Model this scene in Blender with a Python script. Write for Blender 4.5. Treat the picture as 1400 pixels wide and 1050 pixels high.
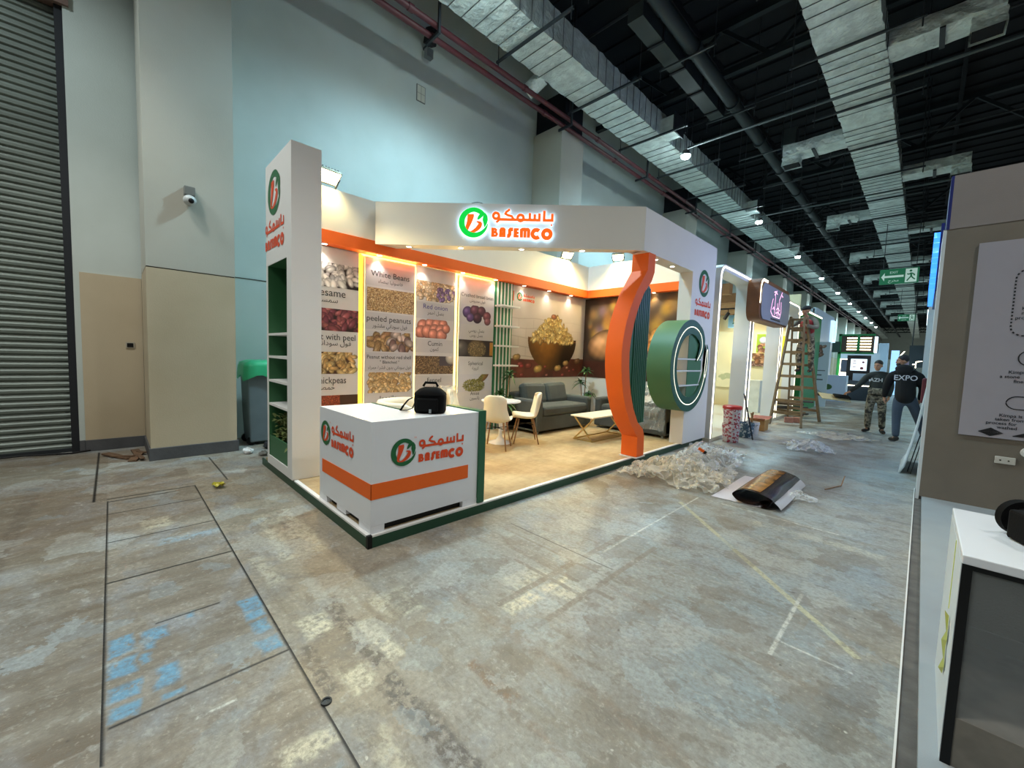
import bpy, bmesh, math, random
import numpy as np
from mathutils import Vector, Matrix, Euler, Quaternion, noise as mnoise

for o in list(bpy.data.objects):
    bpy.data.objects.remove(o, do_unlink=True)
scene = bpy.context.scene
COL = scene.collection
PI = math.pi
rnd = random.Random(7)

def srgb(r, g, b):
    def f(c):
        c = c / 255.0
        return c / 12.92 if c <= 0.04045 else ((c + 0.055) / 1.055) ** 2.4
    return (f(r), f(g), f(b), 1.0)

# ------------------------------------------------------------------ camera
cam_data = bpy.data.cameras.new('camera')
cam_data.sensor_width = 36.0
cam_data.lens = 36.0 * 553.98 / 1400.0
cam_data.clip_start = 0.05
cam_data.clip_end = 400
cam = bpy.data.objects.new('camera', cam_data)
COL.objects.link(cam)
CR = Vector((0.70110728, 0.71221968, 0.03452114))
CD = Vector((0.07434186, -0.02486129, -0.99692287))
CF = Vector((-0.70916985, 0.70151624, -0.07037817))
cam.matrix_world = Matrix((( CR.x, -CD.x, -CF.x, 0.0),
                           ( CR.y, -CD.y, -CF.y, 0.0),
                           ( CR.z, -CD.z, -CF.z, 1.6),
                           (0, 0, 0, 1)))
scene.camera = cam

# ------------------------------------------------------------------ world, exposure, hall light
scene.view_settings.view_transform = 'Standard'
scene.view_settings.look = 'None'
scene.view_settings.exposure = 0.45
scene.view_settings.gamma = 1.0
scene.view_settings.use_curve_mapping = False
world = bpy.data.worlds.new('hall_air')
scene.world = world
world.use_nodes = True
bg = world.node_tree.nodes['Background']
bg.inputs[0].default_value = (0.11, 0.132, 0.130, 1)
bg.inputs[1].default_value = 0.36

COOL = (0.50, 0.84, 1.0)
WARM = (1.0, 0.76, 0.36)
NEUT = (1.0, 0.93, 0.80)

def light(name, kind, loc, energy, color=(1, 1, 1), size=0.2, target=None, angle=None, blend=0.4, parent=None):
    d = bpy.data.lights.new(name, kind)
    d.energy = energy
    d.color = color
    if kind == 'AREA':
        d.shape = 'DISK'; d.size = size
    else:
        d.shadow_soft_size = size
    if kind == 'SPOT':
        d.spot_size = angle or 2.4
        d.spot_blend = blend
    o = bpy.data.objects.new(name, d)
    COL.objects.link(o)
    o.location = loc
    if target is not None:
        o.rotation_euler = (Vector(target) - Vector(loc)).to_track_quat('-Z', 'Y').to_euler()
    return o

# fixtureless spots added out of frame to fill the floor, stands and far hall
for k, (lx, ly, le) in enumerate(((3.2, 5.0, 460), (3.2, -3.2, 220), (-2.6, -3.6, 250), (-1.4, .8, 520), (-5.6, -1.2, 380), (3.4, 13.2, 600), (3.4, 21.4, 500), (-6.0, -3.0, 420), (3.4, 34, 900), (3.4, 50, 1400), (3.4, 70, 2200), (3.4, 92, 3000), (3.4, 112, 3500))):
    light('hall_fill_spot', 'SPOT', (lx, ly, 7.9), le, (1.0, 0.985, 0.92) if k < 5 else (0.84, 0.97, 1.0), 0.3, (lx, ly, 0), 1.5 if k in (3, 4) else 2.6, 0.5)

# ------------------------------------------------------------------ materials
def node_mat(name):
    m = bpy.data.materials.new(name)
    m.use_nodes = True
    nt = m.node_tree
    b = nt.nodes['Principled BSDF']
    return m, nt, b

def pbr(name, col, rough=0.5, metal=0.0, emit=None, estr=0.0, var=None, bump=None, spec=None, coat=0.0):
    """col: linear rgba. var=(scale, amount[, stretch]) mottles the colour; bump=(scale, strength)."""
    m, nt, b = node_mat(name)
    b.inputs['Base Color'].default_value = col
    b.inputs['Roughness'].default_value = rough
    b.inputs['Metallic'].default_value = metal
    if spec is not None:
        b.inputs['Specular IOR Level'].default_value = spec
    if coat:
        b.inputs['Coat Weight'].default_value = coat
    if emit:
        b.inputs['Emission Color'].default_value = emit
        b.inputs['Emission Strength'].default_value = estr
    if var or bump:
        tc = nt.nodes.new('ShaderNodeTexCoord')
    if var:
        mp = nt.nodes.new('ShaderNodeMapping')
        if len(var) > 2:
            mp.inputs['Scale'].default_value = var[2]
        nt.links.new(tc.outputs['Object'], mp.inputs['Vector'])
        n = nt.nodes.new('ShaderNodeTexNoise')
        n.inputs['Scale'].default_value = var[0]
        n.inputs['Detail'].default_value = 5
        nt.links.new(mp.outputs[0], n.inputs['Vector'])
        r = nt.nodes.new('ShaderNodeMapRange')
        r.inputs[1].default_value = 0.3; r.inputs[2].default_value = 0.7
        r.inputs[3].default_value = 1 - var[1]; r.inputs[4].default_value = 1 + var[1] * 0.5
        nt.links.new(n.outputs['Fac'], r.inputs[0])
        mx = nt.nodes.new('ShaderNodeVectorMath'); mx.operation = 'SCALE'
        mx.inputs[0].default_value = col[:3]
        nt.links.new(r.outputs[0], mx.inputs['Scale'])
        nt.links.new(mx.outputs[0], b.inputs['Base Color'])
    if bump:
        n2 = nt.nodes.new('ShaderNodeTexNoise')
        n2.inputs['Scale'].default_value = bump[0]
        n2.inputs['Detail'].default_value = 4
        nt.links.new(tc.outputs['Object'], n2.inputs['Vector'])
        bp = nt.nodes.new('ShaderNodeBump')
        bp.inputs['Strength'].default_value = bump[1]
        bp.inputs['Distance'].default_value = bump[2] if len(bump) > 2 else 0.02
        nt.links.new(n2.outputs['Fac'], bp.inputs['Height'])
        nt.links.new(bp.outputs[0], b.inputs['Normal'])
    return m

def emis(name, col, strength):
    m, nt, b = node_mat(name)
    b.inputs['Base Color'].default_value = (col[0] * .5, col[1] * .5, col[2] * .5, 1)
    b.inputs['Emission Color'].default_value = (*col[:3], 1)
    b.inputs['Emission Strength'].default_value = strength
    return m

def film(name, col, alpha, rough=0.12):
    """clear plastic film: part see-through, part glossy white"""
    m, nt, b = node_mat(name)
    b.inputs['Base Color'].default_value = col
    b.inputs['Roughness'].default_value = rough
    b.inputs['Specular IOR Level'].default_value = 0.9
    N, L = nt.nodes, nt.links
    lw = N.new('ShaderNodeLayerWeight'); lw.inputs['Blend'].default_value = .35
    r = N.new('ShaderNodeMapRange'); r.inputs[3].default_value = alpha * .55; r.inputs[4].default_value = min(1, alpha * 3.2)
    L.new(lw.outputs['Facing'], r.inputs[0]); L.new(r.outputs[0], b.inputs['Alpha'])
    return m

def picture_mat(name, rough=0.45):
    m, nt, b = node_mat(name)
    a = nt.nodes.new('ShaderNodeVertexColor'); a.layer_name = 'print'
    nt.links.new(a.outputs['Color'], b.inputs['Base Color'])
    b.inputs['Roughness'].default_value = rough
    return m

M = {}
M['white'] = pbr('white_paint_board', srgb(226, 224, 220), 0.45, var=(1.3, 0.03))
M['white_gloss'] = pbr('white_gloss_laminate', srgb(226, 228, 232), 0.25, var=(1.0, 0.02))
M['orange'] = pbr('orange_paint', srgb(236, 100, 8), 0.6, var=(2.0, 0.04))
M['green'] = pbr('booth_green_paint', srgb(34, 92, 62), 0.42, var=(2.0, 0.06))
M['green_dark'] = pbr('dark_green_edge', srgb(20, 66, 44), 0.45, var=(5.0, 0.15))
M['green_shelf'] = pbr('shelf_green', srgb(52, 104, 66), 0.5, var=(2.0, 0.05))
M['logo_green'] = pbr('logo_green_print', srgb(10, 96, 48), 0.4)
M['logo_orange'] = pbr('logo_orange_print', srgb(222, 70, 14), 0.4)
M['black'] = pbr('black_plastic', srgb(10, 10, 11), 0.5, spec=.3)
M['black_fabric'] = pbr('black_nylon', srgb(7, 7, 8), 0.85, spec=.15, bump=(160, 0.3, 0.004))
M['ink'] = pbr('black_print', srgb(24, 22, 26), 0.5)
M['ink_blue'] = pbr('blue_print', srgb(50, 40, 130), 0.5)
M['grey_print'] = pbr('grey_panel_print', srgb(206, 202, 203), 0.4, var=(3.0, 0.05))
M['grey_box'] = pbr('darker_grey_panel_print', srgb(190, 187, 191), 0.4)
M['steel'] = pbr('galvanised_steel', srgb(150, 154, 156), 0.4, 0.8)
M['dark_steel'] = pbr('dark_steel', srgb(52, 56, 60), 0.5, 0.4)
M['gold'] = pbr('brushed_brass', srgb(206, 180, 128), 0.3, 0.9)
M['wood_leg'] = pbr('wooden_leg', srgb(150, 110, 70), 0.5, var=(8, 0.2))
M['led_warm'] = emis('warm_led_strip', (1.0, 0.58, 0.035), 2.2)
M['led_pale'] = emis('pale_led_strip', (1.0, 0.74, 0.22), 2.6)
M['led_cream'] = emis('cream_led_strip', (1.0, 0.90, 0.62), 5)
M['led_ring'] = emis('ring_led_line', (1.0, 0.93, 0.74), 1.6)
M['downlight'] = emis('downlight_lens', (1.0, 0.90, 0.66), 14)
M['pic'] = picture_mat('printed_picture')

# ------------------------------------------------------------------ mesh builder
def world_inv(p):
    m = Matrix.Identity(4)
    while p is not None:
        m = Matrix.Translation(p.location) @ p.rotation_euler.to_matrix().to_4x4() @ m
        p = p.parent
    return m.inverted()

class MB:
    def __init__(s):
        s.v = []; s.f = []; s.m = []; s.mi = 0
    def mat(s, i):
        s.mi = i; return s
    def add(s, vs, fs):
        b = len(s.v)
        s.v += [tuple(map(float, v)) for v in vs]
        for f in fs:
            s.f.append([b + i for i in f]); s.m.append(s.mi)
        return s
    def box(s, x0, x1, y0, y1, z0, z1):
        vs = [(x, y, z) for z in (z0, z1) for y in (y0, y1) for x in (x0, x1)]
        return s.add(vs, [(0, 2, 3, 1), (4, 5, 7, 6), (0, 1, 5, 4), (2, 6, 7, 3), (0, 4, 6, 2), (1, 3, 7, 5)])
    def obox(s, c, size, rot=None):
        R = rot if rot is not None else Matrix.Identity(3)
        c = Vector(c); vs = []
        for z in (-.5, .5):
            for y in (-.5, .5):
                for x in (-.5, .5):
                    vs.append(c + R @ Vector((x * size[0], y * size[1], z * size[2])))
        return s.add(vs, [(0, 2, 3, 1), (4, 5, 7, 6), (0, 1, 5, 4), (2, 6, 7, 3), (0, 4, 6, 2), (1, 3, 7, 5)])
    def bar(s, p0, p1, w, h=None, up=(0, 0, 1)):
        p0, p1 = Vector(p0), Vector(p1); h = h or w
        d = (p1 - p0); L = d.length; d.normalize()
        u = Vector(up)
        if abs(d.dot(u)) > 0.98: u = Vector((0, 1, 0))
        x = d.cross(u).normalized(); z = x.cross(d)
        return s.obox((p0 + p1) / 2, (w, L, h), Matrix((x, d, z)).transposed())
    def tube(s, pts, r, n=10, caps=True):
        pts = [Vector(p) for p in pts]
        rs = r if isinstance(r, (list, tuple)) else [r] * len(pts)
        b = len(s.v); ref = None
        for i, p in enumerate(pts):
            d = (pts[min(i + 1, len(pts) - 1)] - pts[max(i - 1, 0)]).normalized()
            if ref is None:
                ref = Vector((0, 0, 1)) if abs(d.z) < 0.9 else Vector((1, 0, 0))
            x = ref - d * ref.dot(d)
            if x.length < 1e-6: x = d.orthogonal()
            x.normalize(); ref = x
            y = d.cross(x)
            for k in range(n):
                a = 2 * PI * k / n
                s.v.append(tuple(p + (x * math.cos(a) + y * math.sin(a)) * rs[i]))
        for i in range(len(pts) - 1):
            for k in range(n):
                a, c = b + i * n + k, b + i * n + (k + 1) % n
                s.f.append([a, c, c + n, a + n]); s.m.append(s.mi)
        if caps:
            s.f.append([b + k for k in range(n)][::-1]); s.m.append(s.mi)
            e = b + (len(pts) - 1) * n
            s.f.append([e + k for k in range(n)]); s.m.append(s.mi)
        return s
    def cyl(s, p0, p1, r0, r1=None, n=20):
        return s.tube([p0, p1], [r0, r0 if r1 is None else r1], n)
    def lathe(s, prof, c, n=28, axis='z', cap=True):
        b = len(s.v); c = Vector(c)
        for r, h in prof:
            for k in range(n):
                a = 2 * PI * k / n
                p = Vector((r * math.cos(a), r * math.sin(a), h))
                if axis == 'x': p = Vector((p.z, p.x, p.y))
                if axis == 'y': p = Vector((p.y, p.z, p.x))
                s.v.append(tuple(c + p))
        for i in range(len(prof) - 1):
            for k in range(n):
                a, d = b + i * n + k, b + i * n + (k + 1) % n
                s.f.append([a, d, d + n, a + n]); s.m.append(s.mi)
        if cap:
            s.f.append([b + k for k in range(n)][::-1]); s.m.append(s.mi)
            e = b + (len(prof) - 1) * n
            s.f.append([e + k for k in range(n)]); s.m.append(s.mi)
        return s
    def ell(s, c, rad, rot=None, nu=14, nv=9):
        R = rot if rot is not None else Matrix.Identity(3)
        c = Vector(c); b = len(s.v)
        for j in range(nv + 1):
            t = PI * j / nv
            for i in range(nu):
                a = 2 * PI * i / nu
                p = Vector((rad[0] * math.sin(t) * math.cos(a), rad[1] * math.sin(t) * math.sin(a), rad[2] * math.cos(t)))
                s.v.append(tuple(c + R @ p))
        for j in range(nv):
            for i in range(nu):
                a, d = b + j * nu + i, b + j * nu + (i + 1) % nu
                s.f.append([a, a + nu, d + nu, d]); s.m.append(s.mi)
        return s
    def prism(s, poly, o, u, v, t):
        """2-D outline (ccw seen from u x v) at o, extruded by t against u x v"""
        o, u, v = Vector(o), Vector(u), Vector(v)
        w = u.cross(v).normalized(); b = len(s.v); n = len(poly)
        for k in (0, 1):
            for (x, y) in poly:
                s.v.append(tuple(o + u * x + v * y - w * (t * k)))
        s.f.append([b + i for i in range(n)]); s.m.append(s.mi)
        s.f.append([b + n + i for i in range(n)][::-1]); s.m.append(s.mi)
        for i in range(n):
            j = (i + 1) % n
            s.f.append([b + i, b + n + i, b + n + j, b + j]); s.m.append(s.mi)
        return s
    def build(s, name, mats, parent=None, smooth=False, bevel=0.0, sub=0, local=False, origin=None, angle=None):
        vs = [Vector(v) for v in s.v]
        loc = Vector((0, 0, 0))
        if parent is not None:
            if not local:
                W = world_inv(parent); vs = [W @ v for v in vs]
        elif not local:
            if origin is not None:
                loc = Vector(origin)
            elif vs:
                xs = [v.x for v in vs]; ys = [v.y for v in vs]; zs = [v.z for v in vs]
                loc = Vector(((min(xs) + max(xs)) / 2, (min(ys) + max(ys)) / 2, min(zs)))
            vs = [v - loc for v in vs]
        me = bpy.data.meshes.new(name)
        me.from_pydata([tuple(v) for v in vs], [], s.f)
        mats = mats if isinstance(mats, (list, tuple)) else [mats]
        for m in mats: me.materials.append(m)
        if len(mats) > 1:
            me.polygons.foreach_set('material_index', s.m)
        bm = bmesh.new(); bm.from_mesh(me)
        bmesh.ops.recalc_face_normals(bm, faces=bm.faces)
        bm.to_mesh(me); bm.free()
        if smooth:
            me.polygons.foreach_set('use_smooth', [True] * len(me.polygons))
            if angle:
                me.set_sharp_from_angle(angle=angle)
        me.update()
        o = bpy.data.objects.new(name, me)
        COL.objects.link(o)
        o.location = loc
        if parent is not None: o.parent = parent
        if bevel:
            b = o.modifiers.new('bevel', 'BEVEL'); b.width = bevel; b.segments = 2; b.limit_method = 'ANGLE'; b.angle_limit = 0.6
        if sub:
            b = o.modifiers.new('subdivision', 'SUBSURF'); b.levels = sub; b.render_levels = sub
        return o

def tag(o, label=None, cat=None, group=None, kind=None):
    if label: o['label'] = label
    if cat: o['category'] = cat
    if group: o['group'] = group
    if kind: o['kind'] = kind
    return o
def thing(name, label, cat, loc=(0, 0, 0), rz=0.0, group=None):
    o = bpy.data.objects.new(name, None)
    o.empty_display_size = 0.1
    COL.objects.link(o)
    o.location = loc; o.rotation_euler = (0, 0, rz)
    return tag(o, label, cat, group)
def struct(o):
    o['kind'] = 'structure'; return o
def copy_tree(o, loc=None, rz=None, label=None, parent=None):
    c = o.copy(); COL.objects.link(c)
    if parent is not None: c.parent = parent
    for ch in [x for x in o.children]:
        copy_tree(ch, parent=c)
    if loc is not None: c.location = loc
    if rz is not None: c.rotation_euler = (0, 0, rz)
    if label: c['label'] = label
    return c
def copy_light(o, dx, dy):
    c = o.copy(); COL.objects.link(c)
    c.location = (o.location.x + dx, o.location.y + dy, o.location.z); return c

# ------------------------------------------------------------------ lettering
_fc = {}
def text_mesh(body, bold=0.0):
    key = (body, bold)
    if key in _fc: return _fc[key]
    c = bpy.data.curves.new('lettering', 'FONT')
    c.body = body; c.size = 1.0; c.resolution_u = 3; c.offset = bold
    o = bpy.data.objects.new('lettering', c)
    COL.objects.link(o)
    dg = bpy.context.evaluated_depsgraph_get()
    ev = o.evaluated_get(dg)
    me = ev.to_mesh()
    vs = [tuple(v.co) for v in me.vertices]
    fs = [list(p.vertices) for p in me.polygons]
    ev.to_mesh_clear()
    bpy.data.objects.remove(o, do_unlink=True)
    bpy.data.curves.remove(c)
    xs = [v[0] for v in vs] or [0]
    r = (vs, fs, min(xs), max(xs))
    _fc[key] = r
    return r
def put_text(mb, body, o, u, v, size, align='c', width=None, bold=0.0):
    """flat letters on a surface: o = point on the base line, u right, v up"""
    vs, fs, x0, x1 = text_mesh(body, bold)
    u, v, o = Vector(u).normalized(), Vector(v).normalized(), Vector(o)
    sx = size if width is None else width / max(1e-6, x1 - x0)
    off = {'c': (x0 + x1) / 2, 'l': x0, 'r': x1}[align]
    mb.add([o + u * ((p[0] - off) * sx) + v * (p[1] * size) for p in vs], fs)

# Arabic: join the letters through their presentation forms
_AR = {'ا': (0xFE8D, 2), 'ب': (0xFE8F, 4), 'ت': (0xFE95, 4), 'ة': (0xFE93, 2), 'ج': (0xFE9D, 4), 'ح': (0xFEA1, 4), 'خ': (0xFEA5, 4),
       'د': (0xFEA9, 2), 'ذ': (0xFEAB, 2), 'ر': (0xFEAD, 2), 'ز': (0xFEAF, 2), 'س': (0xFEB1, 4), 'ش': (0xFEB5, 4), 'ص': (0xFEB9, 4),
       'ض': (0xFEBD, 4), 'ط': (0xFEC1, 4), 'ع': (0xFEC9, 4), 'ف': (0xFED1, 4), 'ق': (0xFED5, 4), 'ك': (0xFED9, 4), 'ل': (0xFEDD, 4),
       'م': (0xFEE1, 4), 'ن': (0xFEE5, 4), 'ه': (0xFEE9, 4), 'و': (0xFEED, 2), 'ى': (0xFEEF, 2), 'ي': (0xFEF1, 4), 'ء': (0xFE80, 1)}
def arabic(s):
    out = []
    for i, ch in enumerate(s):
        if ch not in _AR:
            out.append(ch); continue
        base, n = _AR[ch]
        prev = i > 0 and s[i - 1] in _AR and _AR[s[i - 1]][1] == 4
        nxt = n == 4 and i + 1 < len(s) and s[i + 1] in _AR and _AR[s[i + 1]][1] > 1
        k = (3 if nxt else 1) if prev else (2 if nxt else 0)
        if n == 1: k = 0
        out.append(chr(base + k))
    return ''.join(out[::-1])

# ================================================================== THE HALL
BASE = {'aisle': srgb(150, 147, 138), 'trench': srgb(150, 142, 128), 'left': srgb(142, 134, 120)}
def floor_material(zone):
    m, nt, b = node_mat('worn_concrete_floor_' + zone)
    N, L = nt.nodes, nt.links
    geo = N.new('ShaderNodeNewGeometry')
    P = geo.outputs['Position']
    def noise(scale, detail=4, rough=0.55, stretch=None, dist=0.0):
        n = N.new('ShaderNodeTexNoise'); n.inputs['Scale'].default_value = scale
        n.inputs['Detail'].default_value = detail; n.inputs['Roughness'].default_value = rough
        n.inputs['Distortion'].default_value = dist
        if stretch:
            mp = N.new('ShaderNodeMapping'); mp.inputs['Scale'].default_value = stretch
            L.new(P, mp.inputs['Vector']); L.new(mp.outputs[0], n.inputs['Vector'])
        else:
            L.new(P, n.inputs['Vector'])
        return n
    def ramp(src, a, bb, lo=0.0, hi=1.0):
        r = N.new('ShaderNodeMapRange'); r.inputs[1].default_value = a; r.inputs[2].default_value = bb
        r.inputs[3].default_value = lo; r.inputs[4].default_value = hi
        L.new(src, r.inputs[0]); return r.outputs[0]
    def mul(a, bb):
        n = N.new('ShaderNodeMath'); n.operation = 'MULTIPLY'
        L.new(a, n.inputs[0])
        if isinstance(bb, float): n.inputs[1].default_value = bb
        else: L.new(bb, n.inputs[1])
        return n.outputs[0]
    def mix(col, fac, new, blend='MIX'):
        n = N.new('ShaderNodeMix'); n.data_type = 'RGBA'; n.blend_type = blend
        L.new(fac, n.inputs[0]); L.new(col, n.inputs[6])
        if isinstance(new, tuple): n.inputs[7].default_value = new
        else: L.new(new, n.inputs[7])
        return n.outputs[2]
    big = noise(0.45, 5, 0.6, dist=0.4)
    mid = noise(2.1, 6, 0.62, dist=0.3)
    fine = noise(34, 4, 0.7)
    stx = noise(1.6, 5, 0.65, (3.2, 0.35, 1))       # streaks that run along the hall
    sty = noise(1.6, 5, 0.65, (0.35, 3.2, 1))       # streaks that run across it
    wob = noise(5.0, 3, 0.6)
    ragged = noise(22, 4, 0.7)
    # wobbling copy of the position for torn edges
    sb = N.new('ShaderNodeVectorMath'); sb.operation = 'SUBTRACT'; L.new(wob.outputs['Color'], sb.inputs[0]); sb.inputs[1].default_value = (.5, .5, .5)
    sc = N.new('ShaderNodeVectorMath'); sc.operation = 'SCALE'; L.new(sb.outputs[0], sc.inputs[0]); sc.inputs['Scale'].default_value = 0.10
    ad = N.new('ShaderNodeVectorMath'); ad.operation = 'ADD'; L.new(P, ad.inputs[0]); L.new(sc.outputs[0], ad.inputs[1])
    PW = ad.outputs[0]
    def rect(cx, cy, hx, hy, soft=0.01, rot=0.0, torn=False, wear=None):
        """mask of a rectangle on the floor"""
        s = N.new('ShaderNodeVectorMath'); s.operation = 'SUBTRACT'
        L.new(PW if torn else P, s.inputs[0]); s.inputs[1].default_value = (cx, cy, 0)
        src = s.outputs[0]
        if rot:
            r = N.new('ShaderNodeVectorRotate'); r.rotation_type = 'Z_AXIS'; r.inputs['Angle'].default_value = -rot
            L.new(src, r.inputs['Vector']); src = r.outputs[0]
        a = N.new('ShaderNodeVectorMath'); a.operation = 'ABSOLUTE'; L.new(src, a.inputs[0])
        d = N.new('ShaderNodeVectorMath'); d.operation = 'SUBTRACT'; L.new(a.outputs[0], d.inputs[0]); d.inputs[1].default_value = (hx, hy, 0)
        x = N.new('ShaderNodeSeparateXYZ'); L.new(d.outputs[0], x.inputs[0])
        mx = N.new('ShaderNodeMath'); mx.operation = 'MAXIMUM'; L.new(x.outputs[0], mx.inputs[0]); L.new(x.outputs[1], mx.inputs[1])
        o = ramp(mx.outputs[0], soft, -soft)
        if wear:
            o = mul(o, ramp(ragged.outputs['Fac'] if wear[0] == 'r' else mid.outputs['Fac'], wear[1], wear[2]))
        return o
    n0 = N.new('ShaderNodeRGB'); n0.outputs[0].default_value = BASE[zone]
    col = n0.outputs[0]
    def put(items, colour, soft, torn=True, wear=('r', .36, .56), amount=1.0):
        """several patches of one colour: joined into one mask"""
        nonlocal col
        m_ = None
        for it in items:
            cx, cy, hx, hy = it[:4]; f = (it[4] if len(it) > 4 else 1.0) * amount
            k = rect(cx, cy, hx, hy, soft, torn=torn)
            if f < 1: k = mul(k, f)
            if m_ is None: m_ = k
            else:
                n = N.new('ShaderNodeMath'); n.operation = 'MAXIMUM'; L.new(m_, n.inputs[0]); L.new(k, n.inputs[1]); m_ = n.outputs[0]
        if wear:
            m_ = mul(m_, ramp(ragged.outputs['Fac'] if wear[0] == 'r' else mid.outputs['Fac'], wear[1], wear[2]))
        col = mix(col, m_, colour)
    scr = noise(5.0, 7, .72, (2.6, .8, 1), .5); scr2 = noise(5.0, 7, .72, (.8, 2.6, 1), .5); pit = noise(9, 8, .68)
    if zone == 'aisle':
        col = mix(col, ramp(big.outputs['Fac'], 0.42, 0.60), srgb(152, 142, 124))
        col = mix(col, mul(ramp(mid.outputs['Fac'], 0.50, 0.64), 0.6), srgb(134, 144, 152))
        put([(-1.15, 6.6, 1.05, 5.2, .8), (-1.0, 14, 1.4, 4.5, .7)], srgb(156, 168, 174), .5, wear=('m', .60, .40))
        put([(-0.5, 2.15, .35, .30, .8), (-0.85, 2.95, .55, .35, .8), (-2.3, 1.9, .42, .35, .65), (-1.9, 2.9, .8, .5, .5), (-.4, 4.2, .35, 1.0, .5), (-1.0, 8.6, .9, 2.0, .8)], srgb(140, 150, 152), .10, wear=('m', .62, .44))
        col = mix(col, mul(ramp(sty.outputs['Fac'], 0.52, 0.68), 0.5), srgb(120, 110, 92))
        put([(-2.6, 1.15, .55, .3, .6), (-2.3, 4.9, .9, .8, .65), (-0.9, 1.5, .9, .22, .6), (-.25, 2.6, .25, .8, .35), (-5.0, 1.1, .9, .3, .4)], srgb(126, 110, 82), .25, wear=('m', .36, .56))
        put([(-2.36, .80, .10, .07, .9), (-2.02, 1.0, .20, .08, .8), (-1.82, .82, .10, .06, .8), (-3.8, 1.05, .55, .16, .55), (-1.72, 1.86, .06, .14, .9), (-1.71, 2.2, .035, .14, .9), (-1.58, 2.19, .07, .10, .6),
             (-1.92, 2.1, .09, .15, .5), (-2.25, 1.25, .15, .12, .5), (-1.30, .75, .22, .05, .5), (-.62, 4.6, .5, .06, .4), (-3.2, .75, .25, .05, .4)], srgb(212, 206, 180), .02)
        put([(-2.2, .94, .38, .05, .95), (-1.42, .93, .33, .055, 1), (-2.02, .70, .2, .035, .85), (-1.0, .94, .2, .05, .7), (-2.9, 1.22, .4, .03, .4)], srgb(92, 84, 78), .012, wear=('r', .40, .56))
        put([(-1.38, 1.29, .17, .03, .8), (-.98, 1.25, .22, .02, .5), (-1.05, 1.6, 1.2, .03, .3), (-.75, 2.45, .7, .02, .3)], srgb(124, 96, 68), .015, wear=('r', .36, .52))
        put([(-1.805, 2.5, .026, .78), (-1.497, 2.5, .022, .78), (-1.83, 2.34, .5, .02), (-1.78, 2.22, .34, .018), (-2.0, 2.55, .6, .012)], srgb(128, 122, 112), .004, False, ('r', .28, .42), .8)
        tp_ = rect(-.985, 3.73, 1.2, .022, 0.004, rot=math.atan2(-1.69, 1.70), wear=('r', 0.30, 0.44))
        col = mix(col, mul(tp_, .8), srgb(190, 186, 150))
        put([(-.48, 2.98, .011, .43), (-1.75, 3.15, .010, .29), (-1.755, 4.0, .009, .9), (-.3, 2.72, .16, .007), (-1.0, 4.9, .55, .012)], srgb(210, 210, 200), .004, False, ('r', .36, .50), .8)
        seams = [(-2.1, 2.675, .55, .004), (-6.4, .95, .66, .008)]
    elif zone == 'trench':
        col = mix(col, ramp(stx.outputs['Fac'], 0.40, 0.62), srgb(124, 114, 100))
        col = mix(col, ramp(mid.outputs['Fac'], 0.50, 0.66, 0, .7), srgb(148, 154, 158))
        put([(-2.86, 0.0, .085, .05), (-2.66, 0.0, .07, .05), (-2.47, .0, .06, .05), (-2.32, .01, .045, .05), (-2.86, .135, .055, .045), (-2.79, .10, .05, .02), (-2.66, .09, .04, .015), (-2.46, .15, .07, .045), (-2.31, .17, .02, .04),
             (-2.83, .58, .085, .055), (-2.70, .575, .04, .05), (-2.56, .575, .07, .04), (-2.37, .57, .06, .055), (-2.93, .3, .03, .015)], srgb(110, 156, 182), .012, True, ('r', .32, .46))
        put([(-4.2, .45, .06, .22, .6), (-1.35, .55, .12, .03, .7)], srgb(142, 178, 198), .03)
        put([(-1.62, .55, .05, .12, .9), (-4.7, .25, .13, .10, .6), (-1.5, .2, .2, .06, .4)], srgb(212, 206, 180), .02)
        put([(-2.076, .29, .008, .075)], srgb(210, 210, 200), .004, False, ('r', .36, .50), .9)
        seams = [(-3.85, -.072, 1.79, .011), (-3.55, .642, 2.15, .012)]
        seams += [(-5.71, .41, .011, .56), (-5.61, .19, .010, .27), (-5.2, .33, .007, .41), (-3.685, .285, .009, .355), (-4.45, .285, .007, .355), (-2.97, .29, .006, .15), (-2.255, .3, .007, .35)]
    else:
        col = mix(col, ramp(stx.outputs['Fac'], 0.38, 0.60), srgb(114, 102, 86))
        col = mix(col, ramp(mid.outputs['Fac'], 0.50, 0.66, 0, .6), srgb(144, 148, 150))
        put([(-6.4, -1.4, 1.6, 1.2, .5)], srgb(120, 102, 78), .25, wear=('m', .36, .56))
        put([(-5.0, -.62, 1.6, .05, .5), (-1.9, -1.2, .9, .05, .6), (-2.6, -.75, .8, .03, .5)], srgb(88, 78, 70), .012, wear=('r', .40, .56))
        put([(-6.6, -.6, .25, .5, .5), (-3.4, -.5, .5, .2, .3)], srgb(168, 172, 172), .08)
        seams = [(-6.95, -.165, 1.27, .011)]
    s_ = scr2 if zone == 'aisle' else scr
    col = mix(col, ramp(s_.outputs['Fac'], .56, .62, 0, .38), srgb(104, 94, 80))
    col = mix(col, ramp(s_.outputs['Fac'], .41, .36, 0, .32), srgb(186, 184, 174))
    col = mix(col, ramp(pit.outputs['Fac'], .55, .59, 0, .42), srgb(108, 98, 84))
    col = mix(col, ramp(pit.outputs['Fac'], .41, .37, 0, .38), srgb(182, 182, 174))
    sb2 = N.new('ShaderNodeVectorMath'); sb2.operation = 'SCALE'; L.new(pit.outputs['Color'], sb2.inputs[0]); sb2.inputs['Scale'].default_value = .22
    ad2 = N.new('ShaderNodeVectorMath'); ad2.operation = 'ADD'; L.new(P, ad2.inputs[0]); L.new(sb2.outputs[0], ad2.inputs[1])
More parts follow.
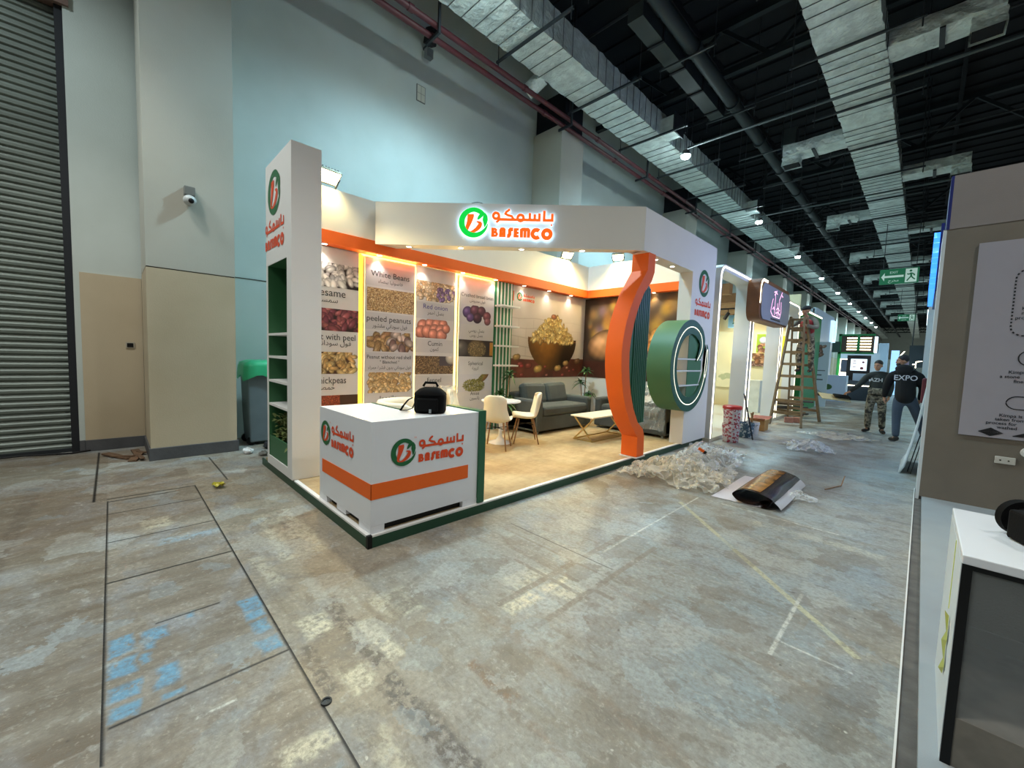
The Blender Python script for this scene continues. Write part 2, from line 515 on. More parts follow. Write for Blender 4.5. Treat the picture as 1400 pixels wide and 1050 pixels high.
    chip = N.new('ShaderNodeTexVoronoi'); chip.inputs['Scale'].default_value = 4.2; L.new(ad2.outputs[0], chip.inputs['Vector'])
    cs = N.new('ShaderNodeSeparateColor'); L.new(chip.outputs['Color'], cs.inputs[0])
    col = mix(col, ramp(cs.outputs[0], .86, .87, 0, .42), srgb(172, 174, 168))
    col = mix(col, ramp(cs.outputs[1], .86, .87, 0, .40), srgb(112, 100, 84))
    col = mix(col, ramp(cs.outputs[2], .90, .91, 0, .35), srgb(140, 154, 160))
    fl = N.new('ShaderNodeTexVoronoi'); fl.inputs['Scale'].default_value = 5.5; L.new(PW, fl.inputs['Vector'])
    col = mix(col, mul(ramp(fl.outputs['Distance'], 0.055, 0.035), ramp(mid.outputs['Fac'], .5, .56)), srgb(204, 200, 188))
    f2 = N.new('ShaderNodeTexVoronoi'); f2.inputs['Scale'].default_value = 3.7; L.new(PW, f2.inputs['Vector'])
    col = mix(col, mul(ramp(f2.outputs['Distance'], 0.05, 0.02), 0.8), srgb(64, 58, 52))
    col = mix(col, ramp(fine.outputs['Fac'], 0.46, 0.64, 0.0, 0.5), srgb(116, 110, 100))
    col = mix(col, ramp(fine.outputs['Fac'], 0.42, 0.27, 0.0, 0.6), srgb(190, 184, 170))
    put(seams, (0.012, 0.011, 0.010, 1), .006, False, None)
    L.new(col, b.inputs['Base Color'])
    rg = ramp(mid.outputs['Fac'], 0.35, 0.65, 0.34, 0.60)
    L.new(rg, b.inputs['Roughness'])
    bp = N.new('ShaderNodeBump'); bp.inputs['Strength'].default_value = 0.55; bp.inputs['Distance'].default_value = 0.012
    L.new(ragged.outputs['Fac'], bp.inputs['Height']); L.new(bp.outputs[0], b.inputs['Normal'])
    return m

def wall_paint(name, base, dirt, z_dirt=1.2):
    m, nt, b = node_mat(name)
    N, L = nt.nodes, nt.links
    geo = N.new('ShaderNodeNewGeometry')
    n = N.new('ShaderNodeTexNoise'); n.inputs['Scale'].default_value = 1.1; n.inputs['Detail'].default_value = 6
    L.new(geo.outputs['Position'], n.inputs['Vector'])
    r = N.new('ShaderNodeMapRange'); r.inputs[1].default_value = .42; r.inputs[2].default_value = .72
    L.new(n.outputs['Fac'], r.inputs[0])
    mx = N.new('ShaderNodeMix'); mx.data_type = 'RGBA'; mx.inputs[6].default_value = base; mx.inputs[7].default_value = dirt
    sc = N.new('ShaderNodeMath'); sc.operation = 'MULTIPLY'; sc.inputs[1].default_value = .5
    L.new(r.outputs[0], sc.inputs[0]); L.new(sc.outputs[0], mx.inputs[0])
    f = N.new('ShaderNodeTexNoise'); f.inputs['Scale'].default_value = 60; L.new(geo.outputs['Position'], f.inputs['Vector'])
    L.new(mx.outputs[2], b.inputs['Base Color'])
    b.inputs['Roughness'].default_value = 0.75
    bp = N.new('ShaderNodeBump'); bp.inputs['Strength'].default_value = .25; bp.inputs['Distance'].default_value = .006
    L.new(f.outputs['Fac'], bp.inputs['Height']); L.new(bp.outputs[0], b.inputs['Normal'])
    return m

M['wall'] = wall_paint('hall_wall_paint', srgb(200, 208, 202), srgb(184, 192, 184))
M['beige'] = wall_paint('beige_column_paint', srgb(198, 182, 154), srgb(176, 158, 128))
M['pillar_up'] = wall_paint('upper_column_paint', srgb(190, 188, 176), srgb(176, 172, 158))
M['skirt'] = pbr('grey_skirting', srgb(84, 84, 86), 0.55, var=(4, .2), bump=(30, .2))
M['seam'] = pbr('joint_shadow_gap', srgb(70, 66, 60), 0.9)
M['deck'] = pbr('black_roof_deck', srgb(9, 13, 20), 0.9)
M['truss'] = pbr('dark_truss_paint', srgb(26, 36, 40), 0.7, 0.1)
M['foil'] = pbr('aluminium_duct_foil', srgb(222, 232, 228), 0.36, 0.25, var=(3.5, 0.25), bump=(11, 0.9, 0.06))
M['foil_side'] = M['foil']
M['strap'] = pbr('dark_duct_strap', srgb(84, 92, 92), 0.5, 0.4)
M['red_pipe'] = pbr('red_oxide_pipe', srgb(84, 32, 38), 0.5)
M['pipe_grey'] = pbr('grey_pipe', srgb(74, 82, 84), 0.5, 0.3)

fl = MB().box(-9.2, 14, .642, 125, -.2, 0).mat(1).box(-9.2, 14, -.072, .642, -.2, 0).mat(2).box(-9.2, 14, -9, -.072, -.2, 0)
fl = fl.build('floor', [floor_material(z_) for z_ in ('aisle', 'trench', 'left')])
struct(fl)
struct(MB().box(-9.2, 30, -9, 125, 10.6, 10.8).build('ceiling', M['deck']))
w = MB()
w.box(-8.6, -8.3, 1.0, 124, 0, 10.6)
w.box(-8.75, -8.42, -0.36, 1.0, 0, 10.6)
w.box(-8.95, -8.5, -8.9, -0.36, 6.5, 10.6)
w.mat(1).box(-8.3, -8.294, 1.33, 124, 2.752, 2.766)
struct(w.build('wall_left', [M['wall'], M['seam']]))
struct(MB().box(-8.4, 30, 123.6, 124.0, 0, 10.6).build('wall_far', M['wall']))
# shade on the lower recess wall beside the shutter, painted as a beige sheet
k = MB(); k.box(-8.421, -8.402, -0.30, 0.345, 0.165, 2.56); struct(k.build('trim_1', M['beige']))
k = MB(); k.box(-8.41, -8.385, -0.30, 0.345, 0.0, 0.165); k.box(-8.62, -8.40, -0.36, -0.30, 0, .165)
struct(k.build('baseboard_left', M['skirt'], bevel=.004))
# roller shutter
sh = MB()
prof = []
z = 0.02
n_slat = 70
for i in range(n_slat):
    z0 = 0.02 + i * 0.09
    for (dz, dx) in ((0, 0), (.012, -.006), (.03, .02), (.06, .022), (.082, .004), (.09, 0)):
        prof.append((-8.56 + dx, z0 + dz))
for a, c in zip(prof[:-1], prof[1:]):
    sh.add([(a[0], -8.6, a[1]), (a[0], -.44, a[1]), (c[0], -.44, c[1]), (c[0], -8.6, c[1])], [(0, 1, 2, 3)])
M['shutter'] = pbr('shutter_steel', srgb(118, 126, 118), 0.5, 0.25, var=(2.5, .18, (1, .4, 1)))
d = MB().box(-8.66, -8.45, -0.44, -0.36, 0, 6.2).build('door_1', pbr('dark_shutter_guide', srgb(40, 42, 46), 0.5, .3))
struct(d)
sh.build('slat_curtain', M['shutter'], d)
MB().box(-8.6, -8.5, -8.6, -.44, 0, .05).build('bottom_rail', M['dark_steel'], d)
MB().box(-8.75, -8.38, -8.6, -.30, 6.05, 6.6).build('shutter_box', pbr('brown_shutter_box', srgb(120, 96, 86), .6), d)

# hall columns
for i in range(13):
    y0 = 0.345 + 8.22 * i + (0.18 if i == 1 else 0.1 if i > 1 else 0)
    y1 = y0 + (0.985 if i < 2 else 1.1)
    c = MB().box(-8.32, -7.27, y0, y1, 2.615, 7.85).build('pillar', M['pillar_up'])
    struct(c)
    MB().box(-8.32, -7.27, y0, y1, 0, 2.6).build('lower_cladding', M['beige'], c)
    MB().box(-8.31, -7.278, y0 + .006, y1 - .006, 2.6, 2.615).build('joint', M['seam'], c)
    k = MB(); k.box(-8.32, -7.25, y0 - .02, y1 + .02, 0, .17); k.build('plinth', M['skirt'], c, bevel=.006)
    MB().box(-8.3, -7.26, y0 + .1, y1 - .1, 7.86, 8.75).build('bracket_and_shade', M['deck'], c)  # black block: bracket plus the shade on the column head, put in as colour

# roof trusses and purlins
for i in range(15):
    y = 3.6 + 8.22 * i
    t = MB()
    t.bar((-8.4, y, 9.25), (29, y, 9.25), .16, .16); t.bar((-8.4, y, 10.45), (29, y, 10.45), .16, .16)
    for j in range(15):
        x = -8.2 + j * 2.5
        t.bar((x, y, 9.25), (x + 1.25, y, 10.45), .09); t.bar((x + 1.25, y, 10.45), (x + 2.5, y, 9.25), .09)
    struct(t.build('trim_%d' % (10 + i), M['truss']))
t = MB()
for i in range(14):
    x = -7.6 + 2.6 * i
    t.box(x - .05, x + .05, -8, 123, 10.35, 10.6)
for i in range(170):
    y = -6 + i * .75
    t.box(-8.3, 29, y, y + .3, 10.54, 10.6)
struct(t.build('trim_9', M['deck']))

# red sprinkler mains along the wall
def hall_pipe(name, label, cat, x, z, r, y0, y1, m, flange=None, group=None):
    p = MB(); p.cyl((x, y0, z), (x, y1, z), r, n=14)
    o = p.build(name, m, smooth=True, angle=.9)
    tag(o, label, cat, group)
    if flange:
        y = y0 + flange
        while y < min(y1, 45):
            MB().cyl((x, y - .05, z), (x, y + .05, z), r * 1.28, n=14).build('coupling', m, o, smooth=True, angle=.9); y += flange
    return o
hall_pipe('sprinkler_pipe', 'dark red pipe along the left wall, outer one nearest the silver duct', 'pipe', -6.98, 7.80, .055, -2, 122, M['red_pipe'], 3.0)
hall_pipe('sprinkler_pipe', 'dark red pipe along the left wall, lower one nearest the columns', 'pipe', -7.16, 7.70, .055, -2, 122, M['red_pipe'], 3.3)
hall_pipe('drain_pipe', 'round dark grey pipe running high along the middle of the black ceiling', 'pipe', -4.12, 8.55, .145, -1, 122, pbr('dark_grey_pipe', srgb(28, 36, 38), .6, .1), 2.6)
br = None
for i in range(16):
    y = 4.55 + 4.1 * i
    q = MB()
    q.bar((-7.16, y, 7.62), (-7.16, y, 7.60), .30, .04)
    q.bar((-7.30, y, 7.63), (-6.86, y, 7.63), .05, .05)
    q.bar((-6.88, y, 7.63), (-6.88, y, 10.5), .045, .045)
    if i == 0:
        br = q.build('pipe_bracket', M['dark_steel'])
        tag(br, 'dark steel drop rod and arm carrying the red pipes', 'bracket', 'brackets carrying the red pipes')
    else:
        copy_tree(br, loc=(br.location.x, br.location.y + 4.1 * i, br.location.z))

# --- foil-wrapped ducts
def foil_duct(name, label, x0, x1, z0, z1, y0, y1, step, seed):
    r = random.Random(seed)
    root = thing(name, label, 'duct', ((x0 + x1) / 2, y0, z0))
    d = MB(); ys = []
    y = y0
    while y < y1:
        ys.append(y); y += step * (1 if y < 45 else 3)
    n = len(ys); rows = []
    for i, y in enumerate(ys):
        j = lambda a=.012: r.uniform(-a, a)
        pts = []
        for t in (0, .25, .5, .75): pts.append((x0 + (x1 - x0) * t, z0))
        for t in (0, .5): pts.append((x1, z0 + (z1 - z0) * t))
        for t in (0, .5): pts.append((x1 - (x1 - x0) * t, z1))
        for t in (0, .5): pts.append((x0, z1 - (z1 - z0) * t))
        bulge = .022 if i % 2 else 0.0
        cx, cz = (x0 + x1) / 2, (z0 + z1) / 2
        rows.append([(px + (px - cx) * bulge * .6 + j(), y + j(.02), pz + (pz - cz) * bulge * 1.6 + j()) for px, pz in pts])
    k = len(rows[0]); b = 0
    d.v = [p for rw in rows for p in rw]
    for i in range(n - 1):
        for q in range(k):
            d.f.append([i * k + q, i * k + (q + 1) % k, (i + 1) * k + (q + 1) % k, (i + 1) * k + q]); d.m.append(0)
    d.f.append(list(range(k))); d.m.append(0)
    d.build('foil_wrap', M['foil'], root)
    s = MB()
    for i in range(0, n, 2):
        y = ys[i]
        if i % 24 in (8, 10): continue
        s.box(x0 - .02, x1 + .02, y - .0045, y + .0045, z0 - .022, z0 - .008)
        s.box(x1 + .008, x1 + .02, y - .004, y + .004, z0 - .02, z1)
    tag(s.build('strap', M['strap'], root), kind='stuff')
    return root
foil_duct('air_duct', 'large silver foil-wrapped duct running along the left wall above the red pipes', -6.68, -5.75, 8.0, 8.62, -1.5, 120, .16, 3)
foil_duct('air_duct', 'wide silver foil-wrapped duct over the aisle, right of the dark ceiling bays', -2.02, -1.0, 8.0, 8.42, 1.0, 120, .16, 5)
# flanged boxes and stubs on the left duct
q = MB(); q.cyl((-6.75, 7.35, 8.12), (-7.15, 7.25, 7.9), .17, .17, 18)
tag(q.build('duct_spigot', M['foil'], smooth=True, angle=.9), 'short round white spigot under the left duct beside the first high column', 'duct spigot')
for i, (y, xr) in enumerate(((11.55, -5.35), (19.6, -5.35), (27.8, -5.35))):
    q = MB(); q.box(-5.8, xr, y - .3, y + .22, 8.0, 8.42); q.mat(1).box(xr, xr + .04, y - .36, y + .28, 7.95, 8.47)
    tag(q.build('duct_outlet', [M['foil'], M['dark_steel']], bevel=.015),
        ('flanged square outlet on the left duct just above the nearest ceiling lamp',
         'flanged square outlet on the left duct above the second ceiling lamp',
         'flanged square outlet on the left duct above the third ceiling lamp')[i], 'duct outlet', 'outlets on the left duct')

def branch(y, side, label):
    root = thing('branch_duct', label, 'duct', (-2.0 if side < 0 else -1.0, y, 8.03), 0, 'foil branches off the aisle duct')
    r = random.Random(int(y * 10)); d = MB()
    xs = [(-2.0 - i * .195 if side < 0 else -1.0 + i * .195) for i in range(9)]
    rows = []
    for i, x in enumerate(xs):
        rows.append([(x, y + dy + r.uniform(-.02, .02), z + r.uniform(-.015, .015)) for dy, z in ((-.32, 8.05), (0, 8.03), (.32, 8.05), (.33, 8.2), (.32, 8.36), (-.32, 8.36), (-.34, 8.2))])
    d.v = [p for rw in rows for p in rw]; k = 7
    for i in range(8):
        for q in range(k):
            d.f.append([i * k + q, i * k + (q + 1) % k, (i + 1) * k + (q + 1) % k, (i + 1) * k + q]); d.m.append(0)
    d.f.append([8 * k + q for q in range(k)]); d.m.append(0)
    d.build('foil_wrap', M['foil'], root)
    xe = xs[-2] if side < 0 else xs[-2]
    c = MB(); prof = []
    for i, (zz, w) in enumerate(((8.06, .21), (8.0, .225), (7.93, .21), (7.86, .225), (7.78, .23))):
        prof.append((w, zz))
    for (w, a), (w2, b2) in zip(prof[:-1], prof[1:]):
        ring0 = [(xe - w, y - w - .02, a), (xe + w, y - w - .02, a), (xe + w, y + w, a), (xe - w, y + w, a)]
        ring1 = [(xe - w2, y - w2 - .02, b2), (xe + w2, y - w2 - .02, b2), (xe + w2, y + w2, b2), (xe - w2, y + w2, b2)]
        c.add(ring0 + ring1, [(0, 1, 5, 4), (1, 2, 6, 5), (2, 3, 7, 6), (3, 0, 4, 7)])
    cc = c.build('flexible_collar', M['foil'], root)
    MB().box(xe - .2, xe + .2, y - .2, y + .18, 7.80, 7.83).build('grille', M['deck'], cc)
    s = MB(); s.box(xs[4] - .04, xs[4] + .04, y - .36, y + .36, 8.0, 8.03); s.build('hanger_strap', M['dark_steel'], root)
    return root
ordn = ['nearest', 'second', 'third', 'fourth', 'fifth', 'sixth', 'seventh', 'eighth']
for i in range(8):
    branch(15.3 + 8.2 * i, -1, 'short foil branch duct on the left of the aisle duct, %s one in view' % ordn[i])
for i in range(8):
    branch(11.6 + 7.75 * i, 1, 'short foil branch duct on the right of the aisle duct, %s one in view' % ordn[i])

# dark flat duct and tray in the black part of the ceiling
q = MB(); q.box(-4.78, -4.44, 7.7, 12.4, 8.45, 8.75); q.mat(1)
for y in (8.6, 9.7, 10.8, 11.9): q.box(-4.8, -4.42, y - .03, y + .03, 8.42, 8.78)
tag(q.build('flat_duct', [pbr('dark_grey_duct', srgb(44, 50, 50), .6, .1, var=(2, .2)), M['deck']]), 'dark flat rectangular duct beside the grey ceiling pipe', 'duct')
q = MB(); q.box(-3.75, -3.35, 15.5, 15.9, 8.6, 9.1); q.box(-3.57, -3.55, 15.68, 15.7, 9.1, 10.598)
tag(q.build('dark_duct_fitting', M['pipe_grey'], bevel=.02), 'dark angular duct fitting left of the nearest branch duct', 'duct fitting')

# trapeze hangers under the ducts
def hanger(xa, xb, y, first, group, label):
    if first is None:
        r = thing('trapeze_hanger', label, 'hanger', ((xa + xb) / 2, y, 7.93), 0, group)
        MB().box(xa, xb, y - .025, y + .025, 7.91, 7.955).build('strut', M['dark_steel'], r)
        for x in (xa + .05, xb - .05):
            MB().cyl((x, y, 7.75), (x, y, 10.62), .012, n=6).build('threaded_rod', M['dark_steel'], r)
        return r
    return copy_tree(first, loc=((xa + xb) / 2, y, 7.93))
h = None
for i in range(26):
    h2 = hanger(-7.0, -4.93, 3.6 + 2.52 * i, h, 'hangers under the left duct', 'dark strut on two thin rods carrying the left foil duct'); h = h or h2
h = None
for i in range(26):
    h2 = hanger(-2.5, -.42, 5.4 + 2.56 * i, h, 'hangers under the aisle duct', 'dark strut on two thin rods carrying the aisle foil duct'); h = h or h2
h = None
for i in range(22):
    y = 6.4 + 2.9 * i
    if h is None:
        h = thing('trapeze_hanger', 'dark strut on thin rods carrying the round grey ceiling pipe', 'hanger', (-4.2, y, 8.34), 0, 'hangers under the grey ceiling pipe')
        MB().box(-4.85, -3.6, y - .02, y + .02, 8.33, 8.37).build('strut', M['dark_steel'], h)
        for x in (-4.82, -3.62): MB().cyl((x, y, 8.1), (x, y, 10.62), .011, n=6).build('threaded_rod', M['dark_steel'], h)
    else:
        copy_tree(h, loc=(-4.2, y, 8.34))
# thin pipes that cross the hall
first = None
for i in range(9):
    y = 4.54 + 7.36 * i
    if first is None:
        first = hall = MB().cyl((-5.2, y, 7.70), (9, y, 7.70), .032, n=8).build('cross_pipe', M['pipe_grey'], smooth=True)
        tag(first, 'thin grey sprinkler pipe crossing the hall under the ducts', 'pipe', 'thin pipes crossing the hall')
        base = first.location.copy()
        MB().cyl((-5.1, y, 7.70), (-5.1, y, 10.598), .012, n=6).build('drop_rod', M['dark_steel'], first)
    else:
        copy_tree(first, loc=(base.x, base.y + 7.36 * i, base.z))
first = None
for i in range(12):
    y = 2.9 + 5.1 * i
    if first is None:
        first = MB().cyl((-6.9, y, 8.95), (12, y, 8.95), .028, n=8).build('conduit', M['dark_steel'], smooth=True)
        tag(first, 'thin dark conduit crossing high under the black roof', 'conduit', 'dark conduits under the roof'); base = first.location.copy()
    else:
        copy_tree(first, loc=(base.x, base.y + 5.1 * i, base.z))

# high-bay lamps along the left duct
M['lamp'] = emis('high_bay_lens', (0.74, 0.95, 1.0), 140)
for i in range(11):
    y = 4.65 + 7.68 * i
    lx = -5.44
    r = thing('high_bay_lamp', ('bright round ceiling lamp under the left duct, %s from the camera' % (['one off the top edge', 'nearest', 'second', 'third', 'fourth', 'fifth', 'sixth', 'seventh', 'eighth', 'ninth', 'tenth'][i]))
              , 'lamp', (lx, y, 7.68), 0, 'high-bay lamps along the left duct')
    MB().lathe([(.02, 7.86), (.10, 7.85), (.11, 7.80), (.135, 7.74), (.14, 7.71)], (lx, y, 0), 18).build('housing', M['steel'], r, smooth=True, angle=.8)
    MB().lathe([(.132, 7.71), (.125, 7.67), (.10, 7.64), (.05, 7.62), (.001, 7.615)], (lx, y, 0), 18, cap=False).build('lens', M['lamp'], r, smooth=True)
    MB().cyl((lx, y, 7.86), (lx, y, 10.62), .01, n=6).build('rod', M['dark_steel'], r)
    l = light('high_bay_light', 'SPOT', (lx, y, 7.57), 800 if i == 0 else 1000 if i < 7 else 1400, COOL, 0.18, (lx, y, 0), 2.85, 0.75)

# hanging exit signs
M['sign_green'] = pbr('exit_sign_green', srgb(34, 104, 72), .4, emit=srgb(34, 104, 72), estr=.35)
M['sign_white'] = pbr('exit_sign_white', srgb(206, 226, 216), .4, emit=srgb(206, 226, 216), estr=.25)
def exit_sign(x0, x1, z0, z1, y, label):
    r = thing('exit_sign', label, 'exit sign', ((x0 + x1) / 2, y, z0), 0, 'hanging green exit signs')
    MB().box(x0, x1, y, y + .05, z0, z1).build('panel', M['sign_green'], r, bevel=.01)
    W, H = x1 - x0, z1 - z0
    q = MB(); y2 = y - .004
    px = lambda t: x0 + W * t
    pz = lambda t: z0 + H * t
    def poly(pts): q.add([(px(a), y2, pz(bb)) for a, bb in pts], [list(range(len(pts)))])
    poly([(.04, .5), (.13, .78), (.13, .22)]); poly([(.12, .57), (.12, .43), (.62, .43), (.62, .57)])
    q.build('arrow', M['sign_white'], r)
    q = MB(); poly([(.66, .06), (.95, .06), (.95, .94), (.66, .94)]); q.build('pictogram_field', M['sign_white'], r)
    q = MB(); y2 = y - .008
    a0 = .805
    def limb(a, c, w=.04):
        (ax, az), (cx, cz) = a, c
        p0, p1 = Vector((px(ax), 0, pz(az))), Vector((px(cx), 0, pz(cz)))
        dd = (p1 - p0).normalized(); nn = Vector((-dd.z, 0, dd.x)) * (w * W / 2 * .9)
        q.add([(p.x, y2, p.z) for p in (p0 + nn, p0 - nn, p1 - nn, p1 + nn)], [(0, 1, 2, 3)])
    limb((.80, .66), (.81, .42), .055); limb((.81, .44), (.75, .28)); limb((.75, .28), (.71, .15)); limb((.81, .44), (.86, .30)); limb((.86, .30), (.91, .22))
    limb((.80, .64), (.74, .55)); limb((.74, .55), (.71, .62)); limb((.80, .64), (.87, .57)); limb((.87, .57), (.89, .46))
    q.lathe([(.001, 0), (.035 * W, 0)], (px(.79), y2, pz(.79)), 12, axis='y', cap=False)
    q.build('running_figure', M['sign_green'], r)
    t = MB()
    put_text(t, 'EXIT', (px(.37), y2, pz(.70)), (1, 0, 0), (0, 0, 1), H * .2)
    put_text(t, arabic('مخرج'), (px(.37), y2, pz(.16)), (1, 0, 0), (0, 0, 1), H * .24)
    t.build('lettering', M['sign_white'], r)
    for x in (x0 + .1, x1 - .1): MB().cyl((x, y + .025, z1), (x, y + .025, 9.2), .012, n=6).build('hanging_rod', M['dark_steel'], r)
exit_sign(-1.69, -.43, 5.33, 5.99, 24.7, 'green hanging exit sign with white running figure, nearer of the two')
exit_sign(-1.77, -.75, 5.45, 5.98, 45.5, 'small green hanging exit sign, farther of the two')

# small fittings on the left wall and first column
r = thing('wall_speaker', 'small dark box speaker on a bracket high on the left wall', 'speaker', (-8.1, 5.1, 8.25))
MB().obox((-8.02, 5.1, 8.42), (.22, .22, .3), Euler((0, .35, 0)).to_matrix()).build('box', M['black'], r, bevel=.02)
MB().bar((-8.3, 5.1, 8.3), (-8.02, 5.1, 8.3), .05).build('bracket', M['dark_steel'], r)
MB().box(-8.16, -8.04, 5.02, 5.18, 8.02, 8.2).build('bracket', M['steel'], r)
r = thing('wall_vent', 'small square four-pane vent high on the pale left wall', 'vent', (-8.28, 5.04, 7.17))
MB().box(-8.3, -8.285, 4.93, 5.15, 7.15, 7.5).build('frame', pbr('vent_frame', srgb(112, 112, 106), .5), r)
q = MB()
for a in (4.945, 5.045):
    for bz in (7.165, 7.33): q.box(-8.285, -8.28, a, a + .09, bz, bz + .155)
q.build('pane', pbr('vent_pane', srgb(200, 200, 184), .5), r)
r = thing('emergency_light', 'small grey twin emergency light on the first column', 'wall light', (-7.2, .81, 3.56))
MB().box(-7.27, -7.17, .75, .87, 3.62, 3.74).build('battery_box', pbr('grey_fitting', srgb(120, 122, 118), .5), r, bevel=.01)
MB().ell((-7.2, .81, 3.56), (.07, .075, .07)).build('lamp_head', pbr('pale_dome', srgb(196, 200, 198), .4), r, smooth=True)
MB().ell((-7.15, .82, 3.545), (.035, .035, .035)).build('lens', M['black'], r, smooth=True)
r = thing('wall_socket', 'open black wall socket low in the recess beside the shutter', 'socket', (-8.4, .2, 1.5))
MB().box(-8.402, -8.39, .15, .25, 1.51, 1.6).build('back_box', pbr('socket_rim', srgb(180, 172, 156), .5), r)
MB().box(-8.39, -8.385, .165, .235, 1.525, 1.585).build('opening', M['black'], r)

# ================================================================== LOGO (ribbons in a unit where the mark has radius 1)
def _q(x, y): return ((x - 315) / 165.0, -(y - 292) / 165.0)
def ribbon(pts, ws):
    """2-D quads along a poly-line with a width at every point"""
    pts = [Vector((p[0], p[1])) for p in pts]; n = len(pts)
    ws = ws if isinstance(ws, (list, tuple)) else [ws] * n
    L, R = [], []
    for i in range(n):
        a, b = pts[max(0, i - 1)], pts[min(n - 1, i + 1)]
        if i not in (0, n - 1):
            d1 = (pts[i] - a).normalized(); d2 = (b - pts[i]).normalized(); d = (d1 + d2)
            if d.length < 1e-4: d = d1
            d.normalize(); k = min(1.6, 1 / max(.35, d.dot(d1)))
        else:
            d = (b - a).normalized(); k = 1
        nn = Vector((-d.y, d.x)) * ws[i] / 2 * k
        L.append(pts[i] + nn); R.append(pts[i] - nn)
    return [[tuple(L[i]), tuple(R[i]), tuple(R[i + 1]), tuple(L[i + 1])] for i in range(n - 1)]
def smooth(pts, ws, k=5):
    """Catmull-Rom refinement"""
    out, wo = [], []
    n = len(pts)
    for i in range(n - 1):
        p0, p1, p2, p3 = pts[max(0, i - 1)], pts[i], pts[i + 1], pts[min(n - 1, i + 2)]
        for j in range(k):
            t = j / k
            f = lambda a, b, c, d: .5 * (2 * b + (c - a) * t + (2 * a - 5 * b + 4 * c - d) * t * t + (3 * b - a - 3 * c + d) * t ** 3)
            out.append((f(p0[0], p1[0], p2[0], p3[0]), f(p0[1], p1[1], p2[1], p3[1])))
            wo.append(ws[i] + (ws[i + 1] - ws[i]) * t)
    out.append(pts[-1]); wo.append(ws[-1])
    return out, wo
def arc(cx, cy, r, a0, a1, n=18):
    return [(cx + r * math.cos(math.radians(a0 + (a1 - a0) * i / n)), cy + r * math.sin(math.radians(a0 + (a1 - a0) * i / n))) for i in range(n + 1)]
def logo_mark(g=0.0):
    """(green quads, orange quads); g = growth for an outline plate"""
    T = [(40, .10), (48, .26), (60, .31), (90, .29), (130, .35), (180, .40), (225, .38), (270, .34), (300, .28), (325, .20), (345, .10), (358, .02)]
    pts = []; ws = []
    for i in range(60):
        a = 40 + (358 - 40) * i / 59
        for (a0, w0), (a1, w1) in zip(T[:-1], T[1:]):
            if a0 <= a <= a1: t = w0 + (w1 - w0) * (a - a0) / (a1 - a0)
        r = 1 - t / 2
        pts.append((r * math.cos(math.radians(a)), r * math.sin(math.radians(a)))); ws.append(t + g)
    green = ribbon(pts, ws)
    hp, hw = smooth([(.62, .62), (.52, .50), (.38, .33), (.28, .20)], [.24 + g, .27 + g, .20 + g, .05 + g])
    green += ribbon(hp, hw)
    lp, lw = smooth([(.76, .66), (.80, .42), (.80, .18), (.80, -.06), (.76, -.30)], [.02 + g, .30 + g, .36 + g, .22 + g, .02 + g])
    green += ribbon(lp, lw)
    hp, hw = smooth([(-.20, .56), (-.20, .40), (-.28, .05), (-.40, -.30), (-.44, -.54), (-.36, -.66)], [.42 + g, .44 + g, .34 + g, .25 + g, .17 + g, .03 + g])
    org = ribbon(hp, hw)
    hp, hw = smooth([(-.36, -.64), (-.10, -.62), (.18, -.48), (.40, -.25), (.46, -.06), (.34, .03), (.20, .06)], [.04 + g, .15 + g, .24 + g, .30 + g, .25 + g, .14 + g, .03 + g])
    org += ribbon(hp, hw)
    return green, org
def logo_words(g=0.0):
    w = .175 + g; th = .26 + g; S = []
    def s(pts, width=w): S.extend(ribbon([_q(*p) for p in pts], width))
    e = g * 82
    # the Arabic word, right to left: ba-alef, seen, meem, kaf, waw
    s([(1105, 150 - e), (1105, 252), (1195, 252), (1195, 180 - e)]); s([(1180 - e, 302), (1198 + e, 302)], .11 + g)
    s([(1052, 180 - e), (1052, 252), (600, 252)]); s([(1000, 190 - e), (1000, 252)]); s([(945, 178 - e), (945, 252)])
    S.extend(ribbon([_q(*p) for p in arc(843, 232, 33, 0, 380)], w))
    s([(720, 140 - e), (680, 172), (672, 190), (700, 205), (745, 216), (765, 250)], .15 + g)
    S.extend(ribbon([_q(*p) for p in arc(568, 214, 32, 0, 380)], w))
    s([(603, 214), (606, 245), (594, 268), (570, 285 + e * .6)], .14 + g)
    # the Latin word
    s([(536, 345 - e), (536, 445 + e)], .21 + g); S.extend(ribbon([_q(*p) for p in [(530, 358), (562, 358), (574, 368), (570, 384), (545, 394)]], .14 + g))
    S.extend(ribbon([_q(*p) for p in [(545, 394), (574, 398), (584, 413), (574, 430), (530, 432)]], .15 + g))
    s([(626, 445 + e), (626, 372), (636, 358), (655, 358), (663, 366), (663, 445 + e)], .22 + g); s([(626, 408), (663, 408)], .14 + g)
    s([(764 + e, 360), (736, 360), (726, 370), (726, 416), (716, 430), (697 - e, 430)], .24 + g)
    s([(790, 345 - e), (790, 445 + e)], .24 + g)
    for yy in (358, 395, 432): s([(790, yy), (828 + e, yy)], .165 + g)
    s([(858, 445 + e), (858, 366), (868, 357), (900, 357)], .22 + g); s([(898, 345 - e * .5), (898, 445 + e)], .20 + g); s([(900, 357), (928, 357), (938, 366), (938, 445 + e)], .22 + g)
    S.extend(ribbon([_q(*p) for p in arc(1024, 402, 43, -45, -315)], th))
    S.extend(ribbon([_q(*p) for p in arc(1142, 403, 43, 0, 380)], th))
    return S
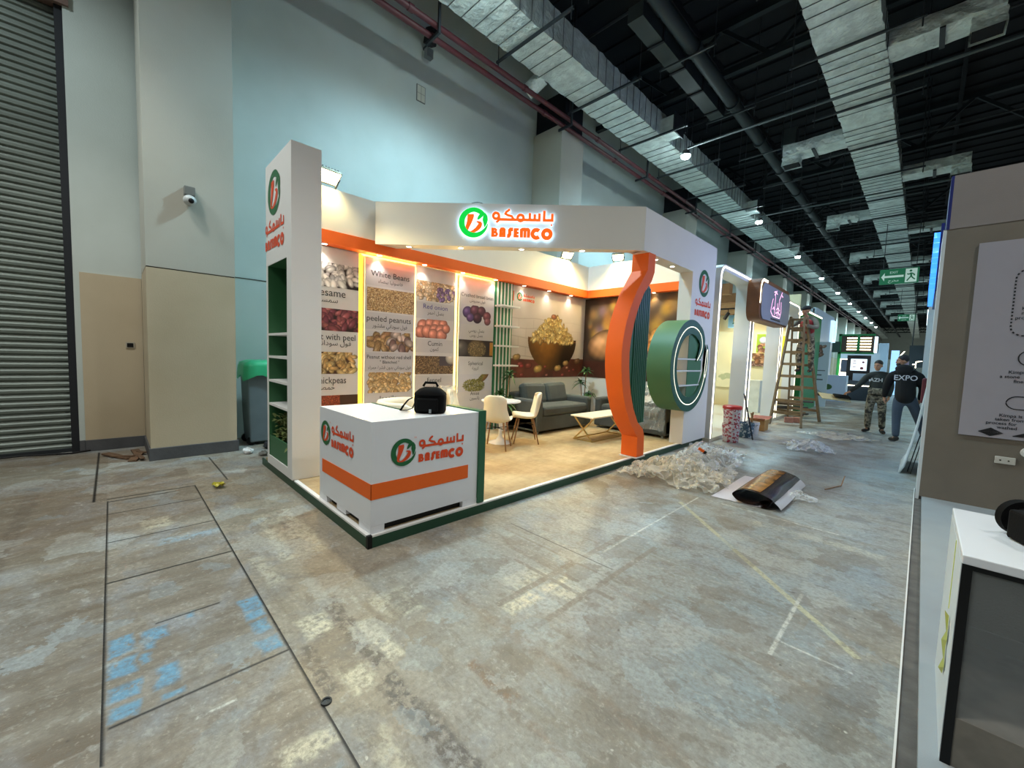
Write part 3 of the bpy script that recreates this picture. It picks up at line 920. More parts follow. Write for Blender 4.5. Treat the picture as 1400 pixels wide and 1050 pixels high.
def put_quads(mb, quads, o, u, v, s, t=0.0, c=(0, 0)):
    """lay 2-D quads on a surface (u right, v up); t > 0 gives them thickness towards the viewer"""
    o, u, v = Vector(o), Vector(u).normalized(), Vector(v).normalized(); w = u.cross(v)
    for k_, q in enumerate(quads):
        P = [o + u * ((a - c[0]) * s) + v * ((b - c[1]) * s) + w * (k_ * 4e-6) for a, b in q]
        if t: mb.add(P + [p + w * t for p in P], [(0, 1, 5, 4), (1, 2, 6, 5), (2, 3, 7, 6), (3, 0, 4, 7), (4, 5, 6, 7)])
        else: mb.add(P, [(0, 1, 2, 3)])
def put_logo(parent, o, u, v, R, stacked=False, mg=None, mo=None, lift=0.004, words=1.0, gap=None):
    o, u, v = Vector(o), Vector(u).normalized(), Vector(v).normalized(); w = u.cross(v)
    g, org = logo_mark()
    b = MB(); put_quads(b, g, o + w * lift, u, v, R); b.build('logo_ring', mg or M['logo_green'], parent)
    b = MB(); put_quads(b, org, o + w * (lift + .001), u, v, R); b.build('logo_letter', mo or M['logo_orange'], parent)
    b = MB()
    if stacked:
        cx, cy = _q(862, 300)
        put_quads(b, logo_words(), o + w * lift - v * (R * gap), u, v, R * words, c=(cx, cy))
    else:
        put_quads(b, logo_words(), o + w * lift, u, v, R)
        put_text(b, 'TM', o + w * lift + u * (R * .95) + v * (R * .92), u, v, R * .16)
    b.build('logo_lettering', mo or M['logo_orange'], parent)

# ================================================================== PRINTED PICTURES (painted point by point into a mesh)
def s2l(c):
    c = np.clip(c, 0, 1)
    return np.where(c <= .04045, c / 12.92, ((c + .055) / 1.055) ** 2.4)
class Canvas:
    """w x h metres, n points per metre, sRGB 0..1"""
    def __init__(s, w, h, ppm, bg, seed=1):
        s.w, s.h = w, h
        s.nx, s.ny = int(w * ppm) + 1, int(h * ppm) + 1
        s.X, s.Y = np.meshgrid(np.linspace(0, w, s.nx), np.linspace(0, h, s.ny))
        s.c = np.ones((s.ny, s.nx, 3)) * (np.array(bg[:3]) / 255.0)
        s.r = np.random.RandomState(seed)
    def noise(s, cell, seed=0, oct=3):
        r = np.random.RandomState(seed + 11); out = np.zeros_like(s.X); amp = 1
        for k in range(oct):
            gx, gy = int(s.w / cell) + 3, int(s.h / cell) + 3
            g = r.rand(gy, gx)
            fx, fy = s.X / cell, s.Y / cell
            ix, iy = fx.astype(int), fy.astype(int); tx, ty = fx - ix, fy - iy
            tx, ty = tx * tx * (3 - 2 * tx), ty * ty * (3 - 2 * ty)
            v = (g[iy, ix] * (1 - tx) + g[iy, ix + 1] * tx) * (1 - ty) + (g[iy + 1, ix] * (1 - tx) + g[iy + 1, ix + 1] * tx) * ty
            out += (v - .5) * amp; amp *= .5; cell *= .5
        return out
    def blend(s, mask, col):
        col = np.array(col) / 255.0 if np.ndim(col) == 1 else col
        s.c = s.c * (1 - mask[..., None]) + col * mask[..., None]
    def rect(s, x0, x1, y0, y1, col, soft=0.0):
        m = ((s.X >= x0) & (s.X <= x1) & (s.Y >= y0) & (s.Y <= y1)).astype(float); s.blend(m, col)
    def speck(s, amount, seed=3, cell=.008):
        s.c = s.c * (1 + s.noise(cell, seed, 2)[..., None] * amount)
    def seed(s, cx, cy, a, b, th, col, rim=.45, tex=0.0, waist=0.0, light=(-.35, .55)):
        """one bean, nut or root: an oval print with its own printed modelling"""
        ct, st = math.cos(th), math.sin(th)
        R = max(a, b) * 1.1
        i0, i1 = np.searchsorted(s.Y[:, 0], [cy - R, cy + R]); j0, j1 = np.searchsorted(s.X[0], [cx - R, cx + R])
        if i1 <= i0 or j1 <= j0: return
        X, Y = s.X[i0:i1, j0:j1] - cx, s.Y[i0:i1, j0:j1] - cy
        U, V = (X * ct + Y * st) / a, (-X * st + Y * ct) / b
        if waist: V = V / (1 - waist * np.exp(-(U / .35) ** 2))
        d = U * U + V * V
        m = np.clip((1.0 - d) * 8, 0, 1)
        lx, ly = X / a, Y / a
        shade = 1 - rim * np.clip(d, 0, 1) ** 1.5 + .22 * (light[0] * lx + light[1] * ly)
        if tex:
            shade = shade + tex * (np.sin(U * 14 + s.r.rand() * 6) * np.sin(V * 9 + s.r.rand() * 6))
        col = np.array(col) / 255.0 * np.clip(shade, .1, 1.35)[..., None]
        hl = np.exp(-((U + .25) ** 2 + (V - .35) ** 2) * 9) * .18
        col = np.clip(col + hl[..., None], 0, 1)
        s.c[i0:i1, j0:j1] = s.c[i0:i1, j0:j1] * (1 - m[..., None]) + col * m[..., None]
    def heap(s, n, region, size, cols, seed=2, aspect=.6, jit=.25, **k):
        r = np.random.RandomState(seed)
        x0, x1, y0, y1 = region
        P = [(r.uniform(x0, x1), r.uniform(y0, y1)) for _ in range(n)]
        P.sort(key=lambda p: -p[1])
        for (x, y) in P:
            if k.get('inside') and not k['inside'](x, y): continue
            c = np.array(cols[r.randint(len(cols))]) * r.uniform(.85, 1.1)
            a = size * r.uniform(1 - jit, 1 + jit)
            s.seed(x, y, a, a * aspect, r.uniform(0, PI), c, rim=k.get('rim', .5), tex=k.get('tex', 0), waist=k.get('waist', 0))
    def build(s, name, parent, o, u, v, lift=0.0):
        o, u, v = Vector(o), Vector(u).normalized(), Vector(v).normalized(); w = u.cross(v); o = o + w * lift
        W = world_inv(parent)
        P = np.array(o)[None, None] + s.X[..., None] * np.array(u) + s.Y[..., None] * np.array(v)
        P = P.reshape(-1, 3)
        Wm = np.array(W); P = P @ Wm[:3, :3].T + Wm[:3, 3]
        idx = np.arange(s.nx * s.ny).reshape(s.ny, s.nx)
        F = np.stack([idx[:-1, :-1], idx[:-1, 1:], idx[1:, 1:], idx[1:, :-1]], -1).reshape(-1, 4)
        me = bpy.data.meshes.new(name)
        me.vertices.add(len(P)); me.vertices.foreach_set('co', P.astype(np.float32).ravel())
        me.loops.add(F.size); me.loops.foreach_set('vertex_index', F.astype(np.int32).ravel())
        me.polygons.add(len(F)); me.polygons.foreach_set('loop_start', np.arange(0, F.size, 4, dtype=np.int32))
        me.update(calc_edges=True)
        at = me.color_attributes.new('print', 'FLOAT_COLOR', 'POINT')
        rgba = np.ones((len(P), 4), np.float32); rgba[:, :3] = s2l(s.c).reshape(-1, 3)
        at.data.foreach_set('color', rgba.ravel())
        me.materials.append(M['pic'])
        ob = bpy.data.objects.new(name, me); COL.objects.link(ob); ob.parent = parent
        return ob

# ================================================================== THE STAND
PZ = 0.10                      # top of the platform
XF, YL, YR = -3.03, 1.43, 8.45
XB = -6.05                     # inner face of the back wall
PX, PY, PZV = Vector((1, 0, 0)), Vector((0, 1, 0)), Vector((0, 0, 1))

M['carpet'] = None
def carpet_mat():
    m, nt, b = node_mat('tan_carpet_tiles')
    N, L = nt.nodes, nt.links
    geo = N.new('ShaderNodeNewGeometry')
    n = N.new('ShaderNodeTexNoise'); n.inputs['Scale'].default_value = 2.4; n.inputs['Detail'].default_value = 8; n.inputs['Roughness'].default_value = .7
    mp = N.new('ShaderNodeMapping'); mp.inputs['Scale'].default_value = (1.0, .55, 1)
    L.new(geo.outputs['Position'], mp.inputs[0]); L.new(mp.outputs[0], n.inputs['Vector'])
    r = N.new('ShaderNodeValToRGB'); e = r.color_ramp.elements
    e[0].position = .32; e[0].color = srgb(150, 122, 84); e[1].position = .70; e[1].color = srgb(206, 182, 140)
    L.new(n.outputs['Fac'], r.inputs[0])
    br = N.new('ShaderNodeTexBrick'); br.inputs['Scale'].default_value = 1.0
    br.inputs['Brick Width'].default_value = 1.2; br.inputs['Row Height'].default_value = .18; br.inputs['Mortar Size'].default_value = .003
    br.inputs['Color1'].default_value = (1, 1, 1, 1); br.inputs['Color2'].default_value = (.88, .88, .86, 1); br.inputs['Mortar'].default_value = (.7, .66, .6, 1)
    L.new(geo.outputs['Position'], br.inputs['Vector'])
    mx = N.new('ShaderNodeMix'); mx.data_type = 'RGBA'; mx.blend_type = 'MULTIPLY'; mx.inputs[0].default_value = .8
    L.new(r.outputs[0], mx.inputs[6]); L.new(br.outputs[0], mx.inputs[7]); L.new(mx.outputs[2], b.inputs['Base Color'])
    b.inputs['Roughness'].default_value = .6
    return m
M['carpet'] = carpet_mat()
pf = thing('booth_platform', 'low tan-floored platform of the orange and green nut stand with green edge', 'platform', (-4.6, 4.9, 0))
MB().box(-6.2, XF - .035, YL + .035, YR - .01, 0.0, PZ - .001).build('floor_covering', M['carpet'], pf)
q = MB(); q.box(XF - .012, XF, YL, YR, 0, PZ - .012); q.box(-6.25, XF - .012, YL, YL + .012, 0, PZ - .012)
q.build('green_edge', M['green_dark'], pf)
q = MB(); q.box(XF - .045, XF - .001, YL + .002, YR, PZ - .012, PZ + .004); q.box(-4.9, XF - .045, YL + .002, YL + .045, PZ - .012, PZ + .004)
q.build('white_trim', M['white'], pf)
q = MB(); q.box(XF - .03, XF + .003, YL - .003, YL + .035, 0, PZ + .006); q.build('chipped_corner', M['black'], pf)

# --- shelf tower at the left end
tw = thing('shelf_tower', 'tall white tower with green shelf niche and stacked logo at left end', 'display tower', (-5.42, 1.58, PZ))
TX0, TX1, TY0, TY1, TZ = -5.93, -4.92, 1.42, 1.735, 3.82
N0, N1 = -5.865, -5.09
q = MB()
q.box(TX0, N0, TY0, TY1, PZ, TZ); q.box(N1, TX1, TY0, TY1, PZ, TZ); q.box(N0, N1, TY0, TY1, 2.61, TZ)
q.box(N0, N1, TY0, TY1, PZ, .21); q.box(N0, N1, TY1 - .02, TY1, .21, 2.61)
q.build('body', M['white'], tw)
q = MB(); q.box(N0 + .001, N1 - .001, TY1 - .026, TY1 - .020, .21, 2.61); q.box(N0, N0 + .004, TY0 + .005, TY1 - .02, .21, 2.61); q.box(N1 - .004, N1, TY0 + .005, TY1 - .02, .21, 2.61)
q.box(N0, N1, TY0 + .005, TY1 - .02, 2.606, 2.61)
q.build('green_lining', M['green_shelf'], tw)
for z in (1.745, 1.465, 1.165, .865):
    MB().box(N0 + .004, N1 - .004, TY0 + .004, TY1 - .026, z, z + .028).build('shelf', M['white'], tw)
MB().box(N0 + .004, N1 - .004, TY0 + .012, TY0 + .03, .21, .47).build('planter_front', M['green_shelf'], tw)
put_logo(tw, (-5.56, TY0, 3.43), (1, 0, 0), (0, 0, 1), .255, stacked=True, gap=1.86, words=.72)

# --- back wall with fascia, orange band and lights
bw = thing('booth_back_wall', 'white back wall of the nut stand with orange light band along its top', 'booth wall', (-6.1, 5, PZ))
MB().box(-6.14, XB - .04, 1.735, YR + .05, PZ, 3.8).build('wall_board', M['white'], bw)
MB().box(-6.04, -5.88, 1.735, YR - .15, 3.22, 3.8).build('fascia', M['white'], bw)
MB().box(-6.05, -5.865, 1.735, YR - .135, 3.055, 3.23).build('orange_band', M['orange'], bw)
def downlight(parent, p, e=9, col=NEUT, tgt=None, ang=1.7):
    x, y, z = p
    o = MB().lathe([(.001, z - .004), (.036, z - .004), (.036, z - .001)], (x, y, 0), 16, cap=False).build('downlight', M['downlight'], parent)
    q = MB(); q.lathe([(.036, z - .001), (.036, z - .006), (.046, z - .004), (.047, z)], (x, y, 0), 16, cap=False); q.build('bezel', M['white'], o)
    light('downlight_beam', 'SPOT', (x, y, z - .012), e * 1.35, col, .03, tgt or (x, y, 0), ang, .6)
for y in (2.14, 2.95, 3.75, 4.55, 5.35, 6.15, 6.95, 7.75):
    downlight(bw, (-5.955, y, 3.055), 7, tgt=(-6.0, y, 0))
q = MB()
for y in (2.715, 3.632, 4.495): q.mi = 0 if y < 3 else 1; q.box(-6.085, -6.075, y - .028, y + .028, .3, 3.05)
q.box(-6.085, -6.075, 2.72, 5.40, 3.03, 3.05)
q.build('led_strip', [M['led_warm'], M['led_pale']], bw)
for y0_, y1_ in ((2.76, 3.6), (4.54, 5.4)):
    l = light('led_top_glow', 'AREA', (-5.99, (y0_ + y1_) / 2, 3.035), 3, (1, .66, .18), .05, (-5.97, (y0_ + y1_) / 2, 4)); l.data.shape = 'RECTANGLE'; l.data.size = y1_ - y0_; l.data.size_y = .03; l.rotation_euler = (PI, 0, PI / 2)
for y in (2.715, 3.632, 4.495):
    l = light('led_glow', 'AREA', (-6.06, y, 1.7), 7, (1, .66, .18), .05, (-5, y, 1.7)); l.data.shape = 'RECTANGLE'; l.data.size = .04; l.data.size_y = 2.6
MB().box(-6.05, -6.035, 5.9, YR, PZ, 1.13).build('plain_dado', M['white'], bw)

# --- end wall
ew = thing('booth_end_wall', 'white end wall of the nut stand, orange band above a dark mural', 'booth wall', (-4.6, 8.48, PZ))
MB().box(-6.14, -3.24, YR, YR + .05, PZ, 3.8).build('wall_board', M['white'], ew)
MB().box(-5.88, -3.24, YR - .15, YR - .01, 3.22, 3.8).build('fascia', M['white'], ew)
MB().box(-5.865, -3.24, YR - .165, YR - .002, 3.055, 3.23).build('orange_band', M['orange'], ew)
for x in (-5.0, -4.2, -3.45): downlight(ew, (x, YR - .085, 3.055), 6, tgt=(x, YR - .04, 0))

# --- product panels
PU, PVv = (0, 1, 0), (0, 0, 1)
def grey_board(label, y0, y1, xf, z1, seed):
    p = thing('product_poster', label, 'wall panel', (xf - .02, (y0 + y1) / 2, PZ), 0, 'product panels on the back wall')
    MB().box(xf - .02, xf, y0, y1, PZ, z1).build('board', M['grey_print'], p)
    return p
def words(p, xf, lines, m=None, name='lettering'):
    b = MB()
    for (t, yc, z, size, w) in lines: put_text(b, t, (xf + .004, yc, z), PU, PVv, size, width=w)
    b.build(name, m or M['ink'], p)
def band(p, xf, y0, y1, z0, z1, m=None, name='text_field', lift=.0015):
    MB().box(xf, xf + lift, y0, y1, z0, z1).build(name, m or M['grey_box'], p)
DARKBG = (40, 26, 22)
def pic(p, xf, y0, y1, z0, z1, bg, paint, seed=1, ppm=150, lift=.003):
    c = Canvas(y1 - y0, z1 - z0, ppm, bg, seed); paint(c); c.build('picture', p, (xf, y0, z0), PU, PVv, lift)

XP = -6.055
P1 = grey_board('first grey product panel from the left, partly hidden by the white tower', 1.76, 2.672, XP, 3.045, 1)
def whitebeans(c):
    c.heap(75, (0, c.w, 0, c.h), .080, [(214, 208, 206), (196, 190, 190), (226, 220, 216)], 3, .55)
def redbeans(c):
    c.heap(85, (0, c.w, 0, c.h), .078, [(128, 62, 72), (150, 80, 84), (170, 100, 96), (112, 52, 66)], 4, .52)
def shells(c):
    c.c[:] = np.array((206, 202, 200)) / 255
    c.rect(0, c.w * .9, 0, c.h, (70, 44, 26)); c.heap(80, (0, c.w * .92, 0, c.h), .078, [(206, 170, 108), (190, 150, 92), (220, 190, 132)], 5, .5, waist=.25, tex=.06)
def lentils(c):
    c.heap(1500, (0, c.w, 0, c.h), .012, [(168, 70, 40), (190, 88, 48), (140, 52, 34)], 6, .8)
    c.rect(c.w * .7, c.w, c.h * .3, c.h, (70, 44, 30))
pic(P1, XP, 1.76, 2.672, 2.49, 2.83, DARKBG, whitebeans)
pic(P1, XP, 1.76, 2.672, 1.865, 2.185, DARKBG, redbeans)
pic(P1, XP, 1.76, 2.672, 1.24, 1.56, DARKBG, shells)
pic(P1, XP, 1.76, 2.672, .66, .925, (120, 60, 40), lentils)
words(P1, XP, [('Sesame', 2.26, 2.36, .15, .43), (arabic('سمسم'), 2.22, 2.27, .105, None), ('Peanut with peel', 2.235, 1.735, .128, .78),
               (arabic('فول سوداني بقشره'), 2.17, 1.655, .10, .78), ('Chickpeas', 2.255, 1.10, .14, .47), (arabic('حمص'), 2.20, 1.01, .10, None)])
XQ = -6.03
P2 = grey_board('second grey product panel, headed White Beans, glowing yellow at its edges', 2.758, 3.612, XQ, 3.02, 2)
band(P2, XQ, 2.77, 3.61, 2.60, 2.905)
pic(P2, XQ, 2.79, 3.605, 2.215, 2.57, (120, 90, 60), lambda c: c.heap(2600, (0, c.w, 0, c.h), .014, [(206, 172, 120), (180, 142, 92), (224, 196, 150), (150, 112, 70)], 7, .55))
band(P2, XQ, 2.77, 3.60, 1.93, 2.19)
def peanuts2(c):
    c.c[:] = np.array((198, 196, 200)) / 255
    ins = lambda x, y: ((x - c.w * .5) / (c.w * .46)) ** 2 + ((y - c.h * .5) / (c.h * .5)) ** 2 < 1
    c.heap(46, (0, c.w, 0, c.h), .11, [(176, 140, 92), (196, 160, 110), (150, 110, 74)], 8, .55, waist=.2, tex=.08, inside=ins)
    c.heap(18, (c.w * .5, c.w, 0, c.h), .085, [(188, 160, 150), (150, 116, 110), (204, 180, 168)], 9, .7, inside=ins)
pic(P2, XQ, 2.79, 3.6, 1.59, 1.905, (198, 196, 200), peanuts2)
band(P2, XQ, 2.77, 3.60, 1.275, 1.575)
def chick(c):
    c.c[:] = np.array((198, 196, 198)) / 255
    c.heap(170, (c.w * .06, c.w * .94, 0.0, c.h), .047, [(222, 186, 130), (236, 206, 156), (206, 164, 108)], 10, .92, inside=lambda x, y: abs(x - c.w * .5) < c.w * (.46 - .14 * max(0, y / c.h - .7)))
pic(P2, XQ, 2.79, 3.6, .935, 1.262, (198, 196, 198), chick)
words(P2, XQ, [('White Beans', 3.18, 2.745, .125, .66), (arabic('فاصوليا بيضاء'), 3.18, 2.655, .075, None), ('peeled peanuts', 3.17, 2.06, .125, .76),
               (arabic('فول سوداني مقشور'), 3.18, 1.965, .085, .60), ('Peanut without red shell', 3.18, 1.475, .085, .76), ('" Blanched "', 3.18, 1.40, .07, None),
               (arabic('فول سوداني بدون قشرة حمراء'), 3.19, 1.315, .07, .74), ('lentils', 3.16, .80, .125, None)])
P3 = grey_board('third grey product panel, headed Red onion, between two yellow glowing gaps', 3.652, 4.462, XP, 3.045, 3)
def garlic(c):
    c.c[:] = np.array((205, 202, 200)) / 255
    ins = lambda x, y: (y > c.h * .55) or ((x - c.w * .45) / (c.w * .6)) ** 2 + ((y - c.h * .7) / (c.h * .75)) ** 2 < 1
    c.heap(190, (0, c.w * .98, 0, c.h), .05, [(222, 190, 150), (206, 166, 120), (236, 212, 180)], 11, .7, inside=ins)
    c.heap(40, (c.w * .55, c.w * .98, 0, c.h * .7), .045, [(126, 92, 150), (150, 116, 168), (214, 190, 170)], 12, .7, inside=ins)
pic(P3, XP, 3.66, 4.455, 2.485, 2.815, (205, 202, 200), garlic)
def onions(c):
    c.c[:] = np.array((204, 200, 202)) / 255
    for (x, y, r) in ((.10, .62, .12), (.28, .74, .11), (.46, .72, .12), (.62, .76, .10), (.05, .3, .12), (.22, .34, .13), (.40, .42, .12), (.56, .40, .13), (.36, .2, .11), (.58, .18, .12), (.7, .55, .09)):
        c.seed(x * c.w + .06, y * c.h, r * 1.0, r * .95, .4, (212, 132, 108), rim=.5, tex=.03)
pic(P3, XP, 3.66, 4.455, 1.85, 2.175, (204, 200, 202), onions)
def cumin(c):
    c.heap(1900, (0, c.w, 0, c.h), .022, [(112, 86, 58), (150, 118, 80), (84, 62, 44), (176, 146, 104)], 13, .3)
    c.rect(c.w * .62, c.w, c.h * .45, c.h, (74, 66, 72)); c.seed(c.w * .95, c.h * .9, .14, .12, 0, (196, 186, 176))
pic(P3, XP, 3.66, 4.455, 1.225, 1.54, (90, 66, 50), cumin)
def fennel(c): c.heap(700, (0, c.w, 0, c.h), .022, [(196, 160, 92), (164, 128, 70), (216, 186, 120)], 14, .35)
pic(P3, XP, 3.66, 4.455, .66, .90, (120, 90, 50), fennel)
for z0, z1 in ((2.18, 2.46), (1.60, 1.83), (.92, 1.20)): band(P3, XP, 3.66, 4.44, z0, z1, lift=.001)
words(P3, XP, [('Red onion', 4.05, 2.35, .115, .50)], M['ink_blue'], 'blue_lettering')
words(P3, XP, [(arabic('بصل أحمر'.replace('أ', 'ا')), 4.05, 2.26, .085, None), ('Cumin', 4.05, 1.72, .115, None), (arabic('كمون'), 4.04, 1.635, .085, None),
               ('Fennel', 4.05, 1.08, .115, None), (arabic('شمر'), 4.05, .98, .085, None)])
P4 = grey_board('fourth grey product panel, headed Crushed broad bean, beside the striped shelf', 4.54, 5.395, XQ, 3.02, 4)
def purple(c):
    c.c[:] = np.array((200, 196, 202)) / 255
    for (x, y, r, col) in ((.2, .62, .13, (92, 58, 120)), (.42, .74, .13, (96, 40, 66)), (.62, .72, .12, (90, 36, 52)), (.5, .36, .12, (76, 30, 46)), (.8, .5, .11, (128, 62, 70)), (.28, .36, .10, (104, 70, 130)), (.82, .24, .09, (140, 76, 84))):
        c.seed(x * c.w, y * c.h, r * .95, r * .85, .3, col, rim=.5)
pic(P4, XQ, 4.58, 5.37, 2.15, 2.515, (200, 196, 202), purple)
def spices(c):
    c.c[:] = np.array((52, 40, 34)) / 255
    c.seed(c.w * .08, c.h * .45, .17, .16, 0, (96, 88, 80)); c.seed(c.w * .52, c.h * .45, .25, .19, 0, (120, 100, 66))
    c.heap(700, (c.w * .2, c.w * .85, c.h * .05, c.h * .85), .013, [(150, 128, 84), (112, 96, 60), (176, 150, 100)], 15, .7,
           inside=lambda x, y: ((x - c.w * .52) / .22) ** 2 + ((y - c.h * .45) / .15) ** 2 < 1)
    c.rect(c.w * .9, c.w, c.h * .1, c.h * .9, (190, 130, 44))
pic(P4, XQ, 4.55, 5.39, 1.55, 1.865, (52, 40, 34), spices)
def anise(c):
    c.c[:] = np.array((200, 197, 203)) / 255
    c.seed(c.w * .74, c.h * .82, .16, .07, .6, (150, 110, 62))
    c.heap(900, (c.w * .1, c.w * .85, 0, c.h), .02, [(140, 134, 60), (110, 104, 40), (172, 162, 92)], 16, .4,
           inside=lambda x, y: ((x - c.w * .45) / (c.w * .34)) ** 2 + ((y - c.h * .35) / (c.h * .36)) ** 2 < 1 or abs((y - c.h * .62) - (x - c.w * .6) * 1.0) < .05 and x > c.w * .5)
pic(P4, XQ, 4.58, 5.37, .885, 1.215, (200, 197, 203), anise)
words(P4, XQ, [('Crushed broad bean', 4.97, 2.66, .095, .78), (arabic('فول مجروش'), 4.97, 2.575, .075, None), (arabic('بصل روسي'), 4.96, 2.02, .085, None), (arabic('بصل روس'), 4.96, 1.93, .075, None),
               ('Spherical', 4.96, 1.39, .10, None), (arabic('كروية'), 4.96, 1.305, .08, None), ('Anise', 4.96, .815, .10, None), (arabic('يانسون'), 4.96, .73, .085, None)])

# --- striped shelf unit
ss = thing('striped_shelf', 'narrow green and white striped wall panel with four white shelves', 'shelf', (-6.0, 5.65, PZ))
MB().box(-6.05, -6.01, 5.415, 5.885, PZ, 3.05).build('green_panel', pbr('shelf_stripe_green', srgb(40, 116, 76), .42), ss)
q = MB()
for i in range(5):
    y = 5.415 + .047 + i * .094
    q.box(-6.01, -6.004, y - .016, y + .018, PZ, 3.05)
q.build('white_slats', M['white'], ss)
for z in (2.55, 2.155, 1.765, 1.375):
    MB().box(-6.01, -5.80, 5.40, 5.90, z, z + .03).build('shelf', M['white'], ss)

# --- mural with a bowl of peanuts (back wall)
m1 = thing('wall_mural', 'printed mural of a wooden bowl heaped with peanuts on brown table', 'mural', (-6.04, 7.2, 1.13))
MY0, MY1, MZ0, MZ1 = 5.90, YR - .005, 1.13, 3.05
c = Canvas(MY1 - MY0, MZ1 - MZ0, 105, (204, 192, 186), 5)
c.c = c.c * (1 + c.noise(.5, 2)[..., None] * .10)
for j, zz in enumerate((.45, .66, .87, 1.07, 1.27)):
    yy = zz + .02 * np.sin(c.X * 5 + j)
    fade = np.clip(1.25 - c.X / 2.2, .1, 1)
    c.blend(np.exp(-((c.Y - yy) / .008) ** 2) * .5 * fade, (150, 136, 130))
    for k in range(6):
        xx = .2 + k * .46 + (.23 if j % 2 else 0)
        c.blend(np.exp(-((c.X - xx) / .007) ** 2) * ((c.Y > zz - .21) & (c.Y < zz)) * .35 * fade, (150, 136, 130))
tb = np.clip((.42 - .02 * np.sin(c.X * 2) - c.Y) * 60, 0, 1)
c.blend(tb, (96, 50, 38)); c.c = np.where((tb > .5)[..., None], c.c * (1 + .5 * c.noise(.3, 9)[..., None]), c.c)
BX, BZ = 1.36, .50
# bowl
U = (c.X - BX) / .86; V = (c.Y - .86) / .70
inb = (U * U + V * V < 1) & (c.Y < .86 - .05 * (1 - U * U) + .03)
sh_ = np.clip(.75 - .75 * (U + .35) ** 2 - .35 * (-V), .12, 1)[..., None]
wood = np.array((214, 140, 52)) / 255 * sh_ * (1 + .12 * c.noise(.12, 5)[..., None])
c.c = np.where(inb[..., None], np.clip(wood + .02, 0, 1), c.c)
c.blend((np.exp(-((c.Y - (.845 - .05 * (1 - U * U))) / .02) ** 2) * (np.abs(U) < .98)), (110, 66, 30))
c.heap(620, (BX - .85, BX + .85, .80, 1.42), .078, [(226, 196, 126), (212, 178, 108), (238, 212, 150), (190, 150, 86)], 21, .56, waist=.22, tex=.07,
       inside=lambda x, y: abs(x - BX) < .76 * max(0, 1 - max(0, (y - .84)) / .56) ** .75 and y > .81 + .05 * ((x - BX) / .8) ** 2 - .03)
c.seed(BX - .02, 1.38, .10, .06, 0, (160, 96, 66), tex=.1)
for (x, y, a, col) in ((.17, .44, .12, (186, 148, 92)), (.28, .29, .10, (150, 60, 56)), (.55, .26, .12, (140, 64, 52)), (.86, .19, .15, (196, 160, 90)), (1.55, .21, .13, (196, 160, 96)), (1.84, .33, .11, (186, 150, 96)), (1.9, .22, .05, (214, 160, 120)),
                       (2.3, .38, .13, (120, 86, 60)), (.12, .09, .07, (130, 50, 44)), (.34, .06, .08, (150, 66, 56)), (1.16, .05, .05, (180, 110, 90)), (1.74, .05, .06, (160, 72, 64)), (2.0, .14, .05, (150, 60, 60)), (2.16, .17, .05, (150, 70, 64)), (.33, .25, .07, (176, 60, 60)), (1.1, .24, .05, (150, 64, 60))):
    c.seed(x, y, a, a * .62, .15, col, waist=.15, tex=.06)
c.build('print', m1, (XB - .0, MY0, MZ0), PU, PVv, .022)
MB().box(-6.05, -6.032, MY0, MY1, MZ0, MZ1).build('board', M['white'], m1)
put_logo(m1, (XB + .022, MY0 + .20, MZ0 + 1.70), PU, PVv, .085, lift=.003)
MB().box(-6.028, -6.026, MY0 + .005, MY0 + .03, MZ0 + 1.60, MZ0 + 1.80).build('red_bar', M['logo_orange'], m1)

# --- mural with blurred golden bokeh and close-up nuts (end wall)
m2 = thing('wall_mural', 'printed brown mural of close-up nuts before golden blur on end wall', 'mural', (-4.5, YR - .01, 1.13))
EX0, EX1 = -6.03, -3.24
c = Canvas(EX1 - EX0, 3.05 - 1.13, 95, (66, 47, 36), 6)
c.c = c.c * (1 + c.noise(.7, 4)[..., None] * .5)
r = np.random.RandomState(4)
for k in range(60):
    x, y, a = r.uniform(.15, 2.8), r.uniform(.9, 1.85), r.uniform(.06, .17)
    col = [(196, 146, 46), (150, 108, 60), (128, 100, 130), (206, 160, 60), (110, 96, 70), (170, 110, 50)][r.randint(6)]
    c.blend(np.exp(-(((c.X - x) / a) ** 2 + ((c.Y - y) / (a * 1.2)) ** 2) ** 1.3) * .75, col)
tb = np.clip((.44 - c.Y) * 14, 0, 1); c.blend(tb, (70, 34, 26)); c.c = c.c * (1 + .12 * c.noise(.15, 8)[..., None])
c.seed(.62, .78, .52, .38, .25, (190, 134, 88), rim=.7, tex=.05)
for (x, y, a, col) in ((1.62, .90, .20, (200, 138, 66)), (1.86, .98, .22, (214, 150, 74)), (2.1, .92, .22, (206, 140, 70)), (1.75, .72, .2, (190, 124, 58)), (2.0, .74, .2, (196, 130, 60)), (2.35, .85, .22, (190, 128, 62)), (2.6, .7, .2, (180, 120, 60))):
    c.seed(x, y, a, a * .58, -.7 + x, col, waist=.2, tex=.08)
c.heap(80, (1.4, 2.79, .16, .66), .085, [(128, 44, 44), (150, 60, 54), (110, 36, 40), (168, 84, 70)], 31, .72)
c.seed(1.78, .48, .1, .06, 0, (216, 176, 128))
c.build('print', m2, (EX0, YR, 1.13), (1, 0, 0), (0, 0, 1), .012)
MB().box(EX0, EX1, YR - .011, YR, 1.13, 3.05).build('board', M['white'], m2)

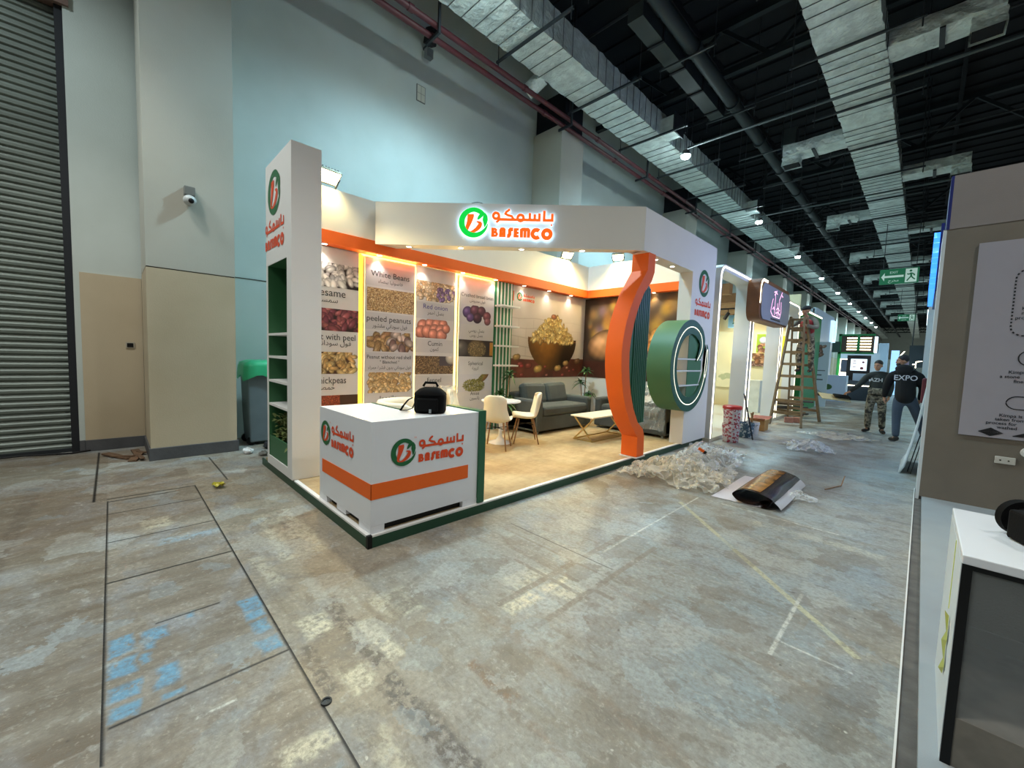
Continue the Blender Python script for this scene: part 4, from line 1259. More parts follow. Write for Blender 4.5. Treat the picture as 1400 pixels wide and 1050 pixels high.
# --- diagonal header with the lit sign
A = Vector((-5.88, 2.82, 0)); B = Vector((-2.97, 5.53, 0))
hu = (B - A).normalized(); hn = Vector((hu.y, -hu.x, 0))           # hn points to the camera side
hd = thing('header_beam', 'diagonal white header beam carrying the lit sign across the stand', 'beam', (A + B) / 2 + Vector((0, 0, 3.18)))
q = MB(); t = .24
pts = [A + hu * .02, B, B - hn * 0 + Vector((-.24, 0.0, 0)) + hu * .1, A - hn * t + hu * .26]
q.v = [tuple(p + Vector((0, 0, z))) for z in (3.185, 3.8) for p in pts]
q.f = [[0, 1, 2, 3], [4, 5, 6, 7], [0, 1, 5, 4], [1, 2, 6, 5], [2, 3, 7, 6], [3, 0, 4, 7]]; q.m = [0] * 6
q.build('beam', M['white'], hd)
for s_ in (.5, 1.29, 2.2, 3.1):
    p = A + hu * s_ - hn * .10; downlight(hd, (p.x, p.y, 3.185), 9)
cb = MB(); arcp = [A + hu * (1.40 + .25 * i / 8) - hn * .05 + Vector((0, 0, 3.80 + .035 * math.sin(PI * i / 8))) for i in range(9)]
cb.tube(arcp, .004, 6); cb.build('cable', M['black'], hd)

M['sign_green_lit'] = pbr('lit_green_letter_face', srgb(0, 178, 60), .3, emit=srgb(0, 190, 60), estr=.75)
M['sign_orange_lit'] = pbr('lit_orange_letter_face', srgb(240, 84, 10), .3, emit=srgb(250, 86, 8), estr=.9)
M['sign_white_lit'] = emis('lit_letter_side', (.86, .95, 1.0), .9)
M['halo'] = emis('letter_back_light', (.55, .82, 1.0), 3.2)
sg = thing('illuminated_sign', 'lit orange and green letter sign with round leaf mark on diagonal header', 'sign', A + hu * 1.96 + Vector((0, 0, 3.28)))
so = A + hu * 1.491 + Vector((0, 0, 3.51))
g0, o0 = logo_mark(); g1, o1 = logo_mark(.045)
R = .214
for nm, quads, m, z0, tk in (('back_light', g0 + o0 + logo_words(.02), M['halo'], .030, .004), ('ring_side', g1, M['sign_white_lit'], .036, .012), ('mark_side', o1, M['sign_white_lit'], .036, .012), ('word_side', logo_words(.034), M['sign_white_lit'], .036, .012),
                             ('ring_face', g0, M['sign_green_lit'], .049, .008), ('mark_face', o0, M['sign_orange_lit'], .049, .008), ('word_face', logo_words(), M['sign_orange_lit'], .049, .008)):
    q = MB(); put_quads(q, quads, so + hn * z0, hu, PZV, R, tk); q.build(nm, m, sg)

# --- side wall on the aisle with beam, logo
sw = thing('booth_side_wall', 'white aisle-side wall of the stand with stacked logo at its right end', 'booth wall', (-3.1, 7.9, PZ))
q = MB(); q.box(-3.21, -2.97, 5.535, 8.40, 3.185, 3.8); q.build('top_beam', M['white'], sw)
MB().box(-3.21, -2.97, 7.32, 8.40, PZ, 3.185).build('wall_board', M['white'], sw)
for y in (6.15, 6.75): downlight(sw, (-3.09, y, 3.185), 8)
put_logo(sw, (-2.97, 7.86, 3.05), (0, 1, 0), (0, 0, 1), .245, stacked=True, gap=1.85, words=.72)

# --- bent orange column
oc = thing('curved_column', 'bent orange column shaped like a bracket at the aisle edge', 'column', (-3.1, 5.75, PZ))
prof = [(3.19, 5.685), (2.93, 5.675), (2.84, 5.60), (2.58, 5.385), (2.34, 5.24), (2.12, 5.145), (1.90, 5.085), (1.70, 5.06), (1.50, 5.07), (1.30, 5.105), (1.08, 5.17), (.88, 5.26), (.66, 5.41), (.48, 5.585), (.43, 5.64), (.12, 5.65)]
out = []
for z, y in prof: out.append((y, z))
inn = []
for z, y in prof[::-1]: inn.append((y + .215, z + (.06 if .45 < z < .5 else (-.06 if 2.8 < z < 2.9 else 0))))
inn[-1] = (5.90, 3.19); 
# straight foot and head, bow between
q = MB(); q.prism(out + inn, (-2.965, 0, 0), (0, 1, 0), (0, 0, 1), .265)
q.build('bow', M['orange'], oc, smooth=True, angle=.35)
MB().box(-3.25, -2.955, 5.62, 5.90, PZ, PZ + .014).build('base_plate', M['white'], oc)

# --- green fin behind the column
fin = []
for z, y in prof[2:13]: fin.append((y + .222, z))
fin_poly = [(5.985, 2.70)] + [(min(5.98, y), z) for y, z in fin if True] + [(5.985, .62)]
q = MB(); q.prism(fin_poly, (-3.06, 0, 0), (0, 1, 0), (0, 0, 1), .08)
for k in range(8):
    yk = 5.56 + k * .056
    zs = [z for z in [.62 + i * .02 for i in range(105)] if any(min(a[0], b2[0]) - 1e-6 <= z <= max(a[0], b2[0]) + 1e-6 and a[1] + .222 + (b2[1] - a[1]) * ((z - a[0]) / (b2[0] - a[0])) < yk - .02 for a, b2 in zip(prof[:-1], prof[1:]))]
    if zs: q.prism([(yk - .018, min(zs)), (yk + .018, min(zs)), (yk + .018, max(zs)), (yk - .018, max(zs))], (-3.046, 0, 0), (0, 1, 0), (0, 0, 1), .014)
tag(q.build('curved_fin', M['green'], bevel=.004), 'flat dark green fin filling the inner bow of the orange column', 'panel')

# --- green ring shelf
rg = thing('ring_shelf', 'thick green ring shelf with light line hung at the aisle wall', 'shelf', (-3.15, 7.38, .70))
RC = (7.38, 1.52); RO = .82; XR = -2.93; RD = .42
T = [(60, .26), (90, .25), (130, .25), (180, .25), (225, .25), (270, .26), (300, .24), (325, .22), (345, .16), (362, .07)]
P_in, P_out = [], []
for i in range(73):
    a = 60 + (362 - 60) * i / 72
    for (a0, w0), (a1, w1) in zip(T[:-1], T[1:]):
        if a0 <= a <= a1: tt = w0 + (w1 - w0) * (a - a0) / (a1 - a0)
    ca, sa = math.cos(math.radians(a)), math.sin(math.radians(a))
    P_out.append((RC[0] + RO * ca, RC[1] + RO * sa)); P_in.append((RC[0] + (RO - tt) * ca, RC[1] + (RO - tt) * sa))
q = MB()
n = len(P_out)
for k, x in enumerate((XR, XR - RD)):
    for p in P_out: q.v.append((x, p[0], p[1]))
    for p in P_in: q.v.append((x, p[0], p[1]))
for i in range(n - 1):
    o_, i_ = i, n + i; O_, I_ = 2 * n + i, 3 * n + i
    q.f += [[o_, o_ + 1, i_ + 1, i_], [O_, I_, I_ + 1, O_ + 1], [o_, O_, O_ + 1, o_ + 1], [i_, i_ + 1, I_ + 1, I_]]
    q.m += [1, 0, 0, 0]
q.f += [[0, n, 3 * n, 2 * n], [n - 1, 3 * n - 1, 4 * n - 1, 2 * n - 1][::1]]; q.m += [0, 0]
q.f[-1] = [n - 1, 2 * n - 1, 4 * n - 1, 3 * n - 1]
M['ring_front'] = pbr('ring_front_green', srgb(24, 84, 70), .4)
M['ring_body'] = pbr('ring_body_green', srgb(60, 112, 78), .5, var=(1.5, .05))
q.build('ring_body', [M['ring_body'], M['ring_front']], rg, smooth=True, angle=.7)
q = MB()
hook = smooth([(7.715, 2.13), (7.80, 2.07), (7.865, 1.97), (7.85, 1.83), (7.76, 1.71), (7.65, 1.62)], [.265, .265, .25, .21, .14, .03], 5)
quads = ribbon(*hook)
for qd in quads: q.add([(XR, a, b) for a, b in qd] + [(XR - RD, a, b) for a, b in qd], [(0, 1, 2, 3), (7, 6, 5, 4), (0, 4, 5, 1), (2, 6, 7, 3)])
q.m = [1 if i % 4 == 0 else 0 for i in range(len(q.f))]
q.build('ring_hook', [M['ring_body'], M['ring_front']], rg, smooth=True, angle=.7)
q = MB(); leaf = ribbon(*smooth([(8.10, 1.93), (8.13, 1.78), (8.13, 1.60), (8.11, 1.40), (8.05, 1.10)], [.02, .14, .17, .14, .03], 5))
for qd in leaf: q.add([(XR + .004, a, b) for a, b in qd] + [(XR - .04, a, b) for a, b in qd], [(0, 1, 2, 3), (7, 6, 5, 4), (0, 4, 5, 1), (2, 6, 7, 3)])
q.build('leaf', M['ring_front'], rg)
q = MB()
line = [(RC[0] + (RO - .125) * math.cos(math.radians(a)), RC[1] + (RO - .125) * math.sin(math.radians(a))) for a in range(62, 352, 5)]
line = smooth([(7.655, 1.625), (7.77, 1.73), (7.845, 1.85), (7.845, 1.97), (7.78, 2.08), (7.70, 2.135)], [1] * 6, 4)[0] + line + smooth([(8.085, 1.30), (8.15, 1.55), (8.15, 1.75), (8.12, 1.84), (8.08, 1.75), (8.05, 1.55), (8.03, 1.32)], [1] * 7, 3)[0]
for qd in ribbon(line, .013): q.add([(XR + .006, a, b) for a, b in qd], [(0, 1, 2, 3)])
q.build('light_line', M['led_ring'], rg)
for z in (1.64, 1.43, 1.17):
    hw = math.sqrt(max(.01, (RO - .24) ** 2 - (z - RC[1]) ** 2))
    MB().box(XR - RD + .02, XR - .02, RC[0] - hw - .02, RC[0] + hw + .05, z - .012, z + .014).build('shelf', M['white_gloss'], rg)

bp_ = [(7.325, RC[1] - .54), (7.325, RC[1] + .54)] + [(RC[0] + .57 * math.cos(math.radians(a)), RC[1] + .57 * math.sin(math.radians(a))) for a in range(85, -86, -10)]
q = MB(); q.prism(bp_[::-1], (-2.962, 0, 0), (0, 1, 0), (0, 0, 1), .007); q.build('green_back', M['ring_body'], rg)

# --- reception counter
ct = thing('reception_counter', 'white L-shaped reception counter with logos and orange stripe', 'counter', (-3.5, 2.0, PZ))
CX, CY, CT = -3.055, 1.463, 1.03
q = MB()
foot = [(-4.19, CY), (CX, CY), (CX, 2.575), (-3.56, 2.575), (-3.56, 2.0), (-4.19, 2.0)]
q.prism(foot, (0, 0, CT), (1, 0, 0), (0, 1, 0), CT - .165)
q.build('body', M['white_gloss'], ct, bevel=.003)
for bx_ in ((CX - .22, CX, CY, CY + .12, PZ, .165), (CX - .25, CX, 2.40, 2.575, PZ, .165), (-4.19, -4.0, CY, CY + .15, PZ, .165), (-3.75, -3.55, CY, CY + .1, PZ + .02, .165)):
    MB().box(*bx_).build('foot_block', M['white_gloss'], ct)
q = MB(); q.box(-4.12, CX - .05, CY + .05, 1.95, PZ, .165); q.box(-3.5, CX - .05, 1.95, 2.5, PZ, .165); q.build('recessed_plinth', M['black'], ct)
q = MB(); q.box(-3.60, CX + .02, 2.575, 2.655, PZ + .01, CT + .012); q.build('green_end_panel', M['green'], ct)
MB().box(-4.19, -3.60, 2.0, 2.02, PZ + .05, CT + .006).build('green_inner_edge', M['green'], ct)
q = MB(); q.box(CX - .001, CX + .003, CY - .003, 2.455, .39, .52); q.box(-4.115, CX + .003, CY - .003, CY + .001, .39, .52)
q.build('orange_stripe', M['orange'], ct)
put_logo(ct, (CX, 1.75, .745), (0, 1, 0), (0, 0, 1), .118)
put_logo(ct, (-4.025, CY, .79), (1, 0, 0), (0, 0, 1), .118)

# --- floodlights on the walls
M['flood'] = emis('floodlight_lens', (1.0, .84, .42), 12)
def flood(label, loc, aim, size, energy):
    r = thing('floodlight', label, 'floodlight', loc, 0, 'floodlights on the stand')
    o = Vector(loc) + Vector((0, 0, .16 * size)); d = (Vector(aim) - o).normalized()
    rot = d.to_track_quat('Y', 'Z').to_matrix()
    w, h = .30 * size, .22 * size
    def P(x, y, z): return o + rot @ Vector((x, y, z))
    q = MB(); q.obox(o, (w, .05, h), rot); q.build('housing', pbr('grey_floodlight_housing', srgb(120, 116, 96), .4, .5), r, bevel=.008)
    q = MB(); q.obox(P(0, .028, 0.01 * size), (w * .88, .006, h * .82), rot); q.build('lens', M['flood'], r)
    q = MB()
    for i in range(7): q.obox(P((i - 3) * w / 7.5, -.045, 0), (.012, .05, h * .8), rot)
    q.build('cooling_fins', M['dark_steel'], r)
    q = MB(); lx = rot @ Vector((1, 0, 0))
    for s_ in (-1, 1): q.bar(Vector(loc) + lx * (s_ * w * .3), o + lx * (s_ * w * .53), .02, .02)
    q.bar(Vector(loc) - lx * w * .32, Vector(loc) + lx * w * .32, .03, .02)
    q.build('bracket', M['dark_steel'], r)
    light('floodlight_beam', 'SPOT', P(0, .06, 0), energy, (1.0, .80, .36), .12, tuple(Vector(aim)), 2.1 if energy < 221 else 2.75, .5)
flood('largest floodlight, on the back wall top beside the white tower', (-5.93, 2.17, 3.8), (-4.3, 2.3, 1.2), 1.05, 220)
flood('floodlight on the back wall top, left of the two under the header', (-5.93, 7.5, 3.8), (-4.4, 6.6, 1.5), .9, 270)
flood('floodlight on the end wall top, right of the two under the header', (-5.12, 8.36, 3.8), (-4.4, 6.8, 1.5), .9, 270)

# ================================================================== FURNITURE IN THE STAND
M['sofa'] = pbr('charcoal_sofa_fabric', srgb(84, 88, 86), 0.85, var=(6, .10), bump=(220, .25, .003))
M['sofa_back'] = M['sofa']
M['cream'] = pbr('cream_leatherette', srgb(236, 228, 206), 0.45)
M['film'] = film('clear_plastic_film', (.88, .90, .88, 1), .28, .10)
M['film_warm'] = film('dusty_plastic_film', (.80, .77, .66, 1), .34, .15)
M['leaf'] = pbr('plant_leaf', srgb(52, 96, 44), 0.45, var=(9, .3))
M['leaf_pale'] = pbr('pale_succulent_leaf', srgb(112, 124, 70), 0.5, var=(9, .3))
M['soil'] = pbr('potting_soil', srgb(50, 38, 28), .9)

def sofa_at(label, loc, rz, group=None, W=1.78):
    """1.78 wide along +x, front at y = 0 looking to -y, 0.93 deep"""
    r = thing('sofa', label, 'sofa', loc, rz, group)
    D = .93; hc = (W - .38) / 4
    def part(q, name, m, **k): return q.build(name, m, r, local=True, **k)
    q = MB().box(0, W, 0.02, D, .05, .34); part(q, 'base', M['sofa'], bevel=.02)
    for x0 in (0, W - .17):
        q = MB().box(x0, x0 + .17, 0, D, .04, .66); part(q, 'arm', M['sofa'], bevel=.05)
    q = MB().box(.172, W - .172, -.015, D - .25, .34, .53); part(q, 'seat_cushion', M['sofa'], bevel=.055)
    q = MB().box(.1, W - .1, D - .2, D, .3, .76); part(q, 'backrest', M['sofa'], bevel=.05)
    for i, x0 in enumerate((.19 + hc, .19 + 3 * hc)):
        q = MB(); q.obox((x0, D - .29, .715), (2 * hc - .02, .2, .44), Euler((-.22, (.03, -.02)[i], 0)).to_matrix())
        part(q, 'back_cushion', M['sofa'], bevel=.075)
    for x0 in (.08, W - .08):
        for y0 in (.07, D - .07):
            q = MB().cyl((x0, y0, 0), (x0, y0, .06), .03, n=12); part(q, 'foot', M['steel'])
    return r
sofa_at('charcoal grey two-seat sofa against the peanut bowl mural', (-5.07, 5.73, PZ), PI / 2, 'grey sofas')
sofa_at('charcoal grey sofa along the end wall, its right half under plastic', (-5.0, 7.50, PZ), 0, 'grey sofas', 1.62)

def sheet(name, label, cat, nx, ny, fn, m, seed, amp=.03, cell=6.0, group=None, sm=True, th=0):
    """crumpled thin sheet: fn(u, v) -> point"""
    b = MB(); off = seed * 13.7
    for j in range(ny + 1):
        for i in range(nx + 1):
            p = Vector(fn(i / nx, j / ny)); a = amp
            n1 = mnoise.noise_vector(p * cell + Vector((off, 0, 0))); n2 = mnoise.noise_vector(p * cell * 2.7 + Vector((0, off, 0)))
            p = p + (n1 + n2 * .6) * a
            if p.z < fn.zmin if hasattr(fn, 'zmin') else False: p.z = fn.zmin + abs(p.z - fn.zmin) * .3
            b.v.append(tuple(p))
    for j in range(ny):
        for i in range(nx):
            k = j * (nx + 1) + i
            b.f.append([k, k + 1, k + nx + 2, k + nx + 1]); b.m.append(0)
    o = b.build(name, m, smooth=sm)
    tag(o, label, cat, group)
    return o
def drape(u, v):
    x = -4.1 + .73 * u
    prof = [(7.46, .12), (7.455, .45), (7.47, .64), (7.62, .68), (7.95, .72), (8.15, .98), (8.36, .93)]
    t = v * (len(prof) - 1); i = min(int(t), len(prof) - 2); f = t - i
    y = prof[i][0] * (1 - f) + prof[i + 1][0] * f; z = prof[i][1] * (1 - f) + prof[i + 1][1] * f
    return (x, y - .025, z + PZ + .035)
drape.zmin = PZ + .01
sheet('plastic_cover', 'crinkled clear plastic sheet draped over the right half of a sofa', 'plastic sheet', 60, 70, drape, M['film'], 2, .03, 7)

# coffee table
t = thing('coffee_table', 'low cream-topped table with crossed brass legs before the sofas', 'coffee table', (-4.2, 6.6, PZ))
MB().box(-4.47, -3.98, 5.96, 7.25, .535, .56).build('tabletop', M['cream'], t, bevel=.004)
for y in (6.05, 7.16):
    q = MB(); q.bar((-4.45, y, .53), (-4.05, y, .115), .022); q.bar((-4.03, y + .02, .53), (-4.45, y + .02, .115), .022)
    q.build('crossed_legs', M['gold'], t)
q = MB()
for x in (-4.45, -4.05): q.bar((x, 6.05, .112), (x, 7.18, .112), .02)
for y in (6.06, 7.17): q.bar((-4.45, y, .112), (-4.05, y, .112), .02)
q.build('floor_frame', M['gold'], t)

# shell chairs
def shell_chair(label, loc, rz):
    """faces +y; shell seat on four splayed wooden legs"""
    r = thing('shell_chair', label, 'chair', loc, rz, 'white shell chairs')
    b = MB(); prof = [(.21, .43, .20), (.20, .455, .225), (.10, .44, .24), (-.05, .425, .245), (-.15, .44, .24), (-.20, .50, .235), (-.225, .60, .20), (-.245, .70, .175), (-.26, .79, .19), (-.265, .85, .17), (-.262, .875, .12)]
    nx = 12; rows = []
    for (y, z, w) in prof:
        row = []
        for i in range(nx + 1):
            u = -1 + 2 * i / nx
            lift = .055 * u * u if z < .5 else 0.0
            fw = .09 * u * u if z >= .5 else 0.0
            row.append((u * w, y + fw, z + lift - (.03 * u ** 4 if z > .8 else 0)))
        rows.append(row)
    for row in rows: b.v += row
    n = nx + 1
    for j in range(len(rows) - 1):
        for i in range(nx): b.f.append([j * n + i, j * n + i + 1, (j + 1) * n + i + 1, (j + 1) * n + i]); b.m.append(0)
    s = b.build('shell', M['cream'], r, smooth=True, local=True)
    md = s.modifiers.new('thickness', 'SOLIDIFY'); md.thickness = .035; md.offset = 0
    md = s.modifiers.new('subdivision', 'SUBSURF'); md.levels = 1; md.render_levels = 1
    for sx in (-1, 1):
        for (ty, by) in ((.12, .21), (-.12, -.22)):
            q = MB().tube([(sx * .13, ty, .43), (sx * .20, by, 0)], [.015, .010], 10); q.build('leg', M['wood_leg'], r, local=True, smooth=True)
    q = MB(); q.tube([(-.15, .14, .33), (.15, -.14, .33)], .007, 6); q.tube([(.15, .14, .33), (-.15, -.14, .33)], .007, 6); q.build('wire_brace', M['black'], r, local=True)
    return r
c1 = shell_chair('white shell chair with its back to the counter, in front of round table', (-4.76, 4.40, PZ), .62)
c2 = copy_tree(c1, (-4.80, 5.10, PZ), 2.45, 'white shell chair between the round table and the grey sofa')
c3 = copy_tree(c1, (-5.58, 4.32, PZ), -1.0, 'white shell chair behind the round table, only its top showing')
def wrap3(u, v): 
    a = 2 * PI * u; x, y = .25 * math.cos(a), .08 * math.sin(a) - .27
    R = Matrix.Rotation(-1.0, 3, 'Z'); p = R @ Vector((x, y, .55 + .38 * v)); return (p.x - 5.58, p.y + 4.32, p.z + PZ)
sheet('plastic_cover', 'crinkled clear plastic wrapped over the chair behind round table', 'plastic sheet', 26, 14, wrap3, M['film'], 5, .02, 9)

t = thing('round_table', 'small round white table with pedestal foot among shell chairs', 'table', (-5.02, 4.72, PZ))
MB().lathe([(.001, .805), (.33, .805), (.34, .815), (.335, .83), (.001, .83)], (-5.02, 4.72, 0), 36, cap=False).build('tabletop', M['white_gloss'], t, smooth=True, angle=.6)
MB().lathe([(.20, .10), (.19, .115), (.07, .15), (.03, .22), (.025, .6), (.04, .78), (.1, .805)], (-5.02, 4.72, 0), 24).build('pedestal', M['white_gloss'], t, smooth=True, angle=.9)

# tub chair behind the counter
t = thing('tub_chair', 'round cream tub chair behind the reception counter', 'chair', (-4.52, 2.63, PZ))
q = MB(); n = 30
for (r_, z) in ((.32, .18), (.36, .35), (.375, .74), (.37, .96), (.35, .995), (.31, .99), (.29, .94), (.285, .55)):
    for i in range(n):
        a = 2 * PI * i / n
        drop = .16 * max(0, math.cos(a - .9)) if z > .6 else 0
        q.v.append((-4.52 + r_ * math.cos(a), 2.63 + r_ * math.sin(a), z - drop))
for j in range(7):
    for i in range(n): q.f.append([j * n + i, j * n + (i + 1) % n, (j + 1) * n + (i + 1) % n, (j + 1) * n + i]); q.m.append(0)
q.build('shell', M['cream'], t, smooth=True)
MB().lathe([(.001, .50), (.24, .50), (.262, .53), (.25, .58), (.001, .60)], (-4.52, 2.63, 0), 28, cap=False).build('seat_cushion', M['cream'], t, smooth=True)
for k in range(4):
    a = PI / 4 + k * PI / 2
    MB().tube([(-4.52 + .2 * math.cos(a), 2.63 + .2 * math.sin(a), .2), (-4.52 + .25 * math.cos(a), 2.63 + .25 * math.sin(a), PZ)], [.02, .014], 8).build('leg', M['wood_leg'], t)

# camera bag on the counter
t = thing('camera_bag', 'black padded camera bag standing on the reception counter', 'bag', (-3.27, 2.15, 1.03))
rot = Euler((0, 0, .75)).to_matrix(); bc = Vector((-3.27, 2.15, 1.03))
q = MB()
secs = [(.0, .135, .09), (.02, .145, .10), (.14, .147, .10), (.165, .142, .098), (.17, .148, .102), (.19, .14, .096), (.225, .10, .07), (.24, .06, .045)]
n = 24
for (z, a, b2) in secs:
    for i in range(n):
        an = 2 * PI * i / n; ca, sa = math.cos(an), math.sin(an)
        p = Vector((a * math.copysign(abs(ca) ** .55, ca), b2 * math.copysign(abs(sa) ** .55, sa), z + .003)); q.v.append(tuple(bc + rot @ p))
for j in range(len(secs) - 1):
    for i in range(n): q.f.append([j * n + i, j * n + (i + 1) % n, (j + 1) * n + (i + 1) % n, (j + 1) * n + i]); q.m.append(0)
q.f += [list(range(n))[::-1], [(len(secs) - 1) * n + i for i in range(n)]]; q.m += [0, 0]
q.build('body', M['black_fabric'], t, smooth=True, angle=.9)
def BP(x, y, z): return bc + rot @ Vector((x, y, z))
q = MB(); q.tube([BP(-.07, 0, .25), BP(-.05, 0, .285), BP(.05, 0, .285), BP(.07, 0, .25)], .012, 8); q.build('handle', M['black_fabric'], t, smooth=True)
q = MB(); q.obox(BP(0, -.112, .085), (.2, .03, .12), rot); q.build('front_pocket', M['black_fabric'], t, bevel=.012)
q = MB(); q.obox(BP(.03, -.129, .03), (.022, .006, .035), rot); q.build('buckle', M['steel'], t)
q = MB()
sp = [BP(-.16, -.02, .14), BP(-.20, -.04, .12), BP(-.25, -.03, .06), BP(-.28, -.02, .012), BP(-.23, .02, .01), BP(-.18, .03, .03), BP(-.155, .03, .09)]
for a, b2 in zip(sp[:-1], sp[1:]): q.bar(a, b2, .03, .006)
q.build('strap', M['black_fabric'], t)

# plants
def leaf_blade(q, base, d, L, w, droop, nseg=5):
    d = Vector(d).normalized(); side = d.cross(Vector((0, 0, 1)))
    if side.length < .05: side = Vector((1, 0, 0))
    side.normalize(); pts = []
    for i in range(nseg + 1):
        t = i / nseg
        p = Vector(base) + d * (L * t) + Vector((0, 0, -droop * L * t * t))
        ww = w * math.sin(PI * min(.97, .12 + .88 * t)) / 1.0
        pts.append((p + side * ww / 2 + Vector((0, 0, .15 * ww)), p, p - side * ww / 2 + Vector((0, 0, .15 * ww))))
    b = len(q.v)
    for a in pts: q.v += [tuple(x) for x in a]
    for i in range(nseg):
        k = b + i * 3
        q.f += [[k, k + 1, k + 4, k + 3], [k + 1, k + 2, k + 5, k + 4]]; q.m += [0, 0]
def potted_cane(label, x, y, canes, seed, pot_r=.11):
    r = thing('potted_plant', label, 'plant', (x, y, PZ), 0, 'cane plants in the stand')
    rr = random.Random(seed)
    MB().lathe([(pot_r * .75, PZ), (pot_r, PZ + .24), (pot_r * 1.05, PZ + .25), (pot_r * .93, PZ + .25), (pot_r * .9, PZ + .2)], (x, y, 0), 24).build('pot', M['white'], r, smooth=True, angle=.7)
    MB().lathe([(.001, PZ + .2), (pot_r * .9, PZ + .21)], (x, y, 0), 20, cap=False).build('soil', M['soil'], r)
    for (dx, dy, h, L) in canes:
        st = MB().tube([(x + dx * .3, y + dy * .3, PZ + .19), (x + dx * .7, y + dy * .7, PZ + .2 + h * .5), (x + dx, y + dy, PZ + h)], [.014, .012, .010], 8).build('stem', M['wood_leg'], r, smooth=True)
        q = MB()
        for i in range(26):
            a = rr.uniform(0, 2 * PI); e = rr.uniform(.0, 1.2)
            leaf_blade(q, (x + dx, y + dy, PZ + h + rr.uniform(-.04, .02)), (math.cos(a) * math.cos(e), math.sin(a) * math.cos(e), math.sin(e)), L * rr.uniform(.85, 1.3), .05, rr.uniform(.3, .9))
        q.build('leaves', M['leaf'], r, smooth=True)
potted_cane('leafy cane plant between the striped shelf and the grey sofa', -5.80, 5.53, [(.05, .08, 1.12, .20), (-.03, -.06, .72, .24), (.10, -.02, .55, .24), (.02, .12, .62, .2)], 1)
potted_cane('leafy cane plant in the far corner behind two grey sofas', -5.72, 8.12, [(0.02, .02, 1.20, .20), (-.02, -.12, .90, .20), (.12, .03, .62, .22)], 2)

# plant in the tower planter
r = thing('succulent_plant', 'pale green bushy artificial plant in the lower niche of the tower', 'plant', (-5.48, 1.56, .47))
q = MB(); rr = random.Random(4)
for i in range(230):
    bx, by = rr.uniform(-5.80, -5.16), rr.uniform(1.47, 1.64); hz = rr.uniform(.46, .76) * (1 - .25 * abs(bx + 5.48))
    a = rr.uniform(0, 2 * PI); e = rr.uniform(.1, 1.2)
    leaf_blade(q, (bx, by, hz), (math.cos(a) * math.cos(e) * .8, math.sin(a) * math.cos(e) * .5 - .25, math.sin(e)), rr.uniform(.07, .14), .045, .4, 4)
q.build('leaves', M['leaf_pale'], r, smooth=True)
q = MB()
for i in range(9):
    bx = -5.78 + i * .075; q.tube([(bx, 1.57, .40), (bx + rr.uniform(-.03, .03), 1.55, .66)], .008, 6)
q.build('stems', M['leaf'], r)

# ================================================================== ON THE AISLE FLOOR
def heapf(cx, cy, rx, ry, h, rot=0):
    def f(u, v):
        a, b = (u - .5) * 2, (v - .5) * 2
        d = min(1.0, math.sqrt(a * a + b * b) / 1.15)
        x, y = a * rx, b * ry
        c, s = math.cos(rot), math.sin(rot)
        z = h * (1 - d ** 1.5) * (.85 + .9 * mnoise.noise(Vector((a * 2.2 + cx, b * 2.2 + cy, h * 9))))
        return (cx + x * c - y * s, cy + x * s + y * c, max(.0, z) + .035)
    f.zmin = .004
    return f
sheet('plastic_film', 'large crumpled heap of dusty plastic film beside the orange column', 'plastic film', 90, 60, heapf(-2.30, 5.42, .60, .42, .22, .1), M['film_warm'], 1, .10, 7)
sheet('plastic_film', 'crumpled clear plastic film at the platform edge below the ring shelf', 'plastic film', 80, 80, heapf(-2.32, 6.75, .44, .95, .22, .2), M['film'], 3, .10, 7)
sheet('plastic_film', 'thin crumpled wrap of plastic film nearest the white poster sheet', 'plastic film', 70, 40, heapf(-2.02, 5.62, .30, .26, .10, .5), M['film_warm'], 7, .06, 9)
sheet('plastic_film', 'small crumpled clear plastic piece alone in the middle of the aisle', 'plastic film', 40, 40, heapf(-1.45, 9.5, .36, .45, .13, .3), M['film'], 8, .055, 9)
sheet('plastic_film', 'low scrap of yellowish plastic film before the man in camouflage', 'plastic film', 40, 40, heapf(-1.25, 11.6, .55, .5, .06, .9), M['film_warm'], 9, .045, 7)
q = MB(); q.obox((-2.30, 6.42, .25), (.10, .045, .04), Euler((0, .5, .4)).to_matrix()); q.mat(1).obox((-2.245, 6.44, .215), (.06, .05, .045), Euler((0, .5, .4)).to_matrix())
tag(q.build('tape_cutter', [M['orange'], M['black']], bevel=.006), 'small orange and black hand tool lying on the plastic film', 'tool')

# rolled-up printed poster
r = thing('rolled_poster', 'large poster half rolled up, brown print outside and white back', 'poster', (-1.3, 5.7, 0))
prof1 = [(-1.67, .006), (-1.45, .006), (-1.30, .007), (-1.17, .009), (-1.085, .028), (-1.062, .068), (-1.09, .104), (-1.135, .10), (-1.165, .068), (-1.145, .034), (-1.11, .036)]
prof2 = [(-.965, .030), (-1.03, .098), (-1.10, .142), (-1.20, .168), (-1.31, .172), (-1.40, .148), (-1.442, .092), (-1.41, .040), (-1.33, .022), (-1.235, .024), (-1.185, .05)]
pp1, _ = smooth(prof1, [1] * len(prof1), 5); pp2, _ = smooth(prof2, [1] * len(prof2), 5)
def extr(profile, y0, y1, skew=0.0, ny=6):
    b = MB(); n = len(profile)
    for j in range(ny + 1):
        y = y0 + (y1 - y0) * j / ny
        for i, (x, z) in enumerate(profile): b.v.append((x + skew * (y - y0) + .006 * math.sin(i * .7 + j), y + (.05 * (x + 1.4)), z))
    for j in range(ny):
        for i in range(n - 1): b.f.append([j * n + i, j * n + i + 1, (j + 1) * n + i + 1, (j + 1) * n + i]); b.m.append(0)
    return b
extr(pp1[:17], 5.08, 6.40).build('white_back', pbr('poster_white_back', srgb(214, 208, 214), .5), r, smooth=True)
